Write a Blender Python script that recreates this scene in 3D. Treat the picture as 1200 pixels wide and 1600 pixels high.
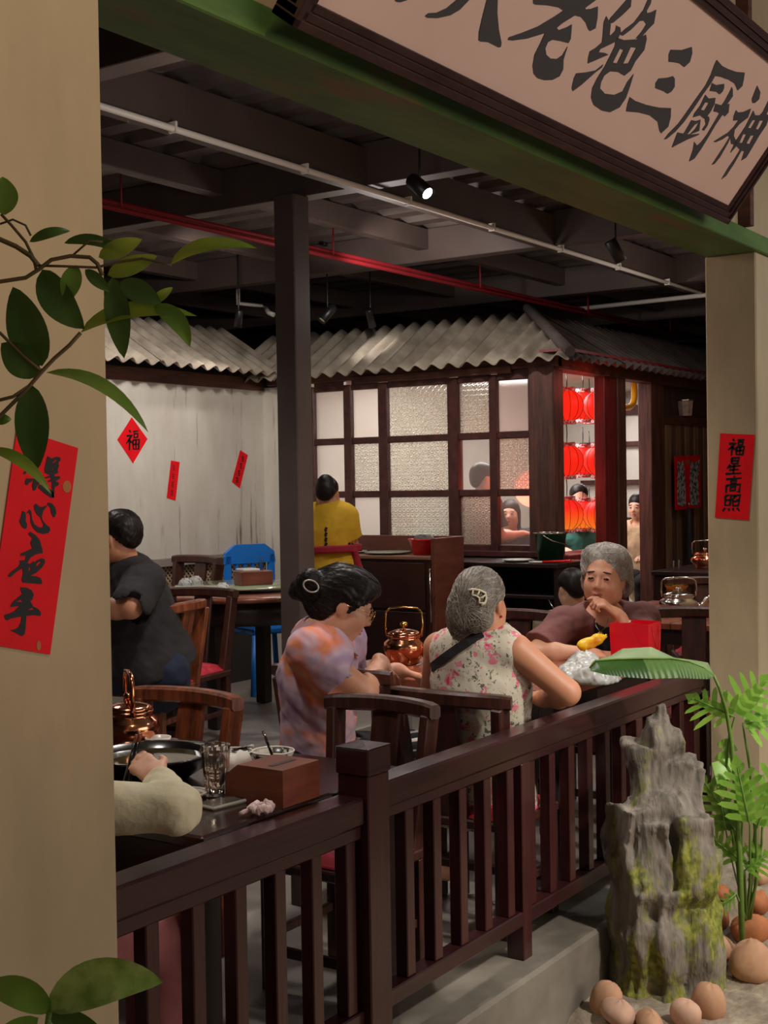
import bpy, bmesh, math, random
import numpy as np
from mathutils import Vector, Matrix, Euler
random.seed(7); np.random.seed(7)
for o in list(bpy.data.objects): bpy.data.objects.remove(o)
SC = bpy.context.scene
COL = SC.collection
PI = math.pi

# ------------------------------------------------------------------ camera
FPX = 2057.0; CAMH = 1.6
def _n(v): v = np.array(v, float); return v/np.linalg.norm(v)
_D = _n([.016, 1, .0209]); _X = np.array([1383., -65., 2057.]); _X = _n(_X-_D*np.dot(_X, _D)); _Z = -_D; _Y = np.cross(_Z, _X)
CM = np.stack([_X, _Y, _Z])                      # world axes written in camera axes (right, down, forward)
cam_d = bpy.data.cameras.new('camera'); cam = bpy.data.objects.new('camera', cam_d); COL.objects.link(cam)
cam_d.sensor_fit = 'VERTICAL'; cam_d.sensor_height = 36.0; cam_d.lens = 36.0*FPX/1600.0
cam_d.clip_start = .05; cam_d.clip_end = 100
_r, _d, _v = CM[:, 0], CM[:, 1], CM[:, 2]
cam.matrix_world = Matrix(((_r[0], -_d[0], -_v[0], 0), (_r[1], -_d[1], -_v[1], 0), (_r[2], -_d[2], -_v[2], CAMH), (0, 0, 0, 1)))
SC.camera = cam

# ------------------------------------------------------------------ world, exposure
SC.view_settings.view_transform = 'Standard'; SC.view_settings.look = 'None'
SC.view_settings.exposure = 0.0; SC.view_settings.gamma = 1.0; SC.view_settings.use_curve_mapping = False
w = bpy.data.worlds.new('night'); SC.world = w; w.use_nodes = True
w.node_tree.nodes['Background'].inputs[0].default_value = (.92, .86, .84, 1)
w.node_tree.nodes['Background'].inputs[1].default_value = .09

def lamp(kind, name, loc, energy, col=(1, .93, .84), target=None, size=.1, angle=120, blend=.6, sy=None):
    d = bpy.data.lights.new(name, kind); d.energy = energy; d.color = col
    if kind == 'AREA':
        d.size = size
        if sy: d.shape = 'RECTANGLE'; d.size_y = sy
    else: d.shadow_soft_size = size
    if kind == 'SPOT': d.spot_size = math.radians(angle); d.spot_blend = blend
    o = bpy.data.objects.new(name, d); COL.objects.link(o); o.location = loc
    t = Vector(target) if target else Vector((loc[0], loc[1], loc[2]-1))
    o.rotation_euler = (t-Vector(loc)).to_track_quat('-Z', 'Y').to_euler()
    return o
WARM = (1, .86, .70); NEUT = (1, .93, .86); COOL = (.90, .95, 1)
# street side: unseen area fill added for pillars and sign, lamps above the passage
lamp('AREA', 'front_fill', (4.2, -4.6, 1.9), 150, (1, .87, .77), (3.2, 1.8, 1.7), 5., sy=2.2)
lamp('SPOT', 'passage_light', (7.2, -1.6, 4.4), 260, (.80, .90, 1), (5.75, 1.75, 1.3), .2, 42, .8)
lamp('SPOT', 'passage_downlight', (1.30, .2, 4.0), 110, (1, .80, .56), (1.5, 1.8, 2.75), .15, 62, 1.)
lamp('SPOT', 'garden_light', (3.7, -.7, 3.2), 430, (1, .97, .88), (4.5, 1.75, .2), .10, 44, .7)
# room lamps under the ceiling
for i, (x, y, e, a) in enumerate(((2.5, 2.9, 70, 130), (4.5, 3.1, 105, 120), (6.5, 3.1, 80, 130), (4.5, 5.6, 70, 130), (7.2, 5.4, 40, 120), (8.2, 2.6, 70, 130))):
    lamp('SPOT', 'room_light', (x, y, 3.12), e, NEUT, None, .12, a, .7)
for x, y in ((3.9, 3.0), (6.6, 4.4), (9.2, 3.1)): lamp('POINT', 'ceiling_fill', (x, y, 2.72), 13, NEUT, size=.15)  # added point fills that brighten the ceiling beams, no pendants hang there
# added fill spots without fixtures, aimed at the hut roofs and the white wall
lamp('SPOT', 'wall_fill', (5.6, 5.3, 3.1), 120, NEUT, (6.9, 6.97, 1.7), .05, 75, .6)
lamp('SPOT', 'roof_fill', (6.7, 4.5, 3.05), 75, NEUT, (8.7, 5.2, 2.6), .05, 85, .6)
lamp('SPOT', 'roof_fill', (6.5, 5.5, 3.05), 36, NEUT, (7.3, 7.0, 2.7), .05, 85, .6)

# ------------------------------------------------------------------ helpers
def ray(x, y):
    c = np.array([(x-600)/FPX, (y-800)/FPX, 1.]); return CM@c
def atX(x, y, X): r = ray(x, y); return Vector(np.array([0, 0, CAMH])+r*(X/r[0]))
def atY(x, y, Y): r = ray(x, y); return Vector(np.array([0, 0, CAMH])+r*(Y/r[1]))
def atZ(x, y, Z): r = ray(x, y); return Vector(np.array([0, 0, CAMH])+r*((Z-CAMH)/r[2]))
def atD(x, y, d): return Vector(np.array([0, 0, CAMH])+ray(x, y)*d)
RV = Vector((_r[0], _r[1], 0)).normalized(); FV = Vector((_v[0], _v[1], 0)).normalized(); UP = Vector((0, 0, 1))

def lin(c):
    out = []
    for v in c[:3]:
        v = v/255.; out.append(v/12.92 if v <= .04045 else ((v+.055)/1.055)**2.4)
    return tuple(out)+(1.,)
_M = {}
def mat(name, col, col2=None, rough=.6, scale=6., stretch=(1, 1, 1), bump=0., bscale=None, metal=0., spec=.5, detail=4., sss=0., coat=0., coords='Object', lo=.35, hi=.65, emit=None, estr=0., alpha=1.):
    if name in _M: return _M[name]
    m = bpy.data.materials.new(name); m.use_nodes = True; nt = m.node_tree; N = nt.nodes; L = nt.links
    b = N['Principled BSDF']; b.inputs['Roughness'].default_value = rough; b.inputs['Metallic'].default_value = metal
    b.inputs['Specular IOR Level'].default_value = spec
    b.inputs['Base Color'].default_value = lin(col)
    if sss: b.inputs['Subsurface Weight'].default_value = sss; b.inputs['Subsurface Radius'].default_value = (.012, .005, .003); b.inputs['Subsurface Scale'].default_value = 1.
    if coat: b.inputs['Coat Weight'].default_value = coat; b.inputs['Coat Roughness'].default_value = .15
    if emit: b.inputs['Emission Color'].default_value = lin(emit); b.inputs['Emission Strength'].default_value = estr
    if col2 or bump:
        tc = N.new('ShaderNodeTexCoord'); mp = N.new('ShaderNodeMapping'); mp.inputs['Scale'].default_value = stretch
        L.new(tc.outputs[coords], mp.inputs['Vector'])
        nz = N.new('ShaderNodeTexNoise'); nz.inputs['Scale'].default_value = scale; nz.inputs['Detail'].default_value = detail; nz.inputs['Roughness'].default_value = .6
        L.new(mp.outputs[0], nz.inputs['Vector'])
        if col2:
            cr = N.new('ShaderNodeValToRGB'); cr.color_ramp.elements[0].position = lo; cr.color_ramp.elements[1].position = hi
            cr.color_ramp.elements[0].color = lin(col); cr.color_ramp.elements[1].color = lin(col2)
            L.new(nz.outputs[0], cr.inputs[0]); L.new(cr.outputs[0], b.inputs['Base Color'])
        if bump:
            bn = N.new('ShaderNodeBump'); bn.inputs['Strength'].default_value = bump; bn.inputs['Distance'].default_value = .01
            src = nz
            if bscale:
                src = N.new('ShaderNodeTexNoise'); src.inputs['Scale'].default_value = bscale; src.inputs['Detail'].default_value = 3.; L.new(mp.outputs[0], src.inputs['Vector'])
            L.new(src.outputs[0], bn.inputs['Height']); L.new(bn.outputs[0], b.inputs['Normal'])
    _M[name] = m; return m
def nodes(m): return m.node_tree.nodes, m.node_tree.links, m.node_tree.nodes['Principled BSDF']

class MB:
    """collects boxes, tubes, lathes ... and links them as one mesh object"""
    def __init__(s): s.v = []; s.f = []; s.smooth = []; s.mi = []
    def add(s, vs, fs, smooth=False, mi=0):
        n = len(s.v); s.v += [tuple(p) for p in vs]; s.f += [tuple(i+n for i in f) for f in fs]; s.smooth += [smooth]*len(fs); s.mi += [mi]*len(fs); return s
    def box(s, lo, hi, bev=0., M=None, mi=0):
        x0, y0, z0 = lo; x1, y1, z1 = hi
        if bev <= 0:
            vs = [(x0, y0, z0), (x1, y0, z0), (x1, y1, z0), (x0, y1, z0), (x0, y0, z1), (x1, y0, z1), (x1, y1, z1), (x0, y1, z1)]
            fs = [(0, 3, 2, 1), (4, 5, 6, 7), (0, 1, 5, 4), (1, 2, 6, 5), (2, 3, 7, 6), (3, 0, 4, 7)]
        else:
            b = min(bev, (x1-x0)/2.01, (y1-y0)/2.01, (z1-z0)/2.01); vs = []; fs = []; idx = {}
            for i in (0, 1):
                for j in (0, 1):
                    for k in (0, 1):
                        X = (x0, x1)[i]; Y = (y0, y1)[j]; Z = (z0, z1)[k]; sx = (1, -1)[i]*b; sy = (1, -1)[j]*b; sz = (1, -1)[k]*b
                        idx[i, j, k] = len(vs); vs += [(X, Y+sy, Z+sz), (X+sx, Y, Z+sz), (X+sx, Y+sy, Z)]
            I = lambda i, j, k, a: idx[i, j, k]+a
            for i in (0, 1):
                q = [I(i, 0, 0, 0), I(i, 1, 0, 0), I(i, 1, 1, 0), I(i, 0, 1, 0)]; fs.append(q if i else q[::-1])
                q = [I(0, i, 0, 1), I(1, i, 0, 1), I(1, i, 1, 1), I(0, i, 1, 1)]; fs.append(q[::-1] if i else q)
                q = [I(0, 0, i, 2), I(1, 0, i, 2), I(1, 1, i, 2), I(0, 1, i, 2)]; fs.append(q if i else q[::-1])
            for i in (0, 1):
                for j in (0, 1):
                    q = [I(i, j, 0, 0), I(i, j, 1, 0), I(i, j, 1, 1), I(i, j, 0, 1)]; fs.append(q if (i+j) % 2 else q[::-1])
                    q = [I(i, 0, j, 0), I(i, 1, j, 0), I(i, 1, j, 2), I(i, 0, j, 2)]; fs.append(q[::-1] if (i+j) % 2 else q)
                    q = [I(0, i, j, 1), I(1, i, j, 1), I(1, i, j, 2), I(0, i, j, 2)]; fs.append(q if (i+j) % 2 else q[::-1])
            for (i, j, k), n in idx.items():
                t = (n, n+1, n+2); fs.append(t if (i+j+k) % 2 else t[::-1])
        if M is not None: vs = [M@Vector(p) for p in vs]
        return s.add(vs, fs, False, mi)
    def boxc(s, c, size, bev=0., M=None, mi=0):
        c = Vector(c); h = Vector(size)/2; return s.box(c-h, c+h, bev, M, mi)
    def beam(s, a, b, w, h, bev=0., up=UP, mi=0):
        a = Vector(a); b = Vector(b); d = b-a; l = d.length; d.normalize(); side = d.cross(Vector(up))
        if side.length < 1e-4: side = d.cross(Vector((1, 0, 0)))
        side.normalize(); u = side.cross(d)
        M = Matrix((( d.x, side.x, u.x, a.x), (d.y, side.y, u.y, a.y), (d.z, side.z, u.z, a.z), (0, 0, 0, 1)))
        # side = d x up gives a left-handed set with (d, side, u); flip side
        M = Matrix(((d.x, -side.x, u.x, a.x), (d.y, -side.y, u.y, a.y), (d.z, -side.z, u.z, a.z), (0, 0, 0, 1)))
        return s.box((0, -w/2, -h/2), (l, w/2, h/2), bev, M, mi)
    def tube(s, pts, r, seg=10, cap=True, mi=0, closed=False):
        pts = [Vector(p) for p in pts]; n = len(pts); rs = r if isinstance(r, (list, tuple)) else [r]*n
        vs = []; fs = []; nrm = None
        for i, p in enumerate(pts):
            if closed: t = pts[(i+1) % n]-pts[i-1]
            else: t = (pts[min(i+1, n-1)]-pts[max(i-1, 0)])
            t.normalize()
            if nrm is None:
                nrm = t.orthogonal().normalized()
            else:
                nrm = (nrm-t*nrm.dot(t)).normalized()
            bn = t.cross(nrm)
            for k in range(seg):
                a = 2*PI*k/seg; vs.append(p+(nrm*math.cos(a)+bn*math.sin(a))*rs[i])
        m = n if closed else n-1
        for i in range(m):
            for k in range(seg):
                a = i*seg+k; b = i*seg+(k+1) % seg; c = ((i+1) % n)*seg+(k+1) % seg; d = ((i+1) % n)*seg+k; fs.append((a, b, c, d))
        s.add(vs, fs, True, mi)
        if cap and not closed:
            s.f.append(tuple(len(s.v)-len(vs)+k for k in range(seg))[::-1]); s.smooth.append(False); s.mi.append(mi)
            s.f.append(tuple(len(s.v)-seg+k for k in range(seg))); s.smooth.append(False); s.mi.append(mi)
        return s
    def lathe(s, prof, seg=24, M=None, smooth=True, mi=0, arc=2*PI):
        vs = []; fs = []; n = len(prof); full = abs(arc-2*PI) < 1e-6
        ns = seg if full else seg+1
        for k in range(ns):
            a = arc*k/seg
            for r, z in prof: vs.append(Vector((r*math.cos(a), r*math.sin(a), z)))
        for k in range(seg):
            k2 = (k+1) % ns
            for i in range(n-1): fs.append((k*n+i, k2*n+i, k2*n+i+1, k*n+i+1))
        if M is not None: vs = [M@v for v in vs]
        return s.add(vs, fs, smooth, mi)
    def prism(s, poly, h, M=None, mi=0, smooth=False):
        """closed 2-D outline (counter-clockwise) raised by h along z"""
        n = len(poly); vs = [Vector((x, y, 0)) for x, y in poly]+[Vector((x, y, h)) for x, y in poly]
        fs = [tuple(range(n))[::-1], tuple(range(n, 2*n))]+[(i, (i+1) % n, n+(i+1) % n, n+i) for i in range(n)]
        if M is not None: vs = [M@v for v in vs]
        return s.add(vs, fs, smooth, mi)
    def build(s, name, m, parent=None, loc=None, rot=None):
        me = bpy.data.meshes.new(name); me.from_pydata([tuple(v) for v in s.v], [], s.f)
        ms = m if isinstance(m, (list, tuple)) else [m]
        for q in ms: me.materials.append(q)
        me.polygons.foreach_set('use_smooth', s.smooth); me.polygons.foreach_set('material_index', s.mi)
        me.update()
        o = bpy.data.objects.new(name, me); COL.objects.link(o)
        if parent: o.parent = parent
        if loc is not None: o.location = loc
        if rot is not None: o.rotation_euler = rot
        return o
def frame(o, x, y, z=None):
    """4x4 with origin o and axes x, y (z = x cross y)"""
    x = Vector(x).normalized(); y = Vector(y); y = (y-x*y.dot(x)).normalized(); z = x.cross(y); o = Vector(o)
    return Matrix(((x.x, y.x, z.x, o.x), (x.y, y.y, z.y, o.y), (x.z, y.z, z.z, o.z), (0, 0, 0, 1)))
def TR(loc, rz=0, sc=1): return Matrix.Translation(Vector(loc))@Matrix.Rotation(rz, 4, 'Z')@Matrix.Scale(sc, 4)
def tag(o, label=None, cat=None, group=None, kind=None):
    if label: o['label'] = label
    if cat: o['category'] = cat
    if group: o['group'] = group
    if kind: o['kind'] = kind
    return o
def thing(name, label, cat, loc=(0, 0, 0), rz=0, group=None):
    o = bpy.data.objects.new(name, None); COL.objects.link(o); o.location = loc; o.rotation_euler = (0, 0, rz); o.empty_display_size = .1
    return tag(o, label, cat, group)
def struct(o): o['kind'] = 'structure'; return o
def root(name, loc=(0, 0, 0), kind='structure'):
    o = bpy.data.objects.new(name, None); COL.objects.link(o); o.location = loc; o['kind'] = kind; return o
def copy_tree(o, parent=None):
    kids = list(o.children); c = o.copy(); COL.objects.link(c); c.parent = parent
    for k in kids: copy_tree(k, c)
    return c
def inst(me, name, parent, loc=(0, 0, 0), rot=None, sc=None):
    o = bpy.data.objects.new(name, me); COL.objects.link(o); o.parent = parent; o.location = loc
    if rot is not None: o.rotation_euler = rot
    if sc is not None: o.scale = sc
    return o

# ------------------------------------------------------------------ signed-distance modelling (bodies, hair, rocks)
class SDF:
    def __init__(s, lo, hi, vox):
        s.lo = np.array(lo, float); s.vox = vox; s.n = (np.ceil((np.array(hi, float)-s.lo)/vox).astype(int)+1)
        s.g = np.full(tuple(s.n), 9., np.float32); s.warp = None
    def _sub(s, lo, hi):
        a = np.clip(np.floor((np.array(lo)-s.lo)/s.vox).astype(int), 0, s.n-1); b = np.clip(np.ceil((np.array(hi)-s.lo)/s.vox).astype(int)+1, 1, s.n)
        if (b <= a).any(): return None, None
        ax = [s.lo[i]+s.vox*np.arange(a[i], b[i]) for i in range(3)]
        P = np.stack(np.meshgrid(*ax, indexing='ij'), -1).astype(np.float32)
        if s.warp is not None: P = P+s.warp[a[0]:b[0], a[1]:b[1], a[2]:b[2]]
        return tuple(slice(a[i], b[i]) for i in range(3)), P
    def _comb(s, sl, d, k, op):
        g = s.g[sl]
        if op == 'u':
            if k > 0:
                h = np.clip(.5+.5*(g-d)/k, 0, 1); r = g*(1-h)+d*h-k*h*(1-h)
            else: r = np.minimum(g, d)
        else:
            if k > 0:
                h = np.clip(.5-.5*(g+d)/k, 0, 1); r = g*(1-h)-d*h+k*h*(1-h)
            else: r = np.maximum(g, -d)
        s.g[sl] = r
    def cone(s, a, b, ra, rb, k=.02, op='u', flat=None):
        a = np.array(a, float); b = np.array(b, float); m = max(ra, rb)+k+3*s.vox
        sl, P = s._sub(np.minimum(a, b)-m, np.maximum(a, b)+m)
        if sl is None: return s
        ba = b-a; l2 = max(ba@ba, 1e-9); q = P-a; h = np.clip((q@ba)/l2, 0, 1)[..., None]
        dv = q-h*ba
        if flat is not None:                        # squash the section along a direction
            f = np.array(flat[0], float); f /= np.linalg.norm(f); c = (dv@f)[..., None]; dv = dv+f*c*(1/flat[1]-1)
        d = np.sqrt((dv**2).sum(-1))-(ra+(rb-ra)*h[..., 0])
        if flat is not None: d = d*min(1, flat[1])
        s._comb(sl, d, k, op); return s
    def chain(s, pts, rs, k=.02, **kw):
        for i in range(len(pts)-1): s.cone(pts[i], pts[i+1], rs[i], rs[i+1], k if i == 0 else k, **kw)
        return s
    def ell(s, c, r, R=None, k=.02, op='u'):
        c = np.array(c, float); r = np.array(r, float); m = max(r)+k+3*s.vox if R is not None else r+k+3*s.vox
        sl, P = s._sub(c-m, c+m)
        if sl is None: return s
        q = P-c
        if R is not None: q = q@np.array(R, float)   # columns of R = local axes
        k0 = np.sqrt(((q/r)**2).sum(-1)); k1 = np.sqrt(((q/(r*r))**2).sum(-1))+1e-9
        s._comb(sl, k0*(k0-1)/k1, k, op); return s
    def box(s, c, h, R=None, rnd=.01, k=.01, op='u'):
        c = np.array(c, float); h = np.array(h, float); m = np.linalg.norm(h)+rnd+k+3*s.vox
        sl, P = s._sub(c-m, c+m)
        if sl is None: return s
        q = P-c
        if R is not None: q = q@np.array(R, float)
        q = np.abs(q)-(h-rnd); d = np.sqrt((np.maximum(q, 0)**2).sum(-1))+np.minimum(q.max(-1), 0)-rnd
        s._comb(sl, d, k, op); return s
    def plane_cut(s, p, nrm, k=0.):
        """remove the half space on the side of nrm"""
        sl, P = s._sub(s.lo, s.lo+s.vox*s.n); nrm = np.array(nrm, float); nrm /= np.linalg.norm(nrm)
        d = -((P-np.array(p, float))@nrm); s._comb(sl, d, k, 's'); return s
    def displace(s, fn):
        m = np.argwhere(np.abs(s.g) < .03+2*s.vox)              # only the shell around the surface
        P = s.lo+s.vox*m; s.g[m[:, 0], m[:, 1], m[:, 2]] += fn(P).astype(np.float32); return s
    def mesh(s):
        g = s.g.copy()
        for ax in range(3):
            sl = [slice(None)]*3; sl[ax] = 0; g[tuple(sl)] = np.maximum(g[tuple(sl)], 1e-4); sl[ax] = -1; g[tuple(sl)] = np.maximum(g[tuple(sl)], 1e-4)
        ins = g < 0; nx, ny, nz = g.shape
        cs = np.zeros((nx-1, ny-1, nz-1), np.int8)
        for i in (0, 1):
            for j in (0, 1):
                for k in (0, 1): cs += ins[i:nx-1+i, j:ny-1+j, k:nz-1+k]
        act = (cs > 0) & (cs < 8); ids = np.full(act.shape, -1, np.int64); cells = np.argwhere(act); ids[act] = np.arange(len(cells))
        acc = np.zeros((len(cells), 3)); cnt = np.zeros(len(cells)); cr = [(0, 0, 0), (1, 0, 0), (0, 1, 0), (1, 1, 0), (0, 0, 1), (1, 0, 1), (0, 1, 1), (1, 1, 1)]
        for a in range(8):
            for ax in range(3):
                o = cr[a]
                if o[ax]: continue
                p = list(o); p[ax] = 1
                va = g[cells[:, 0]+o[0], cells[:, 1]+o[1], cells[:, 2]+o[2]]; vb = g[cells[:, 0]+p[0], cells[:, 1]+p[1], cells[:, 2]+p[2]]
                m = (va < 0) != (vb < 0); t = va[m]/(va[m]-vb[m]); q = np.array([o]*m.sum(), float).reshape(-1, 3); q[:, ax] += t
                acc[m] += q; cnt[m] += 1
        V = s.lo+s.vox*(cells+acc/cnt[:, None]); F = []
        for ax in range(3):
            u, v_ = (ax+1) % 3, (ax+2) % 3
            sa = [slice(1, -1)]*3; sa[ax] = slice(0, -1); sb = [slice(1, -1)]*3; sb[ax] = slice(1, None)
            A = ins[tuple(sa)]; B = ins[tuple(sb)]; e = np.argwhere(A != B)
            if len(e) == 0: continue
            flip = A[e[:, 0], e[:, 1], e[:, 2]]
            e = e.copy(); e[:, u] += 1; e[:, v_] += 1
            def idx(du, dv):
                c = e.copy(); c[:, u] -= du; c[:, v_] -= dv; return ids[c[:, 0], c[:, 1], c[:, 2]]
            q = np.stack([idx(1, 1), idx(0, 1), idx(0, 0), idx(1, 0)], 1)
            q[~flip] = q[~flip][:, ::-1]; F.append(q)
        F = np.concatenate(F); return V, F
    def build(s, name, m, parent=None, loc=None, smooth_it=1):
        V, F = s.mesh(); me = bpy.data.meshes.new(name)
        me.vertices.add(len(V)); me.vertices.foreach_set('co', V.astype(np.float32).ravel())
        me.loops.add(F.size); me.loops.foreach_set('vertex_index', F.astype(np.int32).ravel())
        me.polygons.add(len(F)); me.polygons.foreach_set('loop_start', np.arange(0, F.size, 4, dtype=np.int32))
        me.polygons.foreach_set('use_smooth', np.ones(len(F), bool))
        for q in (m if isinstance(m, (list, tuple)) else [m]): me.materials.append(q)
        me.update(calc_edges=True); me.validate()
        o = bpy.data.objects.new(name, me); COL.objects.link(o)
        if parent: o.parent = parent
        if loc is not None: o.location = loc
        return o
def fbm(P, f, seed=0, octs=3):
    """cheap smooth pseudo-noise from summed sines, range about -1..1"""
    rs = np.random.RandomState(seed); out = np.zeros(P.shape[:-1]); a = 1.; t = 0
    for o in range(octs):
        v = np.zeros(P.shape[:-1])
        for k in range(4):
            d = rs.normal(size=3); d /= np.linalg.norm(d); v += np.sin(P@(d*f*2*PI)+rs.uniform(0, 6.28)+1.3*np.sin(P@(rs.normal(size=3)*f*3)+rs.uniform(0, 6.28)))
        out += a*v/2.2; t += a; a *= .5; f *= 2.03
    return out/t
# ------------------------------------------------------------------ materials of the setting
M_plaster = mat('tan plaster', (152, 134, 106), (186, 164, 130), .85, 2.2, (1, 1, .45), bump=.25, bscale=14., lo=.3, hi=.7, detail=7.)
M_green = mat('green painted timber', (62, 92, 40), (88, 116, 52), .5, 2.2, (1, 4, 4), bump=.2, bscale=9.)
N, L, b = nodes(M_green)
tc = N.new('ShaderNodeTexCoord'); nz = N.new('ShaderNodeTexNoise'); nz.inputs['Scale'].default_value = 1.7; nz.inputs['Detail'].default_value = 6.
mp = N.new('ShaderNodeMapping'); mp.inputs['Scale'].default_value = (1, 5, 5); L.new(tc.outputs['Object'], mp.inputs[0]); L.new(mp.outputs[0], nz.inputs['Vector'])
cr = N.new('ShaderNodeValToRGB'); cr.color_ramp.elements[0].position = .60; cr.color_ramp.elements[1].position = .72; L.new(nz.outputs[0], cr.inputs[0])
mx = N.new('ShaderNodeMix'); mx.data_type = 'RGBA'; old = b.inputs['Base Color'].links[0].from_socket
L.new(cr.outputs[0], mx.inputs['Factor']); L.new(old, mx.inputs['A']); mx.inputs['B'].default_value = lin((120, 78, 48)); L.new(mx.outputs['Result'], b.inputs['Base Color'])
M_steel = mat('dark painted steel', (76, 62, 58), (86, 71, 66), .55, 3.)
M_deck = mat('galvanised roof deck', (108, 96, 92), (86, 74, 70), .45, 2., metal=.2)
M_conc = mat('grey concrete', (98, 90, 80), (132, 122, 108), .75, 2.5, bump=.2, bscale=20.)
M_floor = mat('polished concrete floor', (120, 112, 106), (146, 138, 130), .35, 1.6, bump=.04, bscale=12.)
M_rail = mat('red brown lacquered wood', (44, 19, 21), (58, 26, 27), .3, 5., (.6, 6, 6), bump=.08, bscale=12., coat=.3)
M_bal = mat('red brown lacquered wood upright', (52, 20, 21), (68, 28, 27), .32, 5., (6, 6, .5), bump=.08, bscale=12., coat=.3)
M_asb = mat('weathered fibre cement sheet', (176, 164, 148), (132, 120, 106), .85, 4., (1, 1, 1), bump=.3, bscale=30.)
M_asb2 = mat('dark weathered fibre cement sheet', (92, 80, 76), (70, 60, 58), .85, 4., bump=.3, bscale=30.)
M_hutw = mat('old brown timber', (104, 62, 46), (70, 38, 30), .6, 4., (1, 1, 8), bump=.25, bscale=14.)
M_hutv = mat('old brown timber upright', (98, 56, 44), (62, 34, 28), .6, 4., (8, 8, .8), bump=.25, bscale=14.)
M_frame = mat('dark red brown window timber', (84, 44, 40), (60, 30, 28), .42, 4., (3, 3, 3), bump=.08)
M_gray = mat('grey board', (150, 140, 128), (130, 120, 110), .7, 4.)
M_ground = mat('pale sandy ground', (176, 160, 138), (128, 112, 96), .95, 9., bump=.8, bscale=40.)
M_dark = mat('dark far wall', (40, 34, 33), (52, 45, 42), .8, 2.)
M_white = mat('white painted hut wall', (214, 208, 198), (200, 194, 184), .8, 2.)

# weathered white boards with dark vertical streaks
M_weath = mat('weathered white boards', (204, 198, 188), (190, 182, 170), .8, 2.5, (2, 2, .7), bump=.15, bscale=6.)
N, L, b = nodes(M_weath)
tc = N.new('ShaderNodeTexCoord'); mp = N.new('ShaderNodeMapping'); mp.inputs['Scale'].default_value = (17, 17, 1.5); L.new(tc.outputs['Object'], mp.inputs[0])
nz = N.new('ShaderNodeTexNoise'); nz.inputs['Scale'].default_value = 1.; nz.inputs['Detail'].default_value = 5.; L.new(mp.outputs[0], nz.inputs['Vector'])
cr = N.new('ShaderNodeValToRGB'); cr.color_ramp.elements[0].position = .62; cr.color_ramp.elements[1].position = .74; L.new(nz.outputs[0], cr.inputs[0])
mx = N.new('ShaderNodeMix'); mx.data_type = 'RGBA'; old = b.inputs['Base Color'].links[0].from_socket
L.new(cr.outputs[0], mx.inputs['Factor']); L.new(old, mx.inputs['A']); mx.inputs['B'].default_value = lin((118, 100, 88)); L.new(mx.outputs['Result'], b.inputs['Base Color'])

# ------------------------------------------------------------------ ground, floor, kerb
fl = MB().box((.5, 2.27, -.12), (16, 10, 0)).build('floor', M_floor); struct(fl)
pf = MB().box((2.2, 4.35, 0), (6.75, 6.97, .2), .008).build('floor_platform', M_floor); struct(pf)
gr = MB().box((-6, -8, -.4), (16, 2.3, -.32)).build('ground', M_ground); struct(gr)
kb = MB().box((.8, 1.99, -.6), (5.56, 2.27, 0.0), .012).build('kerb', M_conc); struct(kb)

# ------------------------------------------------------------------ pillars, green lintel, plaster above
pl = MB().box((1.10, 1.775, -.4), (1.735, 2.0, 3.9), .006).build('pillar', M_plaster); struct(pl)
pr = MB().box((5.46, 1.78, -.4), (6.2, 2.0, 2.55), .006).build('pillar', M_plaster); struct(pr)
gb = MB().box((1.735, 1.765, 2.55), (6.2, 2.0, 2.622), .004).build('beam', M_green); struct(gb)
up = MB().box((1.735, 1.80, 2.622), (6.2, 1.98, 4.2)).build('wall_above_beam', M_plaster); struct(up)

struct(MB().box((6.2, 1.82, -.4), (16, 2.0, 4.2)).build('wall_front', M_plaster)); struct(MB().box((-6, 1.80, -.4), (1.10, 2.0, 4.2)).build('wall_front', M_plaster))
# ------------------------------------------------------------------ ceiling: corrugated deck and steel grid
ceil = root('ceiling')
vs = []; x = .6; prof = []
while x < 16:
    prof += [(x, 3.43), (x+.12, 3.43), (x+.15, 3.485), (x+.27, 3.485)]; x += .30
for X, Z in prof: vs += [(X, 2.0, Z), (X, 10, Z)]
MB().add(vs, [(2*i, 2*i+1, 2*i+3, 2*i+2) for i in range(len(prof)-1)]).build('deck', M_deck, ceil)
for X in (3.6, 5.83, 8.06, 10.27, 12.5, 14.7):
    MB().box((X, 1.99, 3.2), (X+.12, 10, 3.43), .004).build('cross_beam', M_steel, ceil)
MB().box((.8, 4.0, 3.19), (16, 4.12, 3.40), .004).build('main_beam', M_steel, ceil)
for Y in (5.0, 6.1, 7.2, 8.3):
    for X0, X1 in ((.8, 3.6), (3.72, 5.83), (5.95, 8.06), (8.18, 10.27), (10.39, 12.5), (12.62, 14.7)):
        MB().box((X0, Y, 3.28), (X1, Y+.09, 3.425), .004).build('purlin', M_steel, ceil)
co = MB().box((5.72, 4.41, 0.0), (5.86, 4.55, 3.2), .006).build('column', M_steel); struct(co)
# far closing walls behind the hut roofs
struct(MB().box((1.0, 9.9, 0), (16, 10, 3.6)).build('wall_back', M_dark)); struct(MB().box((15.9, 2, 0), (16, 10, 3.6)).build('wall_right', M_dark))
struct(MB().box((.8, 2.0, 0), (.9, 10, 3.6)).build('wall_left', M_dark))

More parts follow.
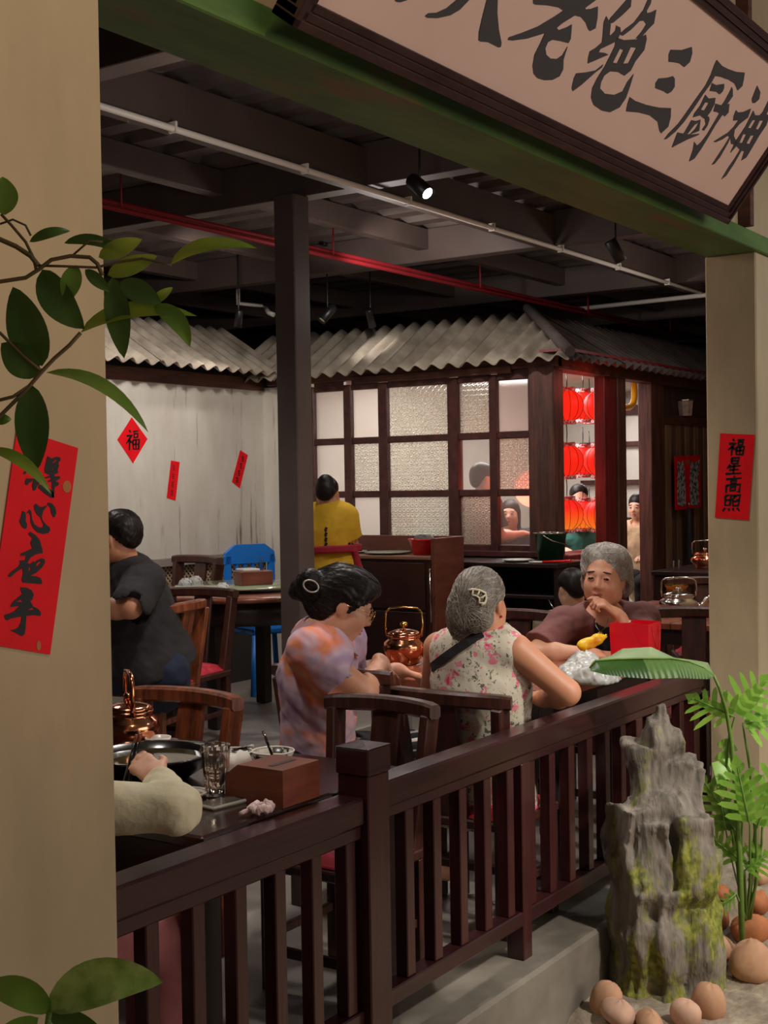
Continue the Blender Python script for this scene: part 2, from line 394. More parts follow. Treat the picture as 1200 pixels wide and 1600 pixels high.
# pipes under the ceiling
M_wpipe = mat('off-white conduit', (232, 222, 212), rough=.45); M_rpipe = mat('red painted pipe', (130, 24, 32), rough=.6, spec=.25)
t = thing('conduit_pipe', 'long off-white conduit clipped under the main ceiling beam', 'pipe', (0, 0, 0))
MB().tube([(1.0, 3.974, 3.170), (14, 3.974, 3.170)], .0155, 8).build('pipe', M_wpipe, t)
x = 2.4
while x < 13:
    MB().box((x, 3.955, 3.152), (x+.012, 3.998, 3.20)).build('clip', M_wpipe, t); x += .95
t = thing('sprinkler_pipe', 'pair of red sprinkler pipes running under the ceiling', 'pipe', (0, 0, 0))
for dy, dz in ((0, 0), (.05, .045)): MB().tube([(2, 5.12+dy, 3.09+dz), (15, 5.0+dy, 3.09+dz)], .0145, 10).build('pipe', M_rpipe, t)
for i in range(6): MB().tube([(3.2+1.9*i, 5.11-.018*i, 3.09), (3.2+1.9*i, 5.11-.018*i, 3.3)], .006, 6).build('hanger', M_rpipe, t)
tag(MB().tube([(10.85, 5.2, 3.15), (10.6, 2.2, 3.15)], .02, 10).build('conduit_pipe', M_wpipe), 'short off-white pipe running above the dark corrugated roof', 'pipe')

# ------------------------------------------------------------------ hut: back wall with lattice wainscot
wb = root('wall_hut_left')
MB().box((2.0, 6.97, 1.06), (8.62, 7.05, 2.40)).build('boards', M_weath, wb)
MB().box((2.0, 6.955, 2.395), (8.6, 7.05, 2.50), .004).build('fascia', M_hutw, wb)
MB().box((2.0, 6.95, 1.0), (8.6, 7.05, 1.065), .004).build('dado_rail', M_gray, wb)
MB().box((2.0, 7.02, 0), (8.6, 7.06, 1.0)).build('wainscot', M_dark, wb)
# rattan lattice
mb = MB(); M_ratt = mat('pale rattan', (190, 168, 138), (150, 126, 98), .7, 20.)
y0 = 7.005; p = .042
for i in range(-25, 70):
    for s in (1, -1):
        xa = 6.3+i*p; za, zb = .42, 1.0; h = zb-za; xs, xe = xa, xa+s*h
        a = Vector((xs, y0+(.004 if s > 0 else 0), za)); bb = Vector((xe, y0+(.004 if s > 0 else 0), zb))
        if max(xs, xe) < 6.3 or min(xs, xe) > 8.55: continue
        mb.beam(a, bb, .013, .004, up=(0, 1, 0))
tag(mb.build('lattice', M_ratt, wb), kind='stuff')

# ------------------------------------------------------------------ hut: window wall (plane x = 8.58) with textured panes
M_pane = bpy.data.materials.new('obscure glass'); M_pane.use_nodes = True
def glassy(m, bumpkind, tint, trans=.55, rough=.28, bstr=.6):
    nt = m.node_tree; N = nt.nodes; L = nt.links; N.clear()
    out = N.new('ShaderNodeOutputMaterial'); tr = N.new('ShaderNodeBsdfTranslucent'); tr.inputs[0].default_value = lin(tint)
    df = N.new('ShaderNodeBsdfDiffuse'); df.inputs[0].default_value = lin(tint)
    gl = N.new('ShaderNodeBsdfRefraction'); gl.inputs['Roughness'].default_value = rough; gl.inputs['IOR'].default_value = 1.08; gl.inputs[0].default_value = (1, 1, 1, 1)
    gs = N.new('ShaderNodeBsdfGlossy'); gs.inputs['Roughness'].default_value = .12
    m0 = N.new('ShaderNodeMixShader'); m0.inputs[0].default_value = .3; L.new(tr.outputs[0], m0.inputs[1]); L.new(df.outputs[0], m0.inputs[2])
    m1 = N.new('ShaderNodeMixShader'); m1.inputs[0].default_value = trans; L.new(m0.outputs[0], m1.inputs[1]); L.new(gl.outputs[0], m1.inputs[2])
    m2 = N.new('ShaderNodeMixShader'); m2.inputs[0].default_value = .06; L.new(m1.outputs[0], m2.inputs[1]); L.new(gs.outputs[0], m2.inputs[2])
    L.new(m2.outputs[0], out.inputs[0])
    if bumpkind:
        tc = N.new('ShaderNodeTexCoord'); bn = N.new('ShaderNodeBump'); bn.inputs['Strength'].default_value = bstr; bn.inputs['Distance'].default_value = .004
        mp = N.new('ShaderNodeMapping'); L.new(tc.outputs['Object'], mp.inputs[0])
        vo = N.new('ShaderNodeTexVoronoi'); vo.inputs['Scale'].default_value = 1.; vo.inputs['Randomness'].default_value = 0.
        mp.inputs['Scale'].default_value = (26, 26, 26); mp.inputs['Rotation'].default_value = (math.radians(45) if bumpkind == 'diamond' else 0, 0, 0); L.new(mp.outputs[0], vo.inputs['Vector'])
        sn = N.new('ShaderNodeMath'); sn.operation = 'SINE'; mu = N.new('ShaderNodeMath'); mu.operation = 'MULTIPLY'; mu.inputs[1].default_value = 14.
        L.new(vo.outputs['Distance'], mu.inputs[0]); L.new(mu.outputs[0], sn.inputs[0]); L.new(sn.outputs[0], bn.inputs['Height'])
        for q in (tr, df, gl, gs): L.new(bn.outputs[0], q.inputs['Normal'])
        # the pressed pattern is also visible as slightly denser glass
        cr = N.new('ShaderNodeMapRange'); cr.inputs['From Min'].default_value = -1; cr.inputs['To Min'].default_value = max(trans-.16, 0); cr.inputs['To Max'].default_value = trans+.16
        L.new(sn.outputs[0], cr.inputs[0]); L.new(cr.outputs[0], m1.inputs[0])
    return m
glassy(M_pane, None, (214, 206, 196), .35, .30)
M_paneD = bpy.data.materials.new('diamond pressed glass'); M_paneD.use_nodes = True; glassy(M_paneD, 'diamond', (214, 208, 192), .35, .22, .9)
M_paneR = bpy.data.materials.new('ring pressed glass'); M_paneR.use_nodes = True; glassy(M_paneR, 'ring', (214, 208, 192), .35, .22, .9)
M_clear = bpy.data.materials.new('clear window glass'); M_clear.use_nodes = True; glassy(M_clear, None, (214, 208, 196), .93, .0)
XW = 8.58
win = root('window_1')
cols = [(6.144, 6.44), (5.81, 6.069), (5.176, 5.725), (4.815, 5.086), (4.478, 4.75)]
rows = [(1.977, 2.355), (1.551, 1.925), (1.138, 1.499)]
kinds = [[M_pane, M_pane, M_paneD, M_paneR, M_pane], [M_pane, M_paneD, M_paneD, M_clear, M_paneR], [M_pane, M_pane, M_paneR, M_paneD, M_clear]]
for r, (z0, z1) in enumerate(rows):
    for c, (ya, yb) in enumerate(cols):
        MB().box((-.003, -(yb-ya)/2-.012, -(z1-z0)/2-.012), (.003, (yb-ya)/2+.012, (z1-z0)/2+.012)).build('pane', kinds[r][c], win, (XW+.035, (ya+yb)/2, (z0+z1)/2))
ys = [6.56]+[v for c in cols for v in c[::-1]]+[4.27]
for i in range(0, len(ys), 2):
    a, bq = ys[i+1] if False else ys[i], None
edges = [(6.44, 6.56)]+[(cols[i+1][1], cols[i][0]) for i in range(4)]
for lo_, hi_ in edges:
    thick = .05 if hi_-lo_ < .085 else .075
    MB().box((XW-.01, lo_, 1.09), (XW+thick, hi_, 2.40), .006).build('stile', M_frame, win)
MB().box((XW-.03, 4.27, .95), (XW+.14, 4.478, 2.46), .008).build('corner_post', M_hutv, win)
zs = [(2.355, 2.44), (1.925, 1.977), (1.499, 1.551), (1.08, 1.138)]
for z0, z1 in zs:
    for c, (ya, yb) in enumerate(cols):
        MB().box((XW, ya, z0), (XW+.045, yb, z1), .006).build('glazing_bar', M_frame, win)
MB().box((XW-.05, 4.27, 1.05), (XW+.08, 6.56, 1.095), .006).build('sill', M_frame, win)
ww = root('wall_hut_front')
MB().box((XW, 6.56, 0), (XW+.06, 6.97, 2.42)).build('boards', M_weath, ww)
MB().box((XW, 4.27, 0), (XW+.06, 6.56, 1.05)).build('dado', M_hutv, ww)
MB().box((XW-.04, 4.24, 2.43), (XW+.06, 6.9, 2.53), .005).build('header', M_hutw, ww)
MB().box((XW-.06, 4.6, 2.40), (XW-.03, 6.0, 2.455), .004).build('batten', M_hutw, ww)

# ------------------------------------------------------------------ hut: side with the lantern window, door and plank wall (plane y = 4.28)
YS = 4.28; ws = root('wall_hut_side')
M_redw = mat('red-lit timber', (120, 34, 32), (90, 24, 24), .5, 4., (8, 8, .8), bump=.2, bscale=14.)  # red lantern light on the wood is put into its colour
MB().box((8.62, YS, 0), (9.50, YS+.06, .98)).build('dado', M_hutv, ws)
MB().box((8.55, YS-.12, 1.02), (9.50, YS+.16, 1.07), .006).build('ledge', M_redw, ws)
MB().box((9.45, YS+.0, 0), (9.66, YS+.09, 2.43), .006).build('post', M_redw, ws)
MB().box((9.66, YS-.02, 0), (9.82, YS+.10, 2.43), .006).build('post', M_hutv, ws)
MB().box((10.34, YS-.02, 0), (10.62, YS+.10, 2.43), .006).build('post', M_hutv, ws)
MB().box((8.58, YS-.04, 2.41), (13.2, YS+.1, 2.52), .005).build('header', M_hutw, ws)
x = 10.62; i = 0
pw = [mat('plank brown', (112, 82, 64), (84, 58, 46), .7, 4., (7, 7, .7), bump=.3), mat('plank pale', (150, 116, 88), (118, 88, 68), .7, 4., (7, 7, .7), bump=.3), mat('plank dark', (78, 52, 44), (60, 40, 34), .7, 4., (7, 7, .7), bump=.3)]
while x < 13.1:
    ww_ = .10+.05*random.random(); MB().box((x+.003, YS+.02+.008*random.random(), 0), (x+ww_, YS+.06, 2.10), .003).build('plank', pw[(i*7+i//2) % 3], ws); x += ww_; i += 1
MB().box((10.62, YS, 2.08), (13.2, YS+.07, 2.16), .004).build('cross_rail', M_hutw, ws)
MB().box((10.62, YS+.04, 2.16), (13.2, YS+.07, 2.41)).build('top_boards', pw[2], ws)
# inside of the hut
hi_ = root('wall_hut_inside')
MB().box((8.66, 6.82, 0), (13.16, 6.9, 2.56)).build('plaster', M_white, hi_)
MB().box((13.1, 4.4, 0), (13.16, 6.82, 2.56)).build('plaster', M_white, hi_)
MB().box((8.62, 4.36, 2.545), (13.2, 6.95, 2.58)).build('hut_ceiling', M_white, hi_)
# glazed partition seen through the doorway
for px in (1009, 968):
    q = atX(px, 700, 13.08); MB().box((13.03, q.y-.05, .9), (13.1, q.y+.05, 2.5), .004).build('partition_post', M_frame, hi_)
for py, hh_ in ((640, .10), (693, .05), (753, .05), (812, .05)):
    q = atX(995, py, 13.08); MB().box((13.04, 4.5, q.z-hh_/2), (13.1, 6.2, q.z+hh_/2), .004).build('partition_bar', M_frame, hi_)
lamp('AREA', 'hut_light', (12.2, 5.3, 2.5), 24, (1, .95, .92), None, .6, sy=.6)
lamp('AREA', 'hut_light', (10.0, 5.4, 2.52), 62, (1, .96, .93), None, 1.6, sy=1.0)
lamp('AREA', 'hut_light', (9.2, 5.9, 2.5), 10, (1, .93, .90), None, .5, sy=.3)

# ------------------------------------------------------------------ corrugated roofs, sheet by sheet
def corrugated(name, label, cat, eave, along, up_dir, n0, n1, limit, material, run=.68, rise=.42, pitch=.146, amp=.023, sheet=.876):
    """eave: point, along: unit vector along the eave, up_dir: horizontal unit vector up the slope; limit(s) = cut of the run at distance s"""
    r = root(name)
    s = n0; al = Vector(along); u = Vector(up_dir); k = 0
    slope = Vector((u.x*run, u.y*run, rise)); ln = slope.length; sl = slope/ln; nr = al.cross(sl); nr = nr if nr.z > 0 else -nr
    while s < n1:
        e = min(s+sheet, n1); n = int((e-s)/pitch*10)+1; vs = []; fs = []; lift = .006*(k % 2)
        st = 6
        for j in range(n+1):
            q = s+(e-s)*j/n; w_ = amp*math.sin(2*PI*q/pitch); lim = max(0., min(1., limit(q)))
            for i in range(st+1):
                f = lim*i/st
                p = Vector(eave)+al*q+sl*(ln*f-.012*(k % 2)*(1 if i == 0 else 0))+nr*(w_+lift); vs.append(p)
        for j in range(n):
            for i in range(st):
                a = j*(st+1)+i; fs.append((a, a+1, a+st+2, a+st+1))
        m = len(vs); vs2 = vs+[v-nr*.008 for v in vs]; f2 = fs+[tuple(x+m for x in f[::-1]) for f in fs]
        for j in range(n):
            a = j*(st+1); f2.append((a, a+st+1, a+st+1+m, a+m)); a += st; f2.append((a+m, a+st+1+m, a+st+1, a))
        mbb = MB().add(vs2, f2, True); mbb.build('roof_sheet', material, r)
        s = e; k += 1
    return r
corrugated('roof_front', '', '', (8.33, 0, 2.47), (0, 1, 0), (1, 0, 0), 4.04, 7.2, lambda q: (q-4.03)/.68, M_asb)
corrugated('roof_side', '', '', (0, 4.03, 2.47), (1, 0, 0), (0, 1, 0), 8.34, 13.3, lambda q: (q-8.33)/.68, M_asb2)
corrugated('roof_left', '', '', (0, 6.67, 2.51), (1, 0, 0), (0, 1, 0), 4.4, 8.5, lambda q: 1., M_asb)
struct(MB().tube([(8.32, 4.02, 2.50), (9.0, 4.70, 2.93)], .04, 8).build('roof_hip_cap', M_asb2))
struct(MB().beam((8.42, 6.60, 2.50), (8.42, 6.60, 2.66), .02, .05).build('roof_flashing', M_white))
# soffit boards under the side eave
struct(MB().box((8.36, 4.06, 2.515), (13.2, 4.28, 2.535)).build('roof_soffit', M_redw))
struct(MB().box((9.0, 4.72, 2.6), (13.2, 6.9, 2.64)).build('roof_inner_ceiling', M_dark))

# ------------------------------------------------------------------ railing on the kerb
rl = thing('railing', 'dark red-brown wooden railing with square uprights along the terrace edge', 'railing', (0, 0, 0))
YR = 2.10
def post(x0, w_, z1, cap=True):
    MB().box((x0, YR-w_/2, 0), (x0+w_, YR+w_/2, z1), .004).build('post', M_bal, rl)
    if cap:
        o = MB().box((x0-.004, YR-w_/2-.004, z1), (x0+w_+.004, YR+w_/2+.004, z1+.075), .004)
        o.add([(x0-.004, YR-w_/2-.004, z1+.075), (x0+w_+.004, YR-w_/2-.004, z1+.075), (x0+w_+.004, YR+w_/2+.004, z1+.075), (x0-.004, YR+w_/2+.004, z1+.075), (x0+w_/2, YR, z1+.088)], [(0, 1, 4), (1, 2, 4), (2, 3, 4), (3, 0, 4)])
        o.build('post_cap', M_rail, rl)
post(2.945, .105, .80)
MB().box((1.74, YR-.04, .665), (2.945, YR+.05, .742), .007).build('top_rail', M_rail, rl)
MB().box((3.05, YR-.04, .69), (5.56, YR+.05, .765), .007).build('top_rail', M_rail, rl)
MB().box((1.74, YR-.028, .625), (2.945, YR+.03, .665), .004).build('under_rail', M_rail, rl)
MB().box((3.05, YR-.028, .655), (5.56, YR+.03, .69), .004).build('under_rail', M_rail, rl)
MB().box((1.74, YR-.03, .10), (2.945, YR+.03, .15), .004).build('bottom_rail', M_rail, rl)
MB().box((3.05, YR-.03, .115), (5.56, YR+.03, .165), .004).build('bottom_rail', M_rail, rl)
bm = MB().box((0, -.021, .15), (.044, .021, .64), .003).build('baluster', M_bal, rl, (1.96, YR, 0)).data
for i in range(1, 7): inst(bm, 'baluster', rl, (1.96+.1535*i, YR, 0))
for i in range(17): inst(bm, 'baluster', rl, (3.178+.1535*i-.004*(i > 9), YR, .015), sc=(1, 1, 1.0))
for X in (3.87, 4.83, 5.46): MB().box((X, YR-.033, 0), (X+.06, YR+.033, .66), .003).build('foot_post', M_bal, rl)
# ------------------------------------------------------------------ sign board and red papers (flat print on real boards)
from mathutils.geometry import tessellate_polygon
M_ink = mat('sign lettering', (74, 70, 72), rough=.5); M_black = mat('black ink', (16, 12, 12), rough=.55, spec=.3)
M_red = mat('red paper', (232, 4, 22), (216, 2, 18), .65, 8., spec=.25); M_sign = mat('pale sign panel', (240, 204, 188), (234, 196, 180), .45, 1.5)
M_signf = mat('dark brown sign moulding', (70, 44, 40), (52, 32, 30), .35, 6., (1, 8, 8)); M_gold = mat('worn gold print', (170, 96, 40), rough=.6)

def to_plane(x, y, o, nrm):
    r = Vector(ray(x, y)); c = Vector((0, 0, CAMH)); return c+r*((Vector(o)-c).dot(nrm)/r.dot(nrm))
def outline(mb, loops, fn, nrm, thick=.0015, mi=0):
    """outline with holes: first loop outer, rest holes; fn maps the traced point to the surface"""
    P = [[Vector(fn(*p)) for p in lp] for lp in loops]
    tri = tessellate_polygon(P); flat = [p for lp in P for p in lp]; n = len(flat); nv = Vector(nrm).normalized()*thick
    vs = [p+nv for p in flat]+flat; fs = []
    for a, b_, c in tri:
        nn = (vs[b_]-vs[a]).cross(vs[c]-vs[a]); fs.append((a, b_, c) if nn.dot(nv) > 0 else (c, b_, a))
    k = 0
    for lp in P:
        m = len(lp)
        for i in range(m): fs.append((k+i, k+(i+1) % m, n+k+(i+1) % m, n+k+i))
        k += m
    mb.add(vs, fs, False, mi)
def ribbon(mb, pts, w_, fn, nrm, thick=.001, mi=0):
    """brush stroke: thick start, tapered end"""
    P = [Vector(p) for p in pts]; n = len(P); Lp = []; Rp = []
    for i, p in enumerate(P):
        t = (P[min(i+1, n-1)]-P[max(i-1, 0)]); t = t.normalized() if t.length > 0 else Vector((1, 0)); s = Vector((-t.y, t.x))
        f = w_*(.55 if i == n-1 else 1.)*.5
        if n == 2 and i == 0: f = w_*.5
        Lp.append(p+s*f); Rp.append(p-s*f)
    for i in range(n-1):
        outline(mb, [[tuple(Lp[i]), tuple(Lp[i+1]), tuple(Rp[i+1]), tuple(Rp[i])]], fn, nrm, thick, mi)

# --- sign leaning out over the passage
tilt = math.radians(37.7); TB = Vector((0, 1.70, 2.568)); TU = Vector((0, -math.sin(tilt), math.cos(tilt))); TX = Vector((1, 0, 0)); TN = TU.cross(TX)*-1
TN = Vector((0, -math.cos(tilt), -math.sin(tilt)))
sg = thing('sign_board', 'large leaning shop sign with dark brush characters over the green beam', 'sign', (3.5, 1.70, 2.568))
inv = Matrix.Translation(-Vector((3.5, 1.70, 2.568)))
SX0, SX1, SH = 2.18, 4.83, .585
FM = inv@Matrix(((1, 0, 0, 0), (0, TU.y, -TN.y, TB.y), (0, TU.z, -TN.z, TB.z), (0, 0, 0, 1)))     # x along, y up the board, z into the board
MB().box((SX0+.02, .02, 0), (SX1-.02, SH-.02, .03), 0, FM).build('panel', M_sign, sg)
def mould(a, b_, horiz):
    for i, (w0, w1, d) in enumerate(((0, .022, .022), (.02, .04, .014), (.038, .058, .006))):
        pass
for nm, (x0, y0, x1, y1) in {'b': (SX0, 0, SX1, .06), 't': (SX0, SH-.06, SX1, SH), 'l': (SX0, .0, SX0+.06, SH), 'r': (SX1-.035, 0, SX1, SH)}.items():
    mb = MB()
    for k, dd in enumerate((.030, .022, .012)):
        f0, f1 = k/3., (k+1)/3.
        if nm == 'b': mb.box((x0, y0+(y1-y0)*f0, -dd), (x1, y0+(y1-y0)*f1, .04), .002, FM)
        if nm == 't': mb.box((x0, y1-(y1-y0)*f1, -dd), (x1, y1-(y1-y0)*f0, .04), .002, FM)
        if nm == 'l': mb.box((x0+(x1-x0)*f0, y0, -dd), (x0+(x1-x0)*f1, y1, .04), .002, FM)
        if nm == 'r': mb.box((x1-(x1-x0)*f1, y0, -dd), (x1-(x1-x0)*f0, y1, .04), .002, FM)
    mb.build('frame', M_signf, sg)
# brackets behind
for X in (2.5, 4.4): MB().beam(Vector((X, 1.80, 2.95))-Vector((3.5, 1.70, 2.568)), TB+TU*.42+TX*X-TN*.03-Vector((3.5, 1.70, 2.568)), .02, .02).build('bracket', M_signf, sg)
def Z(x0, y0, s):
    return lambda x, y: to_plane(x0+x/s, y0+y/s, TB, TN)-Vector((3.5, 1.70, 2.568))
chars = {
 'a': (600, 0, 4., [[[(120, -230), (60, -60), (70, 4), (80, 11), (100, 12), (140, 0), (200, -60), (230, -210)]],
   [[(690, -190), (620, -90), (528, 0), (470, 60), (410, 95), (330, 112), (270, 110), (255, 98), (275, 82), (330, 78), (390, 50), (450, 0), (530, -90), (600, -190), (640, -250)]],
   [[(640, -250), (640, -90), (640, 0), (610, 120), (592, 200), (590, 250), (600, 258), (650, 262), (690, 282), (715, 296), (728, 290), (732, 265), (715, 180), (706, 80), (708, 0), (712, -90), (705, -230)]]]),
 'b': (790, 0, 4., [[[(300, -260), (296, -190), (190, -165), (180, -110), (292, -118), (290, -70), (172, -40), (172, 20), (185, 28), (260, 32), (330, 45), (360, 65), (300, 105), (200, 165), (100, 205), (20, 232), (12, 248), (40, 252), (130, 240), (245, 205), (215, 270), (180, 340), (168, 410), (175, 460), (200, 488), (240, 500), (290, 498), (335, 475), (358, 430), (360, 370), (385, 290), (352, 345), (320, 368), (280, 365), (252, 340), (246, 300), (262, 262), (290, 247), (340, 255), (390, 268), (405, 240), (412, 152), (380, 170), (330, 188), (318, 172), (350, 145), (430, 95), (470, 105), (500, 140), (515, 180), (525, 193), (560, 175), (572, 110), (575, 40), (530, 55), (500, 58), (495, 48), (560, 0), (640, -70), (610, -105), (520, -60), (400, -75), (405, -130), (540, -165), (545, -215), (410, -200), (412, -270)]]]),
 'c': (790, 0, 4., [[[(770, -20), (700, 60), (655, 110), (645, 130), (655, 145), (670, 140), (730, 90), (780, 40), (786, -20)]],
   [[(628, 100), (612, 140), (605, 230), (600, 265), (560, 300), (525, 320), (515, 360), (512, 395), (560, 375), (640, 340), (620, 330), (580, 325), (590, 305), (680, 262), (700, 240), (718, 200), (715, 170), (690, 158), (685, 190), (655, 222), (648, 215), (655, 150)]],
   [[(608, 402), (560, 440), (500, 452), (440, 458), (425, 490), (412, 550), (418, 568), (470, 530), (560, 450), (600, 420)]],
   [[(890, -10), (860, 60), (800, 140), (740, 185), (710, 215), (730, 222), (780, 185), (835, 130), (862, 128), (878, 150), (850, 195), (812, 240), (840, 238), (890, 180), (925, 145), (940, 60), (910, 75), (882, 82), (880, 65), (905, 20), (910, -10)]],
   [[(690, 232), (740, 250), (820, 245), (875, 215), (880, 240), (865, 310), (810, 380), (780, 440), (740, 472), (700, 448), (650, 445), (615, 470), (595, 510), (588, 550), (620, 585), (680, 592), (730, 570), (760, 510), (798, 462), (775, 540), (750, 610), (710, 670), (650, 700), (600, 690), (550, 655), (533, 610), (540, 550), (570, 490), (620, 410), (680, 290)], [(712, 302), (735, 312), (695, 395), (668, 390)], [(780, 293), (815, 298), (765, 395), (732, 397)]]]),
 'd': (790, 0, 4., [[[(1030, 310), (1100, 312), (1162, 293), (1165, 330), (1150, 385), (1115, 418), (1085, 395), (1050, 388), (1018, 385), (1018, 340)]],
   [[(955, 490), (1010, 485), (1045, 475), (1055, 490), (1055, 540), (1035, 570), (1010, 585), (985, 568), (935, 550), (935, 520)]],
   [[(775, 605), (810, 630), (880, 655), (960, 672), (1032, 675), (1030, 730), (1015, 790), (970, 832), (960, 815), (950, 760), (900, 720), (830, 702), (752, 695), (760, 650)]]]),
 'e': (1020, 90, 6.667, [[[(665, 22), (640, 70), (600, 180), (545, 290), (430, 450), (340, 580), (260, 690), (160, 790), (115, 850), (140, 845), (230, 770), (320, 670), (420, 530), (520, 380), (600, 270), (645, 190), (700, 198), (790, 230), (850, 270), (870, 310), (880, 340), (930, 295), (945, 220), (955, 155), (870, 148), (790, 120), (720, 85)]],
   [[(615, 262), (660, 285), (740, 272), (740, 310), (725, 350), (692, 382), (660, 355), (590, 345)]],
   [[(545, 385), (580, 425), (650, 418), (640, 480), (600, 560), (540, 640), (490, 600), (415, 620), (430, 580), (490, 500)], [(540, 465), (580, 470), (535, 550), (497, 540)]],
   [[(400, 650), (360, 720), (320, 790), (360, 790), (430, 700), (480, 670), (440, 740), (380, 800), (420, 785), (480, 760), (495, 645), (450, 660)]],
   [[(560, 610), (540, 650), (550, 690), (510, 750), (530, 760), (570, 700), (588, 640), (580, 612)]],
   [[(255, 778), (320, 790), (400, 800), (482, 792), (470, 805), (360, 850), (260, 900), (195, 935), (215, 880)]],
   [[(820, 305), (790, 370), (740, 460), (715, 495), (650, 478), (630, 560), (665, 565), (690, 580), (620, 700), (560, 800), (500, 880), (460, 915), (430, 875), (415, 960), (375, 1080), (430, 1050), (500, 950), (580, 820), (650, 700), (725, 590), (745, 612), (785, 570), (795, 480), (770, 485), (830, 400), (830, 330)]]]),
 'f': (1020, 90, 6.667, [[[(1085, 290), (1060, 350), (1030, 430), (1035, 470), (1060, 472), (1105, 430), (1118, 360)]],
   [[(865, 545), (840, 610), (835, 655), (890, 650), (840, 720), (780, 780), (700, 830), (630, 875), (650, 880), (720, 850), (780, 810), (795, 830), (740, 920), (680, 1010), (612, 1115), (640, 1105), (700, 1030), (780, 890), (805, 830), (815, 900), (850, 890), (805, 990), (860, 930), (870, 880), (840, 810), (850, 750), (900, 690), (990, 620), (1020, 530), (940, 565), (885, 570)]],
   [[(1045, 550), (1020, 600), (960, 720), (880, 840), (830, 900), (880, 930), (905, 960), (850, 1050), (780, 1150), (712, 1265), (760, 1230), (840, 1110), (920, 970), (950, 975), (920, 1070), (970, 1040), (1030, 940), (1100, 820), (1180, 700), (1215, 600), (1180, 590), (1200, 540), (1230, 450), (1200, 450), (1140, 570), (1110, 600), (1065, 600)], [(1035, 650), (1068, 650), (1020, 735), (988, 730)], [(1110, 655), (1150, 655), (1100, 748), (1070, 742)], [(938, 795), (970, 800), (930, 888), (897, 885)], [(1015, 812), (1052, 808), (1005, 900), (972, 890)]]]),
}
for c, (x0, y0, s, polys) in chars.items():
    par = sg
    for lp in polys:
        mb = MB(); outline(mb, lp, Z(x0, y0, s), TN, .002); q = mb.build('character' if par is sg else 'stroke', M_ink, par)
        if par is sg: par = q
# dark panel edge and upright beside the sign
tag(MB().box((5.30, 1.745, 2.63), (5.34, 1.80, 3.6), .003).build('wooden_batten', M_hutw), 'thin brown upright batten on the plaster right of the shop sign', 'batten')

def sheet(name, label, cat, corners, mat_, nrm, off=.002, group=None, th=.0012):
    """paper pasted on a wall: four corners in space"""
    P = [Vector(c) for c in corners]; o = sum(P, Vector())/4; nv = Vector(nrm)*th; t = thing(name, label, cat, o, 0, group)
    vs = [p-o+Vector(nrm)*off+nv for p in P]+[p-o+Vector(nrm)*off for p in P]
    MB().add(vs, [(0, 1, 2, 3), (7, 6, 5, 4), (0, 4, 5, 1), (1, 5, 6, 2), (2, 6, 7, 3), (3, 7, 4, 0)]).build('paper', mat_, t); return t, o
# --- long couplet on the left pillar
YF = 1.775; nY = Vector((0, -1, 0)); cor = [atY(*p, YF) for p in ((-22, 1006), (76.5, 1022.6), (120.3, 700.2), (25, 669))]
t, o = sheet('red_couplet', 'long red paper strip with four black brush characters on the left pillar', 'couplet', cor, M_red, nY)
F1 = lambda x, y: atY(x/8.892, 680+y/8.892, YF)-o+nY*.0035
F2 = lambda x, y: atY(x/8.892, 850+y/8.892, YF)-o+nY*.0035
c1 = [[[(640, 290), (600, 450), (600, 520), (680, 555), (600, 590), (620, 600), (680, 585), (690, 610), (640, 640), (660, 650), (700, 640), (700, 760), (700, 860), (730, 870), (740, 720), (790, 695), (800, 660), (750, 640), (815, 600), (815, 570), (740, 570), (735, 545), (790, 520), (780, 480), (800, 430), (790, 380), (825, 345), (810, 305), (760, 300), (700, 325)], [(760, 335), (770, 355), (720, 390), (705, 385)], [(730, 445), (720, 470), (690, 478)]],
  [[(350, 600), (325, 640), (335, 690), (370, 690), (380, 660), (430, 640), (440, 600)]], [[(450, 600), (425, 700), (440, 770), (470, 765), (500, 700), (540, 660), (510, 640)]],
  [[(510, 730), (600, 810), (690, 870), (730, 870), (720, 790), (640, 720), (560, 690), (520, 690)]], [[(420, 330), (340, 470), (300, 540), (330, 540), (430, 420), (470, 350)]]]
c2 = [[[(290, 1050), (270, 1130), (248, 1195), (280, 1265), (320, 1300), (350, 1290), (355, 1230), (335, 1190), (340, 1120), (330, 1070)]],
  [[(390, 1030), (345, 1090), (380, 1070), (400, 1120), (405, 1210), (440, 1290), (500, 1350), (580, 1372), (650, 1360), (678, 1320), (672, 1280), (620, 1240), (570, 1180), (560, 1130), (580, 1050), (620, 1000), (640, 970), (560, 1000), (520, 985), (480, 950), (450, 975), (460, 1040), (500, 1110), (540, 1140), (580, 1240), (575, 1280), (520, 1280), (460, 1240), (425, 1160), (415, 1060)]],
  [[(650, 935), (635, 960), (680, 1010), (690, 1080), (720, 1140), (745, 1130), (762, 1070), (745, 1000), (700, 945)]]]
c3 = [[[(400, -170), (370, -140), (430, -80), (400, -20), (430, 60), (330, 105), (270, 130), (262, 160), (340, 165), (330, 220), (250, 230), (260, 260), (240, 310), (130, 390), (95, 430), (95, 455), (130, 455), (200, 390), (290, 335), (300, 400), (280, 500), (300, 535), (400, 545), (560, 555), (565, 520), (540, 470), (480, 445), (400, 440), (480, 400), (560, 330), (605, 260), (600, 215), (560, 195), (500, 220), (470, 250), (440, 240), (400, 280), (360, 260), (400, 190), (480, 140), (575, 125), (565, 60), (530, -60), (470, -130)], [(540, 235), (545, 260), (480, 320), (490, 270)], [(390, 310), (405, 340), (390, 385), (375, 350)]]]
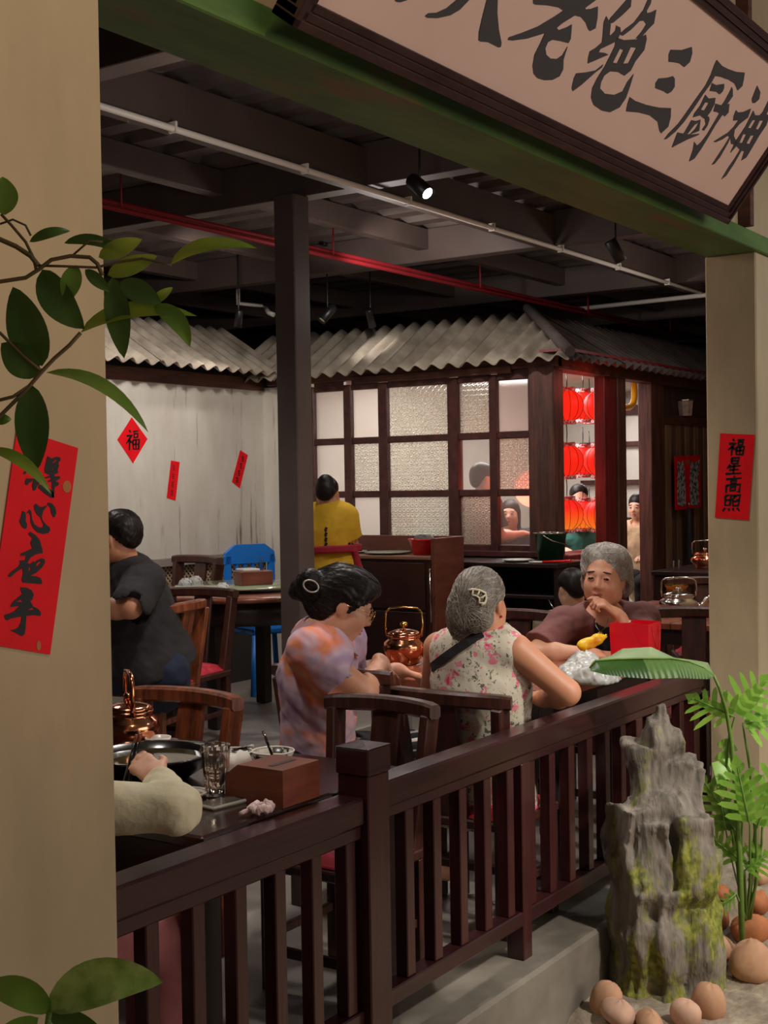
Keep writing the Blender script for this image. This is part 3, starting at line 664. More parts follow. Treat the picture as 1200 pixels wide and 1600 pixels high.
c4 = [[[(262, 600), (270, 650), (290, 690), (220, 750), (150, 810), (125, 870), (170, 870), (250, 860), (180, 930), (120, 960), (40, 985), (45, 1030), (75, 1060), (130, 1035), (210, 1015), (280, 1005), (270, 1080), (240, 1150), (190, 1185), (120, 1195), (200, 1235), (280, 1278), (320, 1250), (335, 1180), (340, 1100), (345, 1000), (440, 985), (540, 1000), (550, 950), (510, 900), (440, 865), (400, 790), (430, 770), (450, 700), (420, 640), (350, 605)], [(265, 770), (300, 800), (200, 805)], [(420, 885), (460, 905), (365, 920)]]]
for polys, fn in ((c1, F1), (c2, F1), (c3, F2), (c4, F2)):
    par = t
    for lp in polys:
        mb = MB(); outline(mb, lp, fn, nY, .0006); q = mb.build('character' if par is t else 'stroke', M_black, par)
        if par is t: par = q
mb = MB(); outline(mb, [[(910+60*math.cos(a), 715+85*math.sin(a)) for a in np.linspace(0, 2*PI, 14)[:-1]]], F1, nY, .0004); mb.build('gold_stamp', M_gold, t)
mb = MB(); outline(mb, [[(518+30*math.cos(a), 1410+70*math.sin(a)) for a in np.linspace(0, 2*PI, 12)[:-1]]], F2, nY, .0004); mb.build('gold_stamp', M_gold, t)

G = {  # brush strokes in a unit square, y down
 'fu': [[(.26, .02), (.38, .14)], [(.08, .30), (.30, .28), (.46, .24), (.30, .42), (.06, .66)], [(.29, .44), (.28, .98)], [(.32, .52), (.46, .64)], [(.54, .10), (.94, .05)], [(.60, .20), (.88, .18), (.85, .36), (.62, .38), (.60, .20)], [(.52, .50), (.56, .94)], [(.52, .50), (.97, .46), (.93, .92), (.56, .92)], [(.75, .48), (.74, .92)], [(.55, .70), (.93, .68)]],
 'xing': [[(.30, .06), (.33, .38)], [(.30, .06), (.74, .02), (.68, .36), (.33, .37)], [(.32, .21), (.69, .19)], [(.28, .43), (.10, .66)], [(.20, .56), (.88, .48)], [(.50, .42), (.50, .94)], [(.24, .74), (.78, .70)], [(.06, .97), (.96, .92)]],
 'gao': [[(.48, .0), (.56, .10)], [(.06, .20), (.94, .13)], [(.34, .28), (.67, .26), (.64, .43), (.37, .44), (.34, .28)], [(.12, .54), (.14, 1.)], [(.12, .56), (.92, .50), (.88, .96), (.74, .90)], [(.35, .67), (.66, .65), (.63, .84), (.37, .85), (.35, .67)]],
 'zhao': [[(.08, .08), (.12, .66)], [(.08, .08), (.42, .04), (.40, .62), (.12, .64)], [(.12, .34), (.40, .32)], [(.50, .08), (.94, .04), (.88, .34), (.74, .28)], [(.68, .08), (.48, .38)], [(.54, .42), (.92, .38), (.88, .64), (.58, .66), (.54, .42)], [(.14, .78), (.02, .98)], [(.36, .80), (.39, .97)], [(.58, .78), (.66, .96)], [(.82, .76), (.99, .97)]],
}
def glyph(name, mb, fn, c, w_, h, sk, nrm, wt=.13):
    """glyph centred at traced point c, w_ by h traced pixels, sheared by sk"""
    for st in G[name]:
        pts = [(c[0]+(x-.5)*w_-(y-.5)*sk, c[1]+(y-.5)*h) for x, y in st]; ribbon(mb, pts, wt*w_, fn, nrm, .0006)
# --- couplet on the right pillar
XP = 5.46; nX = Vector((-1, 0, 0)); cor = [atX(*p, XP) for p in ((1117.3, 808.7), (1170, 813), (1179.7, 679.3), (1125.7, 677))]
t, o = sheet('red_couplet', 'short red paper strip with four black brush characters on the right pillar', 'couplet', cor, M_red, nX)
Fp = lambda x, y: atX(x, y, XP)-o+nX*.0035
for nm, c in (('fu', (1150.5, 699)), ('xing', (1147.5, 728)), ('gao', (1146, 757)), ('zhao', (1144, 786))):
    mb = MB(); glyph(nm, mb, Fp, c, 27, 27, 3, nX, .15); mb.build('character', M_black, t)
# --- papers on the weathered wall
YB = 6.97; FB = lambda o: (lambda x, y: atY(x, y, YB)-o+nY*.0035)
cor = [atY(*p, YB) for p in ((183, 687), (207.5, 724), (230, 686), (205.5, 652))]
t, o = sheet('fortune_diamond', 'red diamond paper with a black brush character on the weathered white wall', 'paper decoration', cor, M_red, nY)
mb = MB(); glyph('fu', mb, FB(o), (206.5, 688), 22, 33, 0, nY, .15); mb.build('character', M_black, t)
M_dred = mat('dark red print', (120, 6, 18), rough=.6)
for cor_, lab, cs in ((((260, 778), (274, 782), (280.5, 722), (267, 719.5)), 'small upright red paper strip on the weathered wall below the diamond', ((271, 731), (270.2, 744), (269.4, 757), (268.4, 770))),
                      (((362, 753), (374.5, 763), (387, 711), (375, 703.5)), 'tilted dark-lettered red paper strip nearest the wall corner', ((379, 717), (376, 728), (373, 739), (370, 750)))):
    cor = [atY(*p, YB) for p in cor_]; t, o = sheet('red_strip', lab, 'paper decoration', cor, M_red, nY)
    for i, c in enumerate(cs):
        mb = MB(); 
        for st in ([(-.4, -.3), (.4, -.35)], [(0, -.5), (0, .5)], [(-.4, .1), (.4, .05)], [(-.3, .4), (.35, .42)]):
            ribbon(mb, [(c[0]+x*6, c[1]+y*9) for x, y in st], 1.4, FB(o), nY, .0005)
        mb.build('character', M_dred if 'upright' in lab else M_black, t)
# --- red print of two door guardians, hung on the plank wall
YD = 4.24; cor = [atY(*p, YD) for p in ((1054.5, 797), (1094, 793), (1093, 711), (1053.5, 713))]
t, o = sheet('door_print', 'red door print with two grey-blue figure panels on the plank wall', 'print', cor, M_red, nY, .0, None, .006)
M_fig = mat('figure print', (196, 190, 186), (40, 60, 92), .6, 34., detail=5., lo=.44, hi=.56)
for (x0, x1) in ((1056.5, 1070.5), (1076.5, 1091)):
    mb = MB(); outline(mb, [[(x0+1, 720), (x0, 756), (x0+1, 788), (x1-2, 792), (x1, 786), (x1-1, 750), (x1+(1 if x0 > 1070 else -4), 718), ((x0+x1)/2, 724)]], lambda x, y: atY(x, y, YD)-o+nY*.007, nY, .0006); mb.build('figure_panel', M_fig, t)
mb = MB()
for x in (1071.8, 1075.6): outline(mb, [[(x-1.3, 718), (x-1.3, 726), (x+1.3, 726), (x+1.3, 718)]], lambda a, b_: atY(a, b_, YD)-o+nY*.007, nY, .0006)
mb.build('gold_mark', M_gold, t)
# ------------------------------------------------------------------ furniture
M_chair = mat('dark stained chair wood', (76, 38, 28), (44, 22, 18), .4, 5., (5, 5, 1), bump=.12, bscale=12., coat=.2)
M_chairL = mat('reddish stained chair wood', (150, 80, 46), (74, 36, 24), .38, 5., (5, 5, 1), bump=.12, bscale=12., coat=.3)
M_table = mat('dark lacquered table', (52, 30, 27), (38, 22, 20), .22, 4., (1, 6, 1), coat=.5)
M_tableR = mat('reddish table planks', (146, 80, 54), (110, 56, 38), .28, 4., (1, 7, 1), coat=.4)
M_dkwood = mat('near black wood', (44, 26, 24), (32, 19, 18), .4, 4., (1, 1, 4))
M_copper = mat('polished copper', (214, 140, 104), rough=.16, metal=1.); M_brass = mat('brass', (204, 164, 92), rough=.2, metal=1.)
M_tin = mat('polished steel', (200, 190, 182), rough=.18, metal=1.)
M_porc = mat('white porcelain', (222, 216, 206), rough=.25); M_blk = mat('black enamel', (14, 12, 12), rough=.2, coat=.4)
M_boxw = mat('reddish box wood', (132, 66, 40), (104, 48, 30), .35, 5., (1, 1, 6), coat=.3)
M_plasR = mat('red plastic', (214, 24, 34), rough=.3); M_plasG = mat('dark green plastic', (14, 66, 40), rough=.3); M_plasB = mat('blue plastic', (20, 110, 196), rough=.35)
# floral cushion cloth
M_cush = mat('red floral cloth', (172, 16, 40), rough=.8)
N, L, b = nodes(M_cush); tc = N.new('ShaderNodeTexCoord'); vo = N.new('ShaderNodeTexVoronoi'); vo.inputs['Scale'].default_value = 16.; L.new(tc.outputs['Object'], vo.inputs['Vector'])
cr = N.new('ShaderNodeValToRGB'); cr.color_ramp.interpolation = 'CONSTANT'
for p, c in ((.0, (228, 150, 160)), (.14, (226, 196, 120)), (.20, (60, 96, 56)), (.27, (190, 30, 60)), (.5, (168, 14, 38))):
    e = cr.color_ramp.elements.new(p) if p > 0 else cr.color_ramp.elements[0]; e.position = p; e.color = lin(c)
cr.color_ramp.elements[len(cr.color_ramp.elements)-1].color = lin((168, 14, 38)); L.new(vo.outputs['Distance'], cr.inputs[0]); L.new(cr.outputs[0], b.inputs['Base Color'])

def sweep_arc(mb, R, a0, a1, z, w_, h, seg=14, cy=0., dip=0.):
    """bar with rounded section along an arc seen from above"""
    pts = []
    for i in range(seg+1):
        a = a0+(a1-a0)*i/seg; f = abs(2*i/seg-1); pts.append((a, z-dip*f*f))
    sec = [(math.cos(t)*w_/2*(.94 if abs(math.sin(t)) > .5 else 1), math.sin(t)*h/2) for t in np.linspace(0, 2*PI, 13)[:-1]]
    sec = [(max(-w_/2, min(w_/2, x*1.35)), max(-h/2, min(h/2, y*1.35))) for x, y in sec]
    vs = []; fs = []; n = len(sec)
    for k, (a, zz) in enumerate(pts):
        sc = .86 if k in (0, len(pts)-1) else 1.
        for x, y in sec: vs.append(((R+x*sc)*math.cos(a), cy+(R+x*sc)*math.sin(a), zz+y*sc))
    for k in range(len(pts)-1):
        for i in range(n): fs.append((k*n+i, k*n+(i+1) % n, (k+1)*n+(i+1) % n, (k+1)*n+i))
    fs.append(tuple(range(n))); fs.append(tuple(range((len(pts)-1)*n, len(pts)*n))[::-1])
    mb.add(vs, [f[::-1] for f in fs], False); return mb
def make_chair(name, label, m, group):
    t = thing(name, label, 'chair', (0, 0, 0), 0, group)
    D = math.radians
    MB().box((-.23, -.21, .405), (.23, .22, .44), .006).build('seat', m, t)
    sd = MB(); nx = 8; vs = []; fs = []
    for i in range(nx+1):
        for j in range(nx+1):
            u = i/nx*2-1; v = j/nx*2-1; bul = (1-u**4)*(1-v**4); vs.append((u*.215, v*.20+.005, .442+.05*bul**.5))
    for i in range(nx):
        for j in range(nx): a = i*(nx+1)+j; fs.append((a, a+nx+1, a+nx+2, a+1))
    sd.add(vs, fs, True); sd.box((-.213, -.193, .438), (.213, .203, .452), .006); sd.build('cushion', M_cush, t)
    for sx in (-1, 1):
        MB().box((sx*.20-.025, .165, 0), (sx*.20+.025, .215, .405), .004).build('leg', m, t)
        MB().box((sx*.20-.025, -.205, 0), (sx*.20+.025, -.155, .405), .004).build('leg', m, t)
        MB().box((sx*.20-.012, -.155, .17), (sx*.20+.012, .165, .20), .003).build('stretcher', m, t)
        mb = MB().beam((sx*.195, -.175, .43), (sx*.225, -.235, .885), .042, .078, .005, up=(0, 1, 0)); mb.build('back_post', m, t)
    for yy, zz in ((.19, .12), (-.18, .24)): MB().box((-.175, yy-.012, zz), (.175, yy+.012, zz+.032), .003).build('stretcher', m, t)
    MB().beam((0, -.185, .43), (0, -.265, .885), .022, .125, .004, up=(1, 0, 0)).build('splat', m, t)
    cr_ = MB(); sweep_arc(cr_, .75, D(270-20.5), D(270+20.5), .908, .056, .056, 14, .485, .006); cr_.build('crest_rail', m, t)
    return t
DARKCH = 'dark wooden chairs with red floral cushions'
chair0 = make_chair('dining_chair', 'x', M_chair, DARKCH); chairR = make_chair('dining_chair', 'x', M_chairL, DARKCH)
_used = {chair0: False, chairR: False}
def ang(al):
    """world z-rotation that turns local +y towards the direction al degrees right of the view direction"""
    d = FV*math.cos(math.radians(al))+RV*math.sin(math.radians(al)); return math.atan2(-d.x, d.y)
def put_chair(proto, px, py, al, label, zc=.93, zbase=0., sc=1.):
    c = atZ(px, py, zbase+.93*sc); rz = ang(al); o = proto if not _used[proto] else copy_tree(proto); _used[proto] = True
    off = Matrix.Rotation(rz, 3, 'Z')@Vector((0, -.25*sc, 0)); o.location = (c.x-off.x, c.y-off.y, zbase); o.rotation_euler = (0, 0, rz); o.scale = (sc, sc, sc); o['label'] = label; return o
def put_chair_xy(proto, x, y, al, label, zbase=0.):
    o = proto if not _used[proto] else copy_tree(proto); _used[proto] = True
    o.location = (x, y, zbase); o.rotation_euler = (0, 0, ang(al)); o['label'] = label; return o
FX, BX = 33.9, 213.9          # facing along +x / -x: the chairs stand square to the tables
put_chair_xy(chair0, 4.14, 2.88, FX, 'dark wooden chair under the woman in the tie-dye shirt')
put_chair(chair0, 600, 1090, BX, 'dark wooden chair with bright crest edge just beyond the railing post', sc=.95).scale = (.84, .95, .95)
put_chair_xy(chair0, 4.20, 2.42, FX, 'dark wooden chair under the woman in the floral blouse').scale = (.96, .96, .93)
put_chair(chairR, 296, 1078, BX, 'reddish wooden chair with broad splat beyond the black hot pot', sc=.95)
put_chair_xy(chair0, 5.80, 2.72, BX, 'dark wooden chair behind the woman in the brown shirt')
put_chair_xy(chair0, 5.86, 3.27, BX, 'empty dark chair beside the woman in the brown shirt')
put_chair(chair0, 1084, 950, 196, 'dark chair at the right-hand table beside the right pillar')
put_chair(chair0, 1100, 902, 186, 'dark chair farthest right against the plank wall')
put_chair(chair0, 316, 919, 205, 'dark chair with a pale-lit crest rail by the cups on the rear table', zbase=.2, sc=.9)
put_chair_xy(chair0, 6.55, 6.15, 225, 'dark chair on the far side of the rear round table', .2)
put_chair(chairR, 291, 941, 290, 'reddish wooden chair under the man in the black shirt', zbase=.2, sc=.88)

# --- near table (rectangular, against the railing)
def rect_table(name, label, x0, y0, x1, y1, z, m, mleg, planks=0, apron=.09, leg=.07):
    t = thing(name, label, 'table', (0, 0, 0))
    if planks:
        n = planks; w_ = (y1-y0)/n
        for i in range(n): MB().box((x0, y0+i*w_+.0015, z-.035), (x1, y0+(i+1)*w_-.0015, z), .003).build('top_plank', m, t)
    else: MB().box((x0, y0, z-.035), (x1, y1, z), .006).build('tabletop', m, t)
    for (a, b_, c, d) in ((x0+.03, y0+.03, x1-.03, y0+.055), (x0+.03, y1-.055, x1-.03, y1-.03), (x0+.03, y0+.055, x0+.055, y1-.055), (x1-.055, y0+.055, x1-.03, y1-.055)):
        MB().box((a, b_, z-.035-apron), (c, d, z-.035), .003).build('apron', mleg, t)
    for lx in (x0+.02, x1-.02-leg):
        for ly in (y0+.02, y1-.02-leg): MB().box((lx, ly, 0), (lx+leg, ly+leg, z-.035), .004).build('leg', mleg, t)
    return t
rect_table('dining_table', 'black lacquered table against the railing, set with a hot pot', 2.39, 2.156, 3.30, 3.20, .75, M_table, M_dkwood, 0, .12)
rect_table('dining_table', 'reddish plank table between the three seated women', 4.52, 2.26, 5.58, 3.42, .80, M_tableR, M_dkwood, 8)
rect_table('dining_table', 'reddish plank table holding brass kettles near the right pillar', 7.05, 2.55, 8.35, 3.45, .79, M_tableR, M_dkwood, 7)
rect_table('side_table', 'near-black narrow side table under a kettle by the plank wall', 9.3, 3.35, 10.7, 3.85, .92, M_dkwood, M_dkwood, 0, .06, .06)
# round rear table on the platform with a turntable
t = thing('round_table', 'round dark table with a glass turntable in front of the lattice wainscot', 'table', (6.18, 5.22, .2))
MB().lathe([(0, .735), (.60, .735), (.62, .742), (.63, .755), (.62, .768), (.60, .772), (0, .772)], 48).build('tabletop', M_tableR, t)
MB().lathe([(.54, .60), (.55, .60), (.55, .735), (.54, .735)], 40).build('apron', M_dkwood, t)
for a in (.4, 2.0, 3.5, 5.1): MB().boxc((.46*math.cos(a), .46*math.sin(a), .37), (.075, .075, .73), .004).build('leg', M_dkwood, t)
M_tgl = mat('greenish turntable glass', (150, 160, 130), rough=.12, coat=.5)
tt = MB().lathe([(0, .0), (.06, 0), (.06, .02), (.40, .022), (.405, .027), (.40, .032), (0, .032)], 44).build('turntable', M_tgl, None, (6.18, 5.22, .973)); tag(tt, 'pale glass turntable on the round rear table', 'turntable')

# --- kettles
def kettle(label, loc, s=1., rz=0, m=M_copper, mk=M_brass, tall=1.):
    t = thing('kettle', label, 'kettle', loc, rz)
    prof = [(0, 0), (.062, 0), (.066, .006), (.064, .014), (.076, .03), (.090, .055), (.094, .075), (.088, .096), (.074, .108), (.072, .116), (.076, .122), (.074, .128), (.066, .130)]
    MB().lathe([(r*s, z*s*tall) for r, z in prof], 28).build('body', m, t)
    MB().lathe([(r*s, z*s*tall) for r, z in ((.072, .130), (.074, .134), (.06, .142), (.035, .150), (.012, .153), (0, .153))], 28).build('lid', m, t)
    MB().lathe([(r*s, z*s*tall) for r, z in ((.006, .152), (.006, .160), (.016, .166), (.018, .174), (.012, .182), (0, .184))], 14).build('knob', mk, t)
    MB().tube([(x*s, 0, z*s*tall) for x, z in ((.082, .045), (.105, .052), (.122, .075), (.132, .102), (.150, .120))], [.022*s, .018*s, .013*s, .011*s, .010*s], 12).build('spout', m, t)
    hp = [(-.078, .12), (-.084, .17), (-.080, .225), (-.062, .243), (0, .248), (.062, .243), (.080, .225), (.084, .17), (.078, .12)]
    MB().tube([(x*s, 0, z*s*tall) for x, z in hp], (.0045 if mk is not M_copper else .0075)*s, 8).build('handle', mk, t)
    return t
K2 = atZ(632, 1037, .80); kettle('copper kettle with raised handle on the table before the tie-dye shirt', (K2.x, K2.y, .80), 1.02, math.atan2(RV.y, RV.x)-.25, M_copper, M_brass)
K1 = atZ(203, 1172, .75); kettle('copper kettle with a broad copper handle half hidden by the left pillar', (K1.x, K1.y, .75), 1.05, math.atan2(RV.y, RV.x)+1.9, M_copper, M_copper, .98)
K3 = atZ(1000, 944, .79); kettle('low steel kettle with upturned spout on the right-hand plank table', (7.55, 2.95, .79), 1.25, math.atan2(RV.y, RV.x)-.1, M_tin, M_tin, .72)
kettle('copper kettle with thin handle on the near-black side table', (9.72, 3.58, .92), 1.2, math.atan2(RV.y, RV.x)-.2, M_copper, M_tin, .72)
kettle('steel kettle at the right end of the near-black side table', (10.3, 3.52, .92), 1.2, math.atan2(RV.y, RV.x)+2.7, M_tin, M_tin, .72)
# brass sheet ornament behind the steel kettle
t = thing('brass_lantern', 'brass box-like burner with two dark rods on the right-hand table', 'burner', (7.95, 3.12, .79))
MB().lathe([(.0, .0), (.07, 0), (.075, .02), (.06, .12), (.075, .14), (.07, .15), (0, .15)], 6, smooth=False).build('body', M_brass, t)
for sx in (-1, 1): MB().tube([(sx*.04, 0, .14), (sx*.045, 0, .30)], .005, 8).build('rod', M_dkwood, t)

# --- things on the near table
def bowl(name, label, cat, loc, r, h, m, m_in=None, rim=.004, group=None):
    t = thing(name, label, cat, loc, 0, group)
    MB().lathe([(0, 0), (r*.5, 0), (r*.52, h*.1), (r*.86, h*.55), (r, h), (r-rim, h), (r*.84, h*.55), (r*.5, h*.16), (0, h*.14)], 30).build('bowl', m, t)
    if m_in: MB().lathe([(0, h*.62), (r*.4, h*.66), (r*.84, h*.6)], 24).build('contents', m_in, t)
    return t
p = atZ(248, 1216, .75)
t = thing('hot_pot', 'wide black hot pot with clear dark broth on the near table', 'pot', (2.80, 2.72, .75))
MB().lathe([(0, .0), (.10, .0), (.12, .01), (.165, .04), (.172, .065), (.185, .072), (.185, .078), (.168, .076), (.155, .05), (.11, .022), (0, .02)], 40).build('pot', M_blk, t)
M_broth = mat('dark broth', (40, 30, 20), (70, 62, 34), .08, 20.); MB().lathe([(0, .058), (.163, .058)], 40).build('broth', M_broth, t)
for s in (-1, 1): MB().tube([(s*.18, -.035, .06), (s*.215, -.025, .066), (s*.215, .025, .066), (s*.18, .035, .06)], .008, 8).build('handle', M_blk, t)
bowl('paper_cup', 'low white paper cup standing behind the black hot pot', 'cup', (3.07, 2.95, .75), .042, .055, M_porc)
M_food = mat('stir-fried food', (150, 88, 40), (90, 60, 30), .6, 40., bump=.8); M_rice = mat('pale food', (196, 180, 120), (176, 120, 60), .6, 40., bump=.6)
for (x, y, px, lab, mf, r) in ((0, 0, (364, 1197), 'patterned bowl of brown food just behind the water glass', M_food, .062), (0, 0, (427, 1196), 'white-rimmed dark bowl by the upright black chopstick', M_rice, .066), (0, 0, (372, 1218), 'small patterned bowl between the glass and the tissue box', M_food, .05), (0, 0, (290, 1248), 'small plate of red food by the white sleeve', M_food, .06)):
    q = atZ(*px, .75); bowl('bowl', lab, 'bowl', (q.x, q.y, .75), r, .045 if 'plate' not in lab else .018, mat('dark patterned porcelain', (60, 58, 58), (206, 200, 190), .25, 26., lo=.45, hi=.5), mf)
    MBr = MB().tube([(q.x+(r-.002)*math.cos(a)-0, q.y+(r-.002)*math.sin(a), .75+(.045 if 'plate' not in lab else .018)) for a in np.linspace(0, 2*PI, 25)[:-1]], .003, 6, closed=True)
    o_ = MBr.build('rim', M_porc, None); par = [x for x in bpy.data.objects if x.get('label') == lab][0]; o_.parent = par; o_.matrix_parent_inverse = Matrix.Translation(-Vector(par.location))
# chopsticks
for (a, b_, lab) in (((428, 1187, .80), (411, 1143, .87), 'upright black chopstick with a silver tip'), ((366, 1172, .81), (396, 1165, .81), 'black chopstick with a pale band lying on the brown bowl')):
    A = atZ(*a); q = atD(b_[0], b_[1], (Vector(A)-Vector((0, 0, CAMH))).dot(Vector(CM[:, 2])) - .03)
    t = thing('chopstick', lab, 'chopstick', A); d = (q-A)
    MB().tube([(0, 0, 0), d*.7], .004, 8).build('stick', M_blk, t); MB().tube([d*.7, d], .0042, 8).build('tip', M_tin if 'silver' in lab else M_porc, t)
# tissue box with a sloping shoulder
t = thing('tissue_box', 'reddish-brown wooden tissue box with sloped shoulder beside the railing', 'tissue box', (2.71, 2.158, .75))
prof = [(0, 0), (.20, 0), (.20, .068), (.155, .100), (0, .100)]
MB().prism(prof, .160, Matrix(((0, 0, 1, 0), (1, 0, 0, 0), (0, 1, 0, 0), (0, 0, 0, 1)))).build('box', M_boxw, t)
MB().box((.03, .055, .0998), (.13, .072, .1012)).build('slot', M_dkwood, t)
mb = MB(); rs = np.random.RandomState(3); vs = []; fs = []
for i in range(7):
    for j in range(5): vs.append((.02+.018*i, .20+.012*j+.004*rs.rand(), .05+.055*math.sin(j/4*PI*.8)+.016*rs.rand()))
for i in range(6):
    for j in range(4): a = i*5+j; fs.append((a, a+1, a+6, a+5))
mb.add(vs, fs, True).build('tissue', M_porc, t)
# glass tumbler
M_glass = bpy.data.materials.new('tumbler glass'); M_glass.use_nodes = True
_b = M_glass.node_tree.nodes['Principled BSDF']; _b.inputs['Transmission Weight'].default_value = 1.; _b.inputs['Roughness'].default_value = .02; _b.inputs['IOR'].default_value = 1.45; _b.inputs['Base Color'].default_value = (.95, .94, .92, 1)
q = atZ(338, 1246, .75)
t = thing('drinking_glass', 'tall faceted drinking glass of water on the near table', 'glass', (q.x, q.y, .75))
h = .135; seg = 24
def facet(r, z): return [(r*(1-.035*(k % 2))*math.cos(2*PI*k/seg), r*(1-.035*(k % 2))*math.sin(2*PI*k/seg), z) for k in range(seg)]
rings = [facet(.027, 0), facet(.028, .004), facet(.031, .06), facet(.034, .078), facet(.037, h)]+[[(.0345*math.cos(2*PI*k/seg), .0345*math.sin(2*PI*k/seg), h) for k in range(seg)], [(.029*math.cos(2*PI*k/seg), .029*math.sin(2*PI*k/seg), .07) for k in range(seg)], [(.024*math.cos(2*PI*k/seg), .024*math.sin(2*PI*k/seg), .014) for k in range(seg)]]
vs = [v for r in rings for v in r]; fs = [tuple(range(seg))[::-1]]+[(i*seg+k, i*seg+(k+1) % seg, (i+1)*seg+(k+1) % seg, (i+1)*seg+k) for i in range(len(rings)-1) for k in range(seg)]+[tuple(range((len(rings)-1)*seg, len(rings)*seg))]
MB().add(vs, fs, False).build('tumbler', M_glass, t)
M_water = bpy.data.materials.new('water'); M_water.use_nodes = True; _b = M_water.node_tree.nodes['Principled BSDF']; _b.inputs['Transmission Weight'].default_value = 1.; _b.inputs['Roughness'].default_value = 0.; _b.inputs['IOR'].default_value = 1.33; _b.inputs['Base Color'].default_value = (.9, .82, .72, 1)
MB().lathe([(0, .0145), (.0236, .0145), (.0285, .07), (.0325, .112), (0, .112)], 24).build('water', M_water, t)
t.scale = (1.12, 1.12, 1.08)
# phone in a clear case with a beaded strap
q = [atZ(*p_, .75) for p_ in ((309, 1252), (360, 1273), (396, 1257), (345, 1243))]
c = (q[0]+q[1]+q[2]+q[3])/4; dv = (q[3]-q[0]).normalized()
ph = thing('phone', 'phone in a clear case lying by the tissue box', 'phone', (c.x, c.y, .75), math.atan2(dv.y, dv.x))
M_case = mat('clear phone case', (176, 172, 160), rough=.12, coat=.6); M_screen = mat('phone back', (120, 112, 100), (86, 80, 74), .1, 12., coat=.6)
MB().box((-.075, -.038, 0), (.075, .038, .011), .004).build('case', M_case, ph); MB().box((-.070, -.033, .0108), (.070, .033, .0116)).build('glass_back', M_screen, ph)
MB().box((.035, -.03, .0115), (.066, 0, .0135), .001).build('camera_bump', M_blk, ph)
q = atZ(409, 1272, .75); M_scr = mat('pink crochet cloth', (214, 170, 172), (236, 214, 210), .85, 60., bump=.8)
sc_ = thing('scrunchie', 'crumpled pink and white scrunchie on the table edge beside the phone', 'scrunchie', (q.x, q.y, .768))
mb = MB(); pts = []; rr = []
for k in range(48):
    a = 2*PI*k/48; pts.append((.030*math.cos(a)*(1+.15*math.sin(3*a)), .020*math.sin(a), .004*math.sin(5*a))); rr.append(.0105+.003*math.sin(k*2.4))
mb.tube(pts, rr, 8, closed=True).build('band', M_scr, sc_)
MB().tube([(-.02, .008, 0), (-.045, .02, -.004), (-.06, .024, -.008)], .006, 8).build('strap', M_scr, sc_)

# --- things on the women's table
q = atZ(1010, 1034, .80); BQ = Vector((5.42, 2.32, .80))
bg = thing('gift_bag', 'red paper gift bag with cord handles on the women\'s table', 'bag', (BQ.x, BQ.y, .80), .05)
M_bag = mat('glossy red card', (228, 12, 36), (212, 8, 30), .35, 6.)
w2, d2, hh = .075, .085, .175
vs = [(-w2, -d2, 0), (w2, -d2, 0), (w2, d2, 0), (-w2, d2, 0), (-w2-.006, -d2-.004, hh), (w2+.004, -d2-.006, hh), (w2+.006, d2+.004, hh), (-w2-.004, d2+.006, hh), (-w2-.002, .0, hh+.006), (w2+.0, 0, hh+.004)]
vs2 = [(x*.97, y*.97, z+.002 if z < .1 else z) for x, y, z in vs]
fo = [(0, 3, 2, 1), (0, 1, 5, 4), (2, 3, 7, 6), (1, 2, 6, 9, 5), (3, 0, 4, 8, 7)]
n_ = len(vs); fi = [tuple(i+n_ for i in f[::-1]) for f in fo]; rimo = [4, 5, 9, 6, 7, 8]
fr = [(rimo[i], rimo[(i+1) % 6], rimo[(i+1) % 6]+n_, rimo[i]+n_) for i in range(6)]
MB().add(vs+vs2, fo+fi+fr).build('body', M_bag, bg)
MB().tube([(.078, -.04, .165), (.088, -.035, .12), (.094, 0, .03), (.09, .03, .12), (.079, .035, .165)], .0025, 6).build('cord_handle', M_plasR, bg)
MB().tube([(-.04, -.088, .165), (-.035, -.10, .10), (0, -.10, .05), (.035, -.10, .10), (.04, -.088, .165)], .0025, 6).build('cord_handle', M_plasR, bg)
# crumpled plastic bag
q = atZ(915, 1062, .80); pbl = Vector((4.80, 2.36, .80))
S = SDF((-.16, -.15, -.06), (.16, .15, .13), .005)
S.ell((0, 0, .02), (.12, .10, .045), k=.03).ell((.05, .03, .05), (.06, .05, .04), k=.03).ell((-.05, -.05, .03), (.06, .05, .04), k=.03).ell((0, -.09, -.01), (.08, .03, .04), k=.03)
S.displace(lambda P: .012*np.abs(fbm(P, 9., 5, 3))-.004+.004*fbm(P, 26., 8, 2)); S.plane_cut((0, 0, 0.0), (0, 0, -1))
M_pbag = bpy.data.materials.new('thin white plastic'); M_pbag.use_nodes = True; _b = M_pbag.node_tree.nodes['Principled BSDF']; _b.inputs['Base Color'].default_value = lin((206, 204, 198)); _b.inputs['Roughness'].default_value = .25; _b.inputs['Transmission Weight'].default_value = .4; _b.inputs['Subsurface Weight'].default_value = .2; _b.inputs['Subsurface Radius'].default_value = (.02, .02, .02)
PB = atZ(914, 1056, .82); pb_ = S.build('plastic_bag', M_pbag, None, (PB.x, PB.y, .801)); pb_.scale = (1.15, 1.15, 1.2); tag(pb_, 'crumpled thin white plastic bag on the women\'s table', 'plastic bag')
M_mango = mat('yellow fruit', (240, 190, 20), (226, 90, 20), .4, 14., lo=.5, hi=.75)
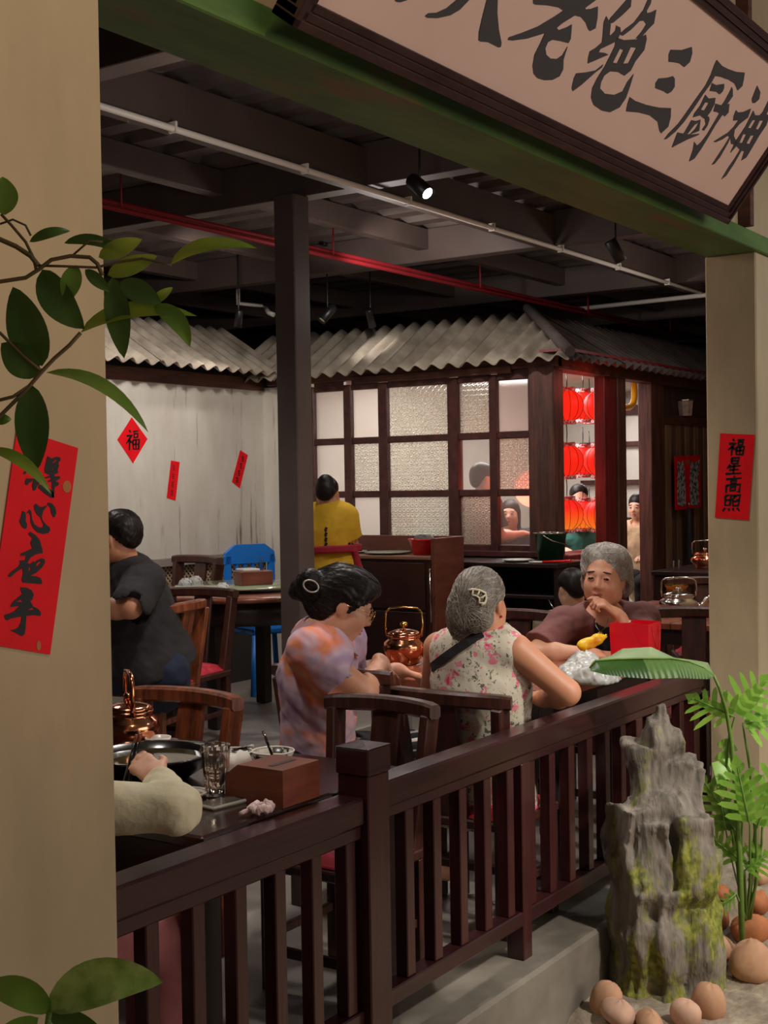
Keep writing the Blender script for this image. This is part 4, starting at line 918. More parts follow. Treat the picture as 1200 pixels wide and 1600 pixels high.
# --- rear table things
def tissue_box(label, loc, rz, s=1.):
    t = thing('tissue_box', label, 'tissue box', loc, rz)
    MB().box((-.10*s, -.07*s, 0), (.10*s, .07*s, .085*s), .004).build('box', M_boxw, t); MB().box((-.09*s, -.06*s, .084*s), (.02*s, .06*s, .10*s), .004).build('napkins', M_porc, t)
    for k in range(3): MB().tube([(.05*s, -.03+.03*k, .08*s), (.055*s, -.03+.032*k, .16*s)], .0025, 6).build('toothpick_stick', M_dkwood, t)
    return t
tissue_box('dark reddish napkin box standing on the glass turntable', (6.18, 5.12, 1.005), -.5)
for px, py, lab in ((348, 930, 'stacked white cup upside down on a saucer at the front of the rear table'), (306, 918, 'white cup lying by the chair at the left of the rear table'), (290, 922, 'pale patterned cup at the far left of the rear table')):
    q = atZ(px, py, .972); t = thing('tea_cup', lab, 'cup', (q.x, q.y, .973))
    mcup = mat('blue-white porcelain', (206, 204, 200), (120, 124, 128), .25, 40., lo=.5, hi=.6)
    MB().lathe([(0, .0), (.05, .0), (.066, .008), (.066, .011), (.05, .006), (0, .006)], 24).build('saucer', mcup, t)
    MB().lathe([(.046, .012), (.044, .04), (.034, .06), (.022, .066), (.022, .072), (0, .072)], 22).build('cup', mcup, t)
# blue child seat
q = Vector((7.35, 6.35, 0)); bs = thing('child_seat', 'blue plastic child seat with slatted back near the wall corner', 'child seat', (7.26, 5.92, 0), -.35)
MB().box((-.20, -.18, .50), (.20, .20, .54), .01).build('seat', M_plasB, bs)
mb = MB(); pr = [(-.21, .54), (.21, .54), (.22, .80), (.20, .98), (.12, 1.03), (-.12, 1.03), (-.20, .98), (-.22, .80)]
for x0 in (-.21, .15): MB().box((x0, .18, .54), (x0+.06, .215, .98), .012).build('back_post', M_plasB, bs)
MB().prism([(-.21, .92), (.21, .92), (.20, .99), (.12, 1.04), (-.12, 1.04), (-.20, .99)], .035, Matrix(((1, 0, 0, 0), (0, 0, -1, .215), (0, 1, 0, 0), (0, 0, 0, 1)))).build('back_top', M_plasB, bs)
for k in range(4): MB().box((-.12+.065*k, .185, .54), (-.09+.065*k, .21, .93), .006).build('slat', M_plasB, bs)
for s in (-1, 1):
    MB().prism([(-.2, .54), (.2, .54), (.2, .80), (.05, .76), (-.12, .70), (-.2, .66)], .03, Matrix(((0, 0, 1, s*.205-.015), (1, 0, 0, 0), (0, 1, 0, 0), (0, 0, 0, 1)))).build('side_panel', M_plasB, bs)
    for yy in (-.17, .17): MB().tube([(s*.18, yy, .5), (s*.22, yy*1.1, 0)], .02, 8).build('leg', M_plasB, bs)
bs.scale = (1, 1, 1.14)

# --- service counters in front of the window wall
M_cnt = mat('brown veneer', (112, 62, 46), (92, 48, 38), .4, 4., (1, 1, 5), coat=.2); M_cnt2 = mat('dark brown veneer', (58, 30, 26), (48, 25, 22), .4, 4., (1, 1, 5))
ct = thing('service_counter', 'brown veneer service counter with raised back and side panels', 'counter', (0, 0, 0))
MB().box((7.60, 4.74, .10), (7.96, 5.98, 1.08), .004).build('body', M_cnt2, ct)
MB().box((7.585, 4.735, 1.08), (7.95, 6.0, 1.105), .004).build('worktop', mat('pale laminate edge', (150, 110, 90), (132, 94, 78), .35, 4.), ct)
MB().box((7.60, 4.70, .0), (7.99, 4.735, 1.23), .004).build('side_panel', M_cnt, ct)
MB().box((7.95, 4.735, 1.105), (7.99, 6.0, 1.23), .004).build('back_panel', M_cnt, ct)
for ya, yb in ((4.78, 5.36), (5.40, 5.96)):
    for z0, z1 in ((.14, .72), (.74, 1.06)): MB().box((7.588, ya, z0), (7.60, yb, z1), .003).build('door_panel', M_cnt2, ct)
MB().tube([(7.585, 4.72, 1.02), (7.56, 4.72, 1.02)], .006, 8).build('bracket', M_tin, ct)
MB().tube([(7.56, 4.72, 1.02), (7.57, 4.72, .66)], .005, 8).build('door_bar', M_tin, ct); MB().tube([(7.60, 4.705, .84), (7.55, 4.69, .84)], .006, 8).build('bracket', M_tin, ct)
bc = thing('sideboard', 'near-black open sideboard under the window wall', 'sideboard', (0, 0, 0))
MB().box((8.0, 3.98, 1.015), (8.50, 5.16, 1.045), .004).build('top', M_dkwood, bc)
for y_ in (3.99, 4.55, 5.11): MB().box((8.02, y_, 0), (8.48, y_+.03, 1.015), .003).build('side_panel', M_dkwood, bc)
MB().box((8.45, 4.0, .02), (8.48, 5.14, 1.015)).build('back_panel', M_dkwood, bc)
for z_ in (.05, .42, .80): MB().box((8.03, 4.02, z_), (8.45, 5.12, z_+.025), .003).build('shelf', M_dkwood, bc)
for k, (y_, z_, lab) in enumerate(((4.85, .825, 'dark box of papers on the upper shelf of the black sideboard'), (4.85, .445, 'brown packet on the lower shelf of the black sideboard'))):
    b_ = thing('box', lab, 'box', (8.12, y_, z_)); MB().box((0, -.12, 0), (.25, .12, .10), .004).build('carton', mat('shelf box %d' % k, (78, 60, 56) if k == 0 else (110, 84, 60), rough=.6), b_); MB().box((-.001, -.1, .04), (.0005, .1, .06)).build('label_strip', M_porc, b_)
# things standing on the counters
def plate(label, loc, r): 
    t = thing('plate', label, 'plate', loc); MB().lathe([(0, .0), (r*.6, .0), (r, .014), (r, .018), (r*.62, .006), (0, .006)], 30).build('dish', mat('celadon plate', (196, 206, 190), rough=.25), t); return t
plate('large pale plate on the brown service counter', (7.76, 5.55, 1.106), .15); plate('wide round tray plate beside the red basket', (7.77, 5.20, 1.106), .165)
plate('pale plate beside the green bucket on the sideboard', (8.14, 4.36, 1.046), .11)
t = thing('plastic_basket', 'red plastic basket on the brown service counter', 'basket', (7.78, 4.90, 1.106))
MB().lathe([(0, 0), (.075, 0), (.105, .10), (.112, .104), (.112, .112), (.098, .108), (.07, .006), (0, .006)], 24).build('basket', M_plasR, t); MB().lathe([(0, .06), (.085, .09), (.06, .135), (.04, .14), (0, .14)], 18).build('contents', mat('grey wrapped goods', (120, 110, 104), (70, 62, 60), .5, 30.), t)
bk = thing('bucket', 'dark green plastic bucket on the right end of the sideboard', 'bucket', (8.22, 4.14, 1.046))
MB().lathe([(0, 0), (.085, 0), (.11, .19), (.116, .192), (.116, .20), (.104, .198), (.082, .006), (0, .006)], 28).build('body', M_plasG, bk)
MB().tube([(.113*math.cos(a), .113*math.sin(a), .20) for a in np.linspace(0, 2*PI, 29)[:-1]], .005, 6, closed=True).build('rim', M_tin, bk)
MB().tube([(-.116, 0, .19), (-.1, -.06, .15), (0, -.12, .12), (.1, -.06, .15), (.116, 0, .19)], .003, 6).build('handle', M_tin, bk)
tg = thing('tongs', 'red handled tongs lying on the sideboard edge below the bucket', 'tongs', (8.02, 4.12, 1.046))
MB().tube([(0, .08, .006), (0, -.02, .01)], .007, 8).build('tips', M_porc, tg); MB().tube([(0, -.02, .01), (.02, -.22, .02)], .009, 8).build('handle', M_plasR, tg)
# wire rack hung on the sideboard end
wr = thing('wire_rack', 'bent steel wire rack below the sideboard beside the woman in brown', 'rack', (7.98, 4.05, .62))
for dy in (0, -.18): MB().tube([(0, dy, .2), (-.02, dy-.10, .06), (-.02, dy-.12, -.12)], .006, 8).build('wire', M_tin, wr)
MB().tube([(-.02, -.11, -.02), (-.02, -.30, .0)], .006, 8).build('cross_wire', M_tin, wr)

# ------------------------------------------------------------------ lanterns in the side window
M_lan = bpy.data.materials.new('lit red lantern silk'); M_lan.use_nodes = True
N, L, b = nodes(M_lan); b.inputs['Base Color'].default_value = lin((150, 6, 5)); b.inputs['Roughness'].default_value = .5; b.inputs['Specular IOR Level'].default_value = .2
b.inputs['Emission Color'].default_value = (1., .022, .008, 1); b.inputs['Emission Strength'].default_value = .85
M_lano = bpy.data.materials.new('lit orange lantern silk'); M_lano.use_nodes = True
N, L, b = nodes(M_lano); b.inputs['Base Color'].default_value = lin((200, 50, 8)); b.inputs['Emission Color'].default_value = (1., .13, .01, 1); b.inputs['Emission Strength'].default_value = 1.0
M_ribd = mat('dark red lantern rib', (96, 4, 6), rough=.5)
M_band = mat('lantern fringe band', (226, 200, 196), (180, 40, 50), .6, 60., lo=.48, hi=.52)
def lantern(loc, label, m=None, R=.130, H=.230):
    t = thing('lantern', label, 'lantern', loc, 0, 'red lanterns hung in the side window')
    n = 24; vs = []; fs = []; k = 10
    for i in range(n):
        a = 2*PI*i/n; rib = 1-.025*(i % 2)
        for j in range(k+1):
            p = -PI/2+PI*j/k; z = math.sin(p)*H/2; r = max(.058, R*math.cos(p)**.75)*rib; vs.append((r*math.cos(a), r*math.sin(a), z))
    for i in range(n):
        for j in range(k): i2 = (i+1) % n; fs.append((i*(k+1)+j, i2*(k+1)+j, i2*(k+1)+j+1, i*(k+1)+j+1))
    MB().add(vs, fs, True).build('shade', m or M_lan, t)
    for i in range(12):
        a = 2*PI*i/12+.13; MB().tube([((max(.058, R*math.cos(p)**.75)+.001)*math.cos(a), (max(.058, R*math.cos(p)**.75)+.001)*math.sin(a), math.sin(p)*H/2) for p in np.linspace(-1.4, 1.4, 9)], .0018, 5).build('rib', M_ribd, t)
    for z0 in (H/2-.002, -H/2-.028): MB().lathe([(.0, z0), (.066, z0), (.066, z0+.03), (0, z0+.03)], 20, smooth=False).build('collar', M_band, t)
    MB().tube([(0, 0, H/2+.03), (.004, 0, H/2+.10), (-.004, 0, H/2+.17)], .004, 6).build('cord', M_blk, t)
    return t
cols_ = [(886, 4.50, 'left'), (911, 4.84, 'middle'), (936, 4.50, 'right')]
M_lanb = M_lan.copy(); M_lanb.name = 'lit red and orange lantern silk'
N, L, b = nodes(M_lanb); tc = N.new('ShaderNodeTexCoord'); sx = N.new('ShaderNodeSeparateXYZ'); L.new(tc.outputs['Object'], sx.inputs[0]); cr = N.new('ShaderNodeValToRGB'); mr = N.new('ShaderNodeMapRange'); mr.inputs['From Min'].default_value = -.115; mr.inputs['From Max'].default_value = .05
cr.color_ramp.elements[0].color = (1, .22, .02, 1); cr.color_ramp.elements[1].color = (1, .02, .008, 1); L.new(sx.outputs['Z'], mr.inputs[0]); L.new(mr.outputs[0], cr.inputs[0]); L.new(cr.outputs[0], b.inputs['Emission Color'])
for (px, Y, wc) in cols_:
    for (py, wr_) in ((634, 'top'), (720, 'middle'), (804, 'bottom')):
        q = atY(px, py, Y); lantern(q, 'lit red lantern, %s of the %s string in the side window' % (wr_, wc), M_lanb if wr_ == 'bottom' else M_lan)
for (py, wr_) in ((638, 'top'), (722, 'middle'), (806, 'bottom')):
    q = atY(921, py, 5.2); lantern(q, 'lit orange lantern half hidden behind the red strings, %s row' % wr_, M_lano)
lamp('POINT', 'lantern_glow', (9.0, 4.68, 1.55), 3.5, (1, .12, .06), size=.15)
lamp('POINT', 'lantern_glow', (9.0, 4.18, 2.3), 1.5, (1, .12, .08), size=.1)
# yellow gas pipe inside the doorway
q0, q1 = atY(990, 600, 5.2), atY(990, 632, 5.2)
yp = [atY(991, 585, 4.9), atY(991, 622, 4.9), atY(989, 631, 4.9), atY(984, 636, 4.9), atY(972, 638, 4.9), atY(962, 639, 4.9)]
tag(MB().tube(yp, .028, 12).build('gas_pipe', mat('yellow pipe paint', (236, 176, 20), rough=.4)), 'bent yellow gas pipe inside the hut doorway', 'pipe')
# table and pans inside the hut, seen over the ledge
rect_table('dining_table', 'pale-edged table inside the hut behind the lantern window', 9.12, 4.66, 9.58, 5.7, .92, M_tableR, M_dkwood, 0, .06)
t = thing('frying_pan', 'black pan on the table behind the lantern window', 'pan', (9.32, 4.82, .92)); MB().lathe([(0, 0), (.10, 0), (.13, .05), (.125, .05), (.097, .006), (0, .006)], 24).build('pan', M_blk, t); MB().tube([(.12, 0, .045), (.24, 0, .06)], .009, 8).build('handle', M_blk, t)
bowl('bowl', 'white bowl behind the black pan inside the hut', 'bowl', (9.3, 5.12, .92), .06, .06, M_porc); bowl('cup', 'white cup at the right of the hut table', 'cup', (9.48, 4.98, .92), .04, .08, M_porc)
# glass jar on the rail above the print; umbrella below it
q = atY(1070, 643, 4.27); t = thing('glass_jar', 'square clear glass jar on the rail above the red door print', 'jar', (q.x, 4.265, 2.16))
MB().lathe([(0, 0), (.055, 0), (.06, .01), (.072, .13), (.066, .13), (.055, .014), (0, .012)], 8, smooth=False).build('jar', mat('frosted jar', (190, 170, 160), (150, 126, 120), .15, 30., coat=.6), t); MB().lathe([(.066, .128), (.075, .132), (.075, .142), (.066, .14)], 8, smooth=False).build('rim', M_tin, t)
q = atY(1074, 800, 4.22); t = thing('umbrella', 'folded black umbrella hanging below the red door print', 'umbrella', (q.x, 4.205, 1.36))
MB().lathe([(0, 0), (.012, -.01), (.028, -.06), (.034, -.18), (.030, -.42), (.012, -.62), (.004, -.70), (0, -.70)], 14).build('folded_canopy', mat('black umbrella cloth', (26, 26, 30), (44, 44, 50), .6, 8., (6, 6, 1)), t); MB().tube([(0, 0, -.01), (0, 0, .05)], .006, 8).build('ferrule', M_tin, t)
# ------------------------------------------------------------------ spotlights under the ceiling
M_can = mat('black lamp housing', (22, 20, 20), rough=.4); M_lens = mat('lit lamp lens', (255, 250, 240), emit=(255, 246, 232), estr=9.)
def spot(label, pos, direction, e, angle=70, lit=True, R=.038, Ln=.15, top=None):
    t = thing('spotlight', label, 'spotlight', pos); d = Vector(direction).normalized(); o = d.orthogonal(); M = frame((0, 0, 0), o, d.cross(o)); 
    MB().lathe([(0, -Ln/2), (R*.9, -Ln/2), (R, -Ln/2+.01), (R, Ln/2), (R-.006, Ln/2), (R-.008, Ln/2-.012), (0, Ln/2-.012)], 20, M).build('housing', M_can, t)
    MB().lathe([(0, Ln/2-.008), (R-.009, Ln/2-.008)], 20, M).build('lens', M_lens if lit else M_tin, t)
    MB().tube([(0, 0, 0), (0, 0, .09), (0, 0, (top or pos[2]+.14)-pos[2])], .006, 8).build('stem', M_can, t); MB().boxc((0, 0, (top or pos[2]+.14)-pos[2]), (.10, .035, .03), .004).build('mount', M_can, t)
    P = Vector(pos)+d*(Ln/2+.01); lamp('SPOT', 'spotlight_beam', P, e, NEUT, P+d, .03, angle, .5); return t
def at_spot(px, py, Z): return atZ(px, py, Z)
spot('black spotlight with glowing lens under the front ceiling beam', atZ(656, 292, 3.06), (-.2, -.75, -.6), 22, 80, True, top=3.42)
spot('black spotlight aimed down beside the right end of the main beam', atZ(962, 392, 3.03), (.35, -.35, -.85), 30, 80, True, top=3.42)
spot('slim spotlight washing the left corrugated roof', atZ(373, 498, 2.85), (.05, .2, -.95), 9, 110, True, .03, .13, top=3.42)
spot('tilted black spotlight left of the pair above the front roof', atZ(512, 490, 2.90), (-.55, .2, -.6), 6, 110, False, .035, .16, top=3.42)
spot('tilted black spotlight right of the pair above the front roof', atZ(579, 497, 2.90), (.45, .1, -.7), 2.5, 120, False, .03, .15, top=3.42)
tag(MB().tube([atZ(372, 474, 3.16)+Vector((0, 0, .27)), atZ(372, 474, 3.16), atZ(408, 478, 3.16), atZ(414, 480, 3.15), atZ(420, 489, 3.08), atZ(428, 492, 3.06)], .02, 10).build('conduit_pipe', M_wpipe), 'short kinked white conduit above the left corrugated roof', 'pipe')
# ------------------------------------------------------------------ people
M_skin = mat('warm skin', (214, 156, 126), (204, 144, 114), .5, 6., sss=.12); M_skin2 = mat('tanned skin', (200, 138, 104), (190, 128, 96), .5, 6., sss=.12); M_skin3 = mat('fair skin', (226, 178, 152), (216, 164, 138), .5, 6., sss=.12)
M_lip = mat('lips', (176, 84, 80), rough=.4); M_eye = mat('dark eye', (24, 16, 14), rough=.2); M_eyew = mat('eye white', (214, 204, 196), rough=.3)
def hairmat(name, c1, c2, rough=.45):
    return mat(name, c1, c2, rough, 40., (1, 1, .4), bump=.12, bscale=90., spec=.25)
M_hblack = hairmat('black hair', (22, 16, 15), (34, 26, 23)); M_hgrey = hairmat('grey hair', (128, 118, 108), (96, 88, 80)); M_hsilv = hairmat('silver hair', (164, 156, 148), (118, 110, 104)); M_brow = mat('brow hair', (60, 44, 38), rough=.7)
A = np.array
def nv(v): v = A(v, float); return v/np.linalg.norm(v)
def basis(fwd, up=(0, 0, 1)):
    """columns: right, forward, up"""
    f = nv(fwd); u = A(up, float); u = nv(u-f*(u@f)); r = np.cross(f, u); return np.stack([r, f, u], 1)
RVn, FVn, UPn = A(RV), A(FV), A([0, 0, 1.])
def dirv(r, f, u): return nv(RVn*r+FVn*f+UPn*u)

def add_head(S, c, R, s=1., face=True, sk=None):
    T = lambda x, y, z: c+R@(s*A([x, y, z])); E = lambda p, r, k=.015, op='u': S.ell(T(*p), s*A(r), R, k*s, op)
    E((0, -.012, .035), (.073, .092, .084), .02); E((0, .018, -.025), (.064, .078, .088), .03); E((0, .052, -.088), (.036, .034, .028), .03)
    for q in (-1, 1):
        E((q*.036, .052, -.030), (.030, .032, .032), .03); E((q*.074, -.008, -.008), (.010, .019, .030), .008)
        E((q*.046, .01, -.068), (.026, .045, .03), .03)
    if face:
        S.cone(T(0, .086, .016), T(0, .106, -.022), .007*s, .0115*s, .012*s)
        for q in (-1, 1):
            E((q*.0115, .094, -.028), (.0095, .011, .008), .008); E((q*.031, .094, .008), (.019, .013, .011), .012, 's'); E((q*.031, .083, .004), (.017, .012, .010), .006)
        S.cone(T(-.036, .074, .026), T(.036, .074, .026), .014*s, .014*s, .014*s)
        E((0, .090, -.054), (.022, .010, .007), .008); E((0, .088, -.067), (.019, .010, .007), .008); E((0, .102, -.0605), (.024, .010, .0018), .003, 's')
    return T
def face_bits(T, R, s, parent, brow=M_brow, lips=M_lip):
    Rm = Matrix([list(r) for r in R]).to_4x4()
    def blob(name, p, r, m, par, tiltz=0.):
        mb = MB(); M = Matrix.Translation(Vector(T(*p)))@Rm@Matrix.Rotation(tiltz, 4, 'Y')@Matrix.Diagonal((r[0]*s, r[1]*s, r[2]*s, 1))
        mb.lathe([(math.cos(a), math.sin(a)) for a in np.linspace(-PI/2, PI/2, 9)], 14, M); return mb.build(name, m, par)
    for q in (-1, 1):
        e = blob('eye', (q*.031, .0925, .0065), (.0115, .005, .0048), M_eye, parent, q*.12)
        blob('eyebrow', (q*.033, .0875, .031), (.019, .005, .0034), brow, parent, q*.16)
    blob('lip', (0, .0965, -.0545), (.018, .005, .0048), lips, parent); blob('lip', (0, .0945, -.0665), (.016, .006, .0052), lips, parent)

def add_hand(S, w, d, n, side, curl=.5, s=1., spread=.0, curls=None, k=.006):
    """w wrist, d direction of the knuckles, n direction the palm faces, side direction of the thumb"""
    w = A(w, float); d = nv(d); n = A(n, float); n = nv(n-d*(n@d)); sd = A(side, float); sd = nv(sd-d*(sd@d)-n*(sd@n)); R = np.stack([sd, n, d], 1)
    S.box(w+d*.048*s, s*A([.039, .0125, .046]), R, .012*s, .014*s)
    S.cone(w-d*.02*s, w+d*.02*s, .026*s, .024*s, .015*s)
    cs = curls or [curl]*4
    for i, (o, L_, r) in enumerate(((.029, .068, .0088), (.010, .077, .009), (-.010, .071, .0086), (-.028, .056, .0078))):
        p = w+d*(.088-.004*abs(i-1.2))*s+sd*o*s; a = cs[i]*.6; dd = d+sd*spread*(1.5-i)*.5
        for j, f in enumerate((.45, .30, .25)):
            v = nv(dd*math.cos(a)+n*math.sin(a)); q = p+v*L_*f*s; S.cone(p, q, r*s*(1-.07*j), r*s*(.93-.07*j), k*s if j else .008*s); p = q; a += cs[i]
    p = w+d*.022*s+sd*.030*s; v = nv(d*.62+sd*.66+n*.30); q = p+v*.036*s; S.cone(p, q, .0125*s, .0105*s, .012*s); v2 = nv(d*.86+sd*.2+n*(.2+.4*cs[0])); q2 = q+v2*.032*s; S.cone(q, q2, .0100*s, .0078*s, .006*s)
def elbow(Sh, W, l1, l2, pole):
    Sh, W, pole = A(Sh, float), A(W, float), A(pole, float); d = W-Sh; D_ = np.linalg.norm(d); u = d/D_; D_ = min(D_, (l1+l2)*.999); x = (l1*l1-l2*l2+D_*D_)/(2*D_); h = math.sqrt(max(l1*l1-x*x, 0)); p = pole-u*(pole@u); return Sh+u*x+nv(p)*h

class Person:
    def __init__(s, label, base, vox=.006, skin=M_skin):
        s.t = thing('person', label, 'person', base); s.o = A(base, float); s.vox = vox; s.skin = skin; s.j = {}
    def P(s, x, y, d): return A(atD(x, y, d))-s.o            # pixel and depth -> local point
    def grid(s, pts, m=.16, vox=None):
        pts = A(pts); return SDF(pts.min(0)-m, pts.max(0)+m, vox or s.vox)
    def torso(s, S, grow=0., k=.05, top=1., wide=1., belly=1., inset=0.):
        j = s.j; pe, nk = j['pelvis'], j['neck']; u = nk-pe; f = j['front']; fl = (f, .74)
        a = pe+u*.02; b = pe+u*.34; c = pe+u*.66; d = pe+u*.86
        S.cone(a, b, (.155+grow)*wide, (.138*belly+grow)*wide, k, flat=fl); S.cone(b, c, (.138*belly+grow)*wide, (.152+grow)*wide, k, flat=fl); S.cone(c, d, (.152+grow)*wide, (.115+grow)*wide, k, flat=fl)
        for q in ('L', 'R'): S.cone(d+u*.02, j['sh'+q]+(d+u*.02-j['sh'+q])*inset, (.060+grow)*top, (.054+grow)*top, .05)
    def legs(s, S, grow=0., k=.03, cut=False):
        j = s.j
        for q in ('L', 'R'):
            if 'kn'+q not in j: continue
            h = j['pelvis']+(j['sh'+q]-(j['shL']+j['shR'])/2)*A([1, 1, 0])*.5
            S.cone(h, j['kn'+q], .088+grow, .060+grow, k); S.cone(j['kn'+q], j['an'+q], .058+grow, .042+grow, k)
    def body(s, head, arms=('L', 'R'), hands=None, hs=1., face=True, bits=True, arm_s=1.):
        """one continuous mesh: head, neck, trunk, arms, hands, legs"""
        j = s.j; pts = [j[k] for k in j if k != 'front']+[head[0]]; S = s.grid(pts, .17)
        T = add_head(S, head[0], head[1], head[2], face)
        s.T = T; S.cone(j['neck'], T(0, -.015, -.06), .056*hs, .049*hs, .03)
        s.torso(S, -.012)
        for q in arms:
            S.cone(j['sh'+q], j['el'+q], .050*arm_s, .040*arm_s, .03); S.cone(j['el'+q], j['el'+q]+(j['wr'+q]-j['el'+q])*.35, .040*arm_s, .042*arm_s, .02); S.cone(j['el'+q]+(j['wr'+q]-j['el'+q])*.35, j['wr'+q], .042*arm_s, .026*arm_s, .02)
        for h in (hands or []): add_hand(S, *h[0], **h[1])
        s.legs(S, -.012)
        for q in ('L', 'R'):
            if 'an'+q in j: S.ell(j['an'+q]+j['front']*.06+A([0, 0, -.02]), (.05, .05, .035), None, .03) if False else S.cone(j['an'+q], j['an'+q]+j['front']*.13+A([0, 0, -.015]), .038, .032, .02)
        b = S.build('body', s.skin, s.t)
        if bits and face: face_bits(T, head[1], head[2], b)
        s.b = b; return b
    def shirt(s, m, sleeve=.6, name='shirt', grow=.014, neck_cut=.075, wr=.004, hem=.0, loose=1., open_front=False, long_to=None, wide=1., belly=1., seed=1, k=.05, tank=False):
        j = s.j; pts = [j['pelvis'], j['neck'], j['shL'], j['shR']]
        for q in ('L', 'R'):
            if 'el'+q in j: pts.append(j['el'+q])
            if long_to and 'wr'+q in j: pts.append(j['wr'+q])
        S = s.grid(pts, .22); s.torso(S, grow, k, 1.12 if not tank else .86, wide, belly, .18 if tank else 0.)
        pe = j['pelvis']; u = j['neck']-pe; S.cone(pe-u*.02, pe-u*hem, .165+grow, .175*loose+grow, .04, flat=(j['front'], .78))
        if not tank:
            for q in ('L', 'R'):
                if 'el'+q not in j: continue
                e = j['sh'+q]+(j['el'+q]-j['sh'+q])*min(sleeve, 1.); S.cone(j['sh'+q], e, .050+grow, (.052+grow)*loose, .05)
                if long_to: S.cone(e, j['el'+q]+(j['wr'+q]-j['el'+q])*long_to, (.056+grow)*loose, .046*loose+grow*.5, .03)
                else:
                    dv = nv(j['el'+q]-j['sh'+q]); 
        S.displace(lambda P: wr*fbm(P, 5.5, seed, 3))
        if neck_cut: 
            nd = nv(j['neck']-pe); S.cone(j['neck']-nd*.0+j['front']*.02, j['neck']+nd*.2+j['front']*.05, neck_cut, neck_cut*1.5, .008, op='s')
        # flat hem and open sleeve ends
        if not tank and not long_to:
            for q in ('L', 'R'):
                if 'el'+q in j:
                    dv = nv(j['el'+q]-j['sh'+q]); e = j['sh'+q]+(j['el'+q]-j['sh'+q])*sleeve; S.cone(e+dv*.012, e+dv*.30, .085, .085, .0, op='s') if False else S.box(e+dv*.075, (.085, .085, .07), basis(np.cross(dv, [0.3, .9, .2]), dv), .004, .004, 's')
        return S
    def trousers(s, m, name='trousers', grow=.012, seed=2, to=1.):
        j = s.j; pts = [j['pelvis']]+[j[k] for k in ('knL', 'knR', 'anL', 'anR') if k in j]; S = s.grid(pts, .22)
        pe = j['pelvis']; u = nv(j['neck']-pe); S.cone(pe-u*.03, pe+u*.10, .155+grow, .15+grow, .04, flat=(j['front'], .78)); s.legs(S, grow); S.displace(lambda P: .004*fbm(P, 6., seed, 3)); return S.build(name, m, s.t)
    def hair(s, fn, m, c, R, sc, ext=.2, vox=None, name='hair', groove=None, seed=3, amp=.002):
        S = SDF(A(c)-ext, A(c)+ext, vox or s.vox*.8); T = lambda x, y, z: A(c)+R@(sc*A([x, y, z])); E = lambda p, r, k=.02, op='u': S.ell(T(*p), sc*A(r), R, k*sc, op)
        fn(S, T, E)
        if groove is not None:
            ax = A(groove[0], float); n_ = groove[1]; org = T(*groove[2])
            def g(P):
                q = (P-org)@R; a = nv(ax); e1 = nv(np.cross(a, [.3, .2, .9])); e2 = np.cross(a, e1); th = np.arctan2(q@e1, q@e2); rr = np.sqrt((q@e1)**2+(q@e2)**2)
                return amp*np.sin(th*n_+2.5*fbm(P, 6., seed, 2))*np.clip(rr/.05, 0, 1)+.002*fbm(P, 14., seed+1, 2)
            S.displace(g)
        return S.build(name, m, s.t)

def strands(p, hair_o, target, n, m, seed=0, spread=.012, steps=9, r=.0011, reach=.85, maxlen=.2):
    """fine locks lying on the hair, running towards a gathering point (local)"""
    rs = np.random.RandomState(seed); me = hair_o.data; nvv = len(me.vertices); mb = MB(); tgt = Vector(target); done = 0
    while done < n:
        q = me.vertices[rs.randint(nvv)].co.copy(); path = []; ln = 0; start = (tgt-q).length
        if start < .03: done += 1; continue
        wob = Vector(rs.normal(size=3)*spread); frac = reach*(.5+.5*rs.rand())
        for i in range(steps+1):
            t = frac*i/steps; a = q.lerp(tgt+wob, t); a += wob*math.sin(PI*t)*.6
            ok, loc, nr, idx = hair_o.closest_point_on_mesh(a)
            path.append(loc+nr*(.0006+.0012*rs.rand()))
        mb.tube(path, [r*(.5+.5*math.sin(PI*min(1, .15+i/steps*.85))) for i in range(steps+1)], 4, cap=False); done += 1
    o = mb.build('hair_strands', m, hair_o); o['kind'] = 'stuff'; return o
# cloth materials
def patch_mat(name, cols, scale, rough=.8, distort=1.2):
    m = mat(name, cols[0], rough=rough); N, L, b = nodes(m); tc = N.new('ShaderNodeTexCoord'); nz = N.new('ShaderNodeTexNoise'); nz.inputs['Scale'].default_value = scale; nz.inputs['Detail'].default_value = 2.; nz.inputs['Distortion'].default_value = distort
    L.new(tc.outputs['Object'], nz.inputs['Vector']); cr = N.new('ShaderNodeValToRGB'); n = len(cols)
    for i, c in enumerate(cols):
        p = .30+.40*i/(n-1)
        if i < 2: e = cr.color_ramp.elements[i]; e.position = p
        else: e = cr.color_ramp.elements.new(p)
        e.color = lin(c)
    L.new(nz.outputs[0], cr.inputs[0]); L.new(cr.outputs[0], b.inputs['Base Color']); return m
M_tie = patch_mat('tie-dye cotton', [(150, 118, 150), (176, 146, 172), (196, 170, 184), (206, 156, 160), (226, 128, 84), (214, 160, 120)], 4.6)
M_bshirt = mat('black cotton', (40, 36, 38), (30, 27, 29), .85, 8.); M_jean = mat('dark blue denim', (30, 40, 66), (22, 28, 48), .85, 20.)
M_yel = mat('yellow cotton', (222, 176, 40), (206, 158, 30), .8, 5.); M_mauve = mat('mauve brown cotton', (132, 84, 80), (116, 72, 70), .85, 6.); M_blktee = mat('black tee', (26, 20, 22), rough=.8)
M_cream = mat('cream fleece', (222, 214, 186), (210, 200, 170), .9, 12., bump=.2, bscale=60.); M_pink = mat('dusty pink cotton', (190, 116, 116), (166, 96, 100), .85, 6.); M_beige = mat('beige printed cotton', (206, 176, 142), (176, 140, 108), .85, 12.)
M_blkst = mat('black cloth with white stripes', (20, 18, 20), rough=.8)
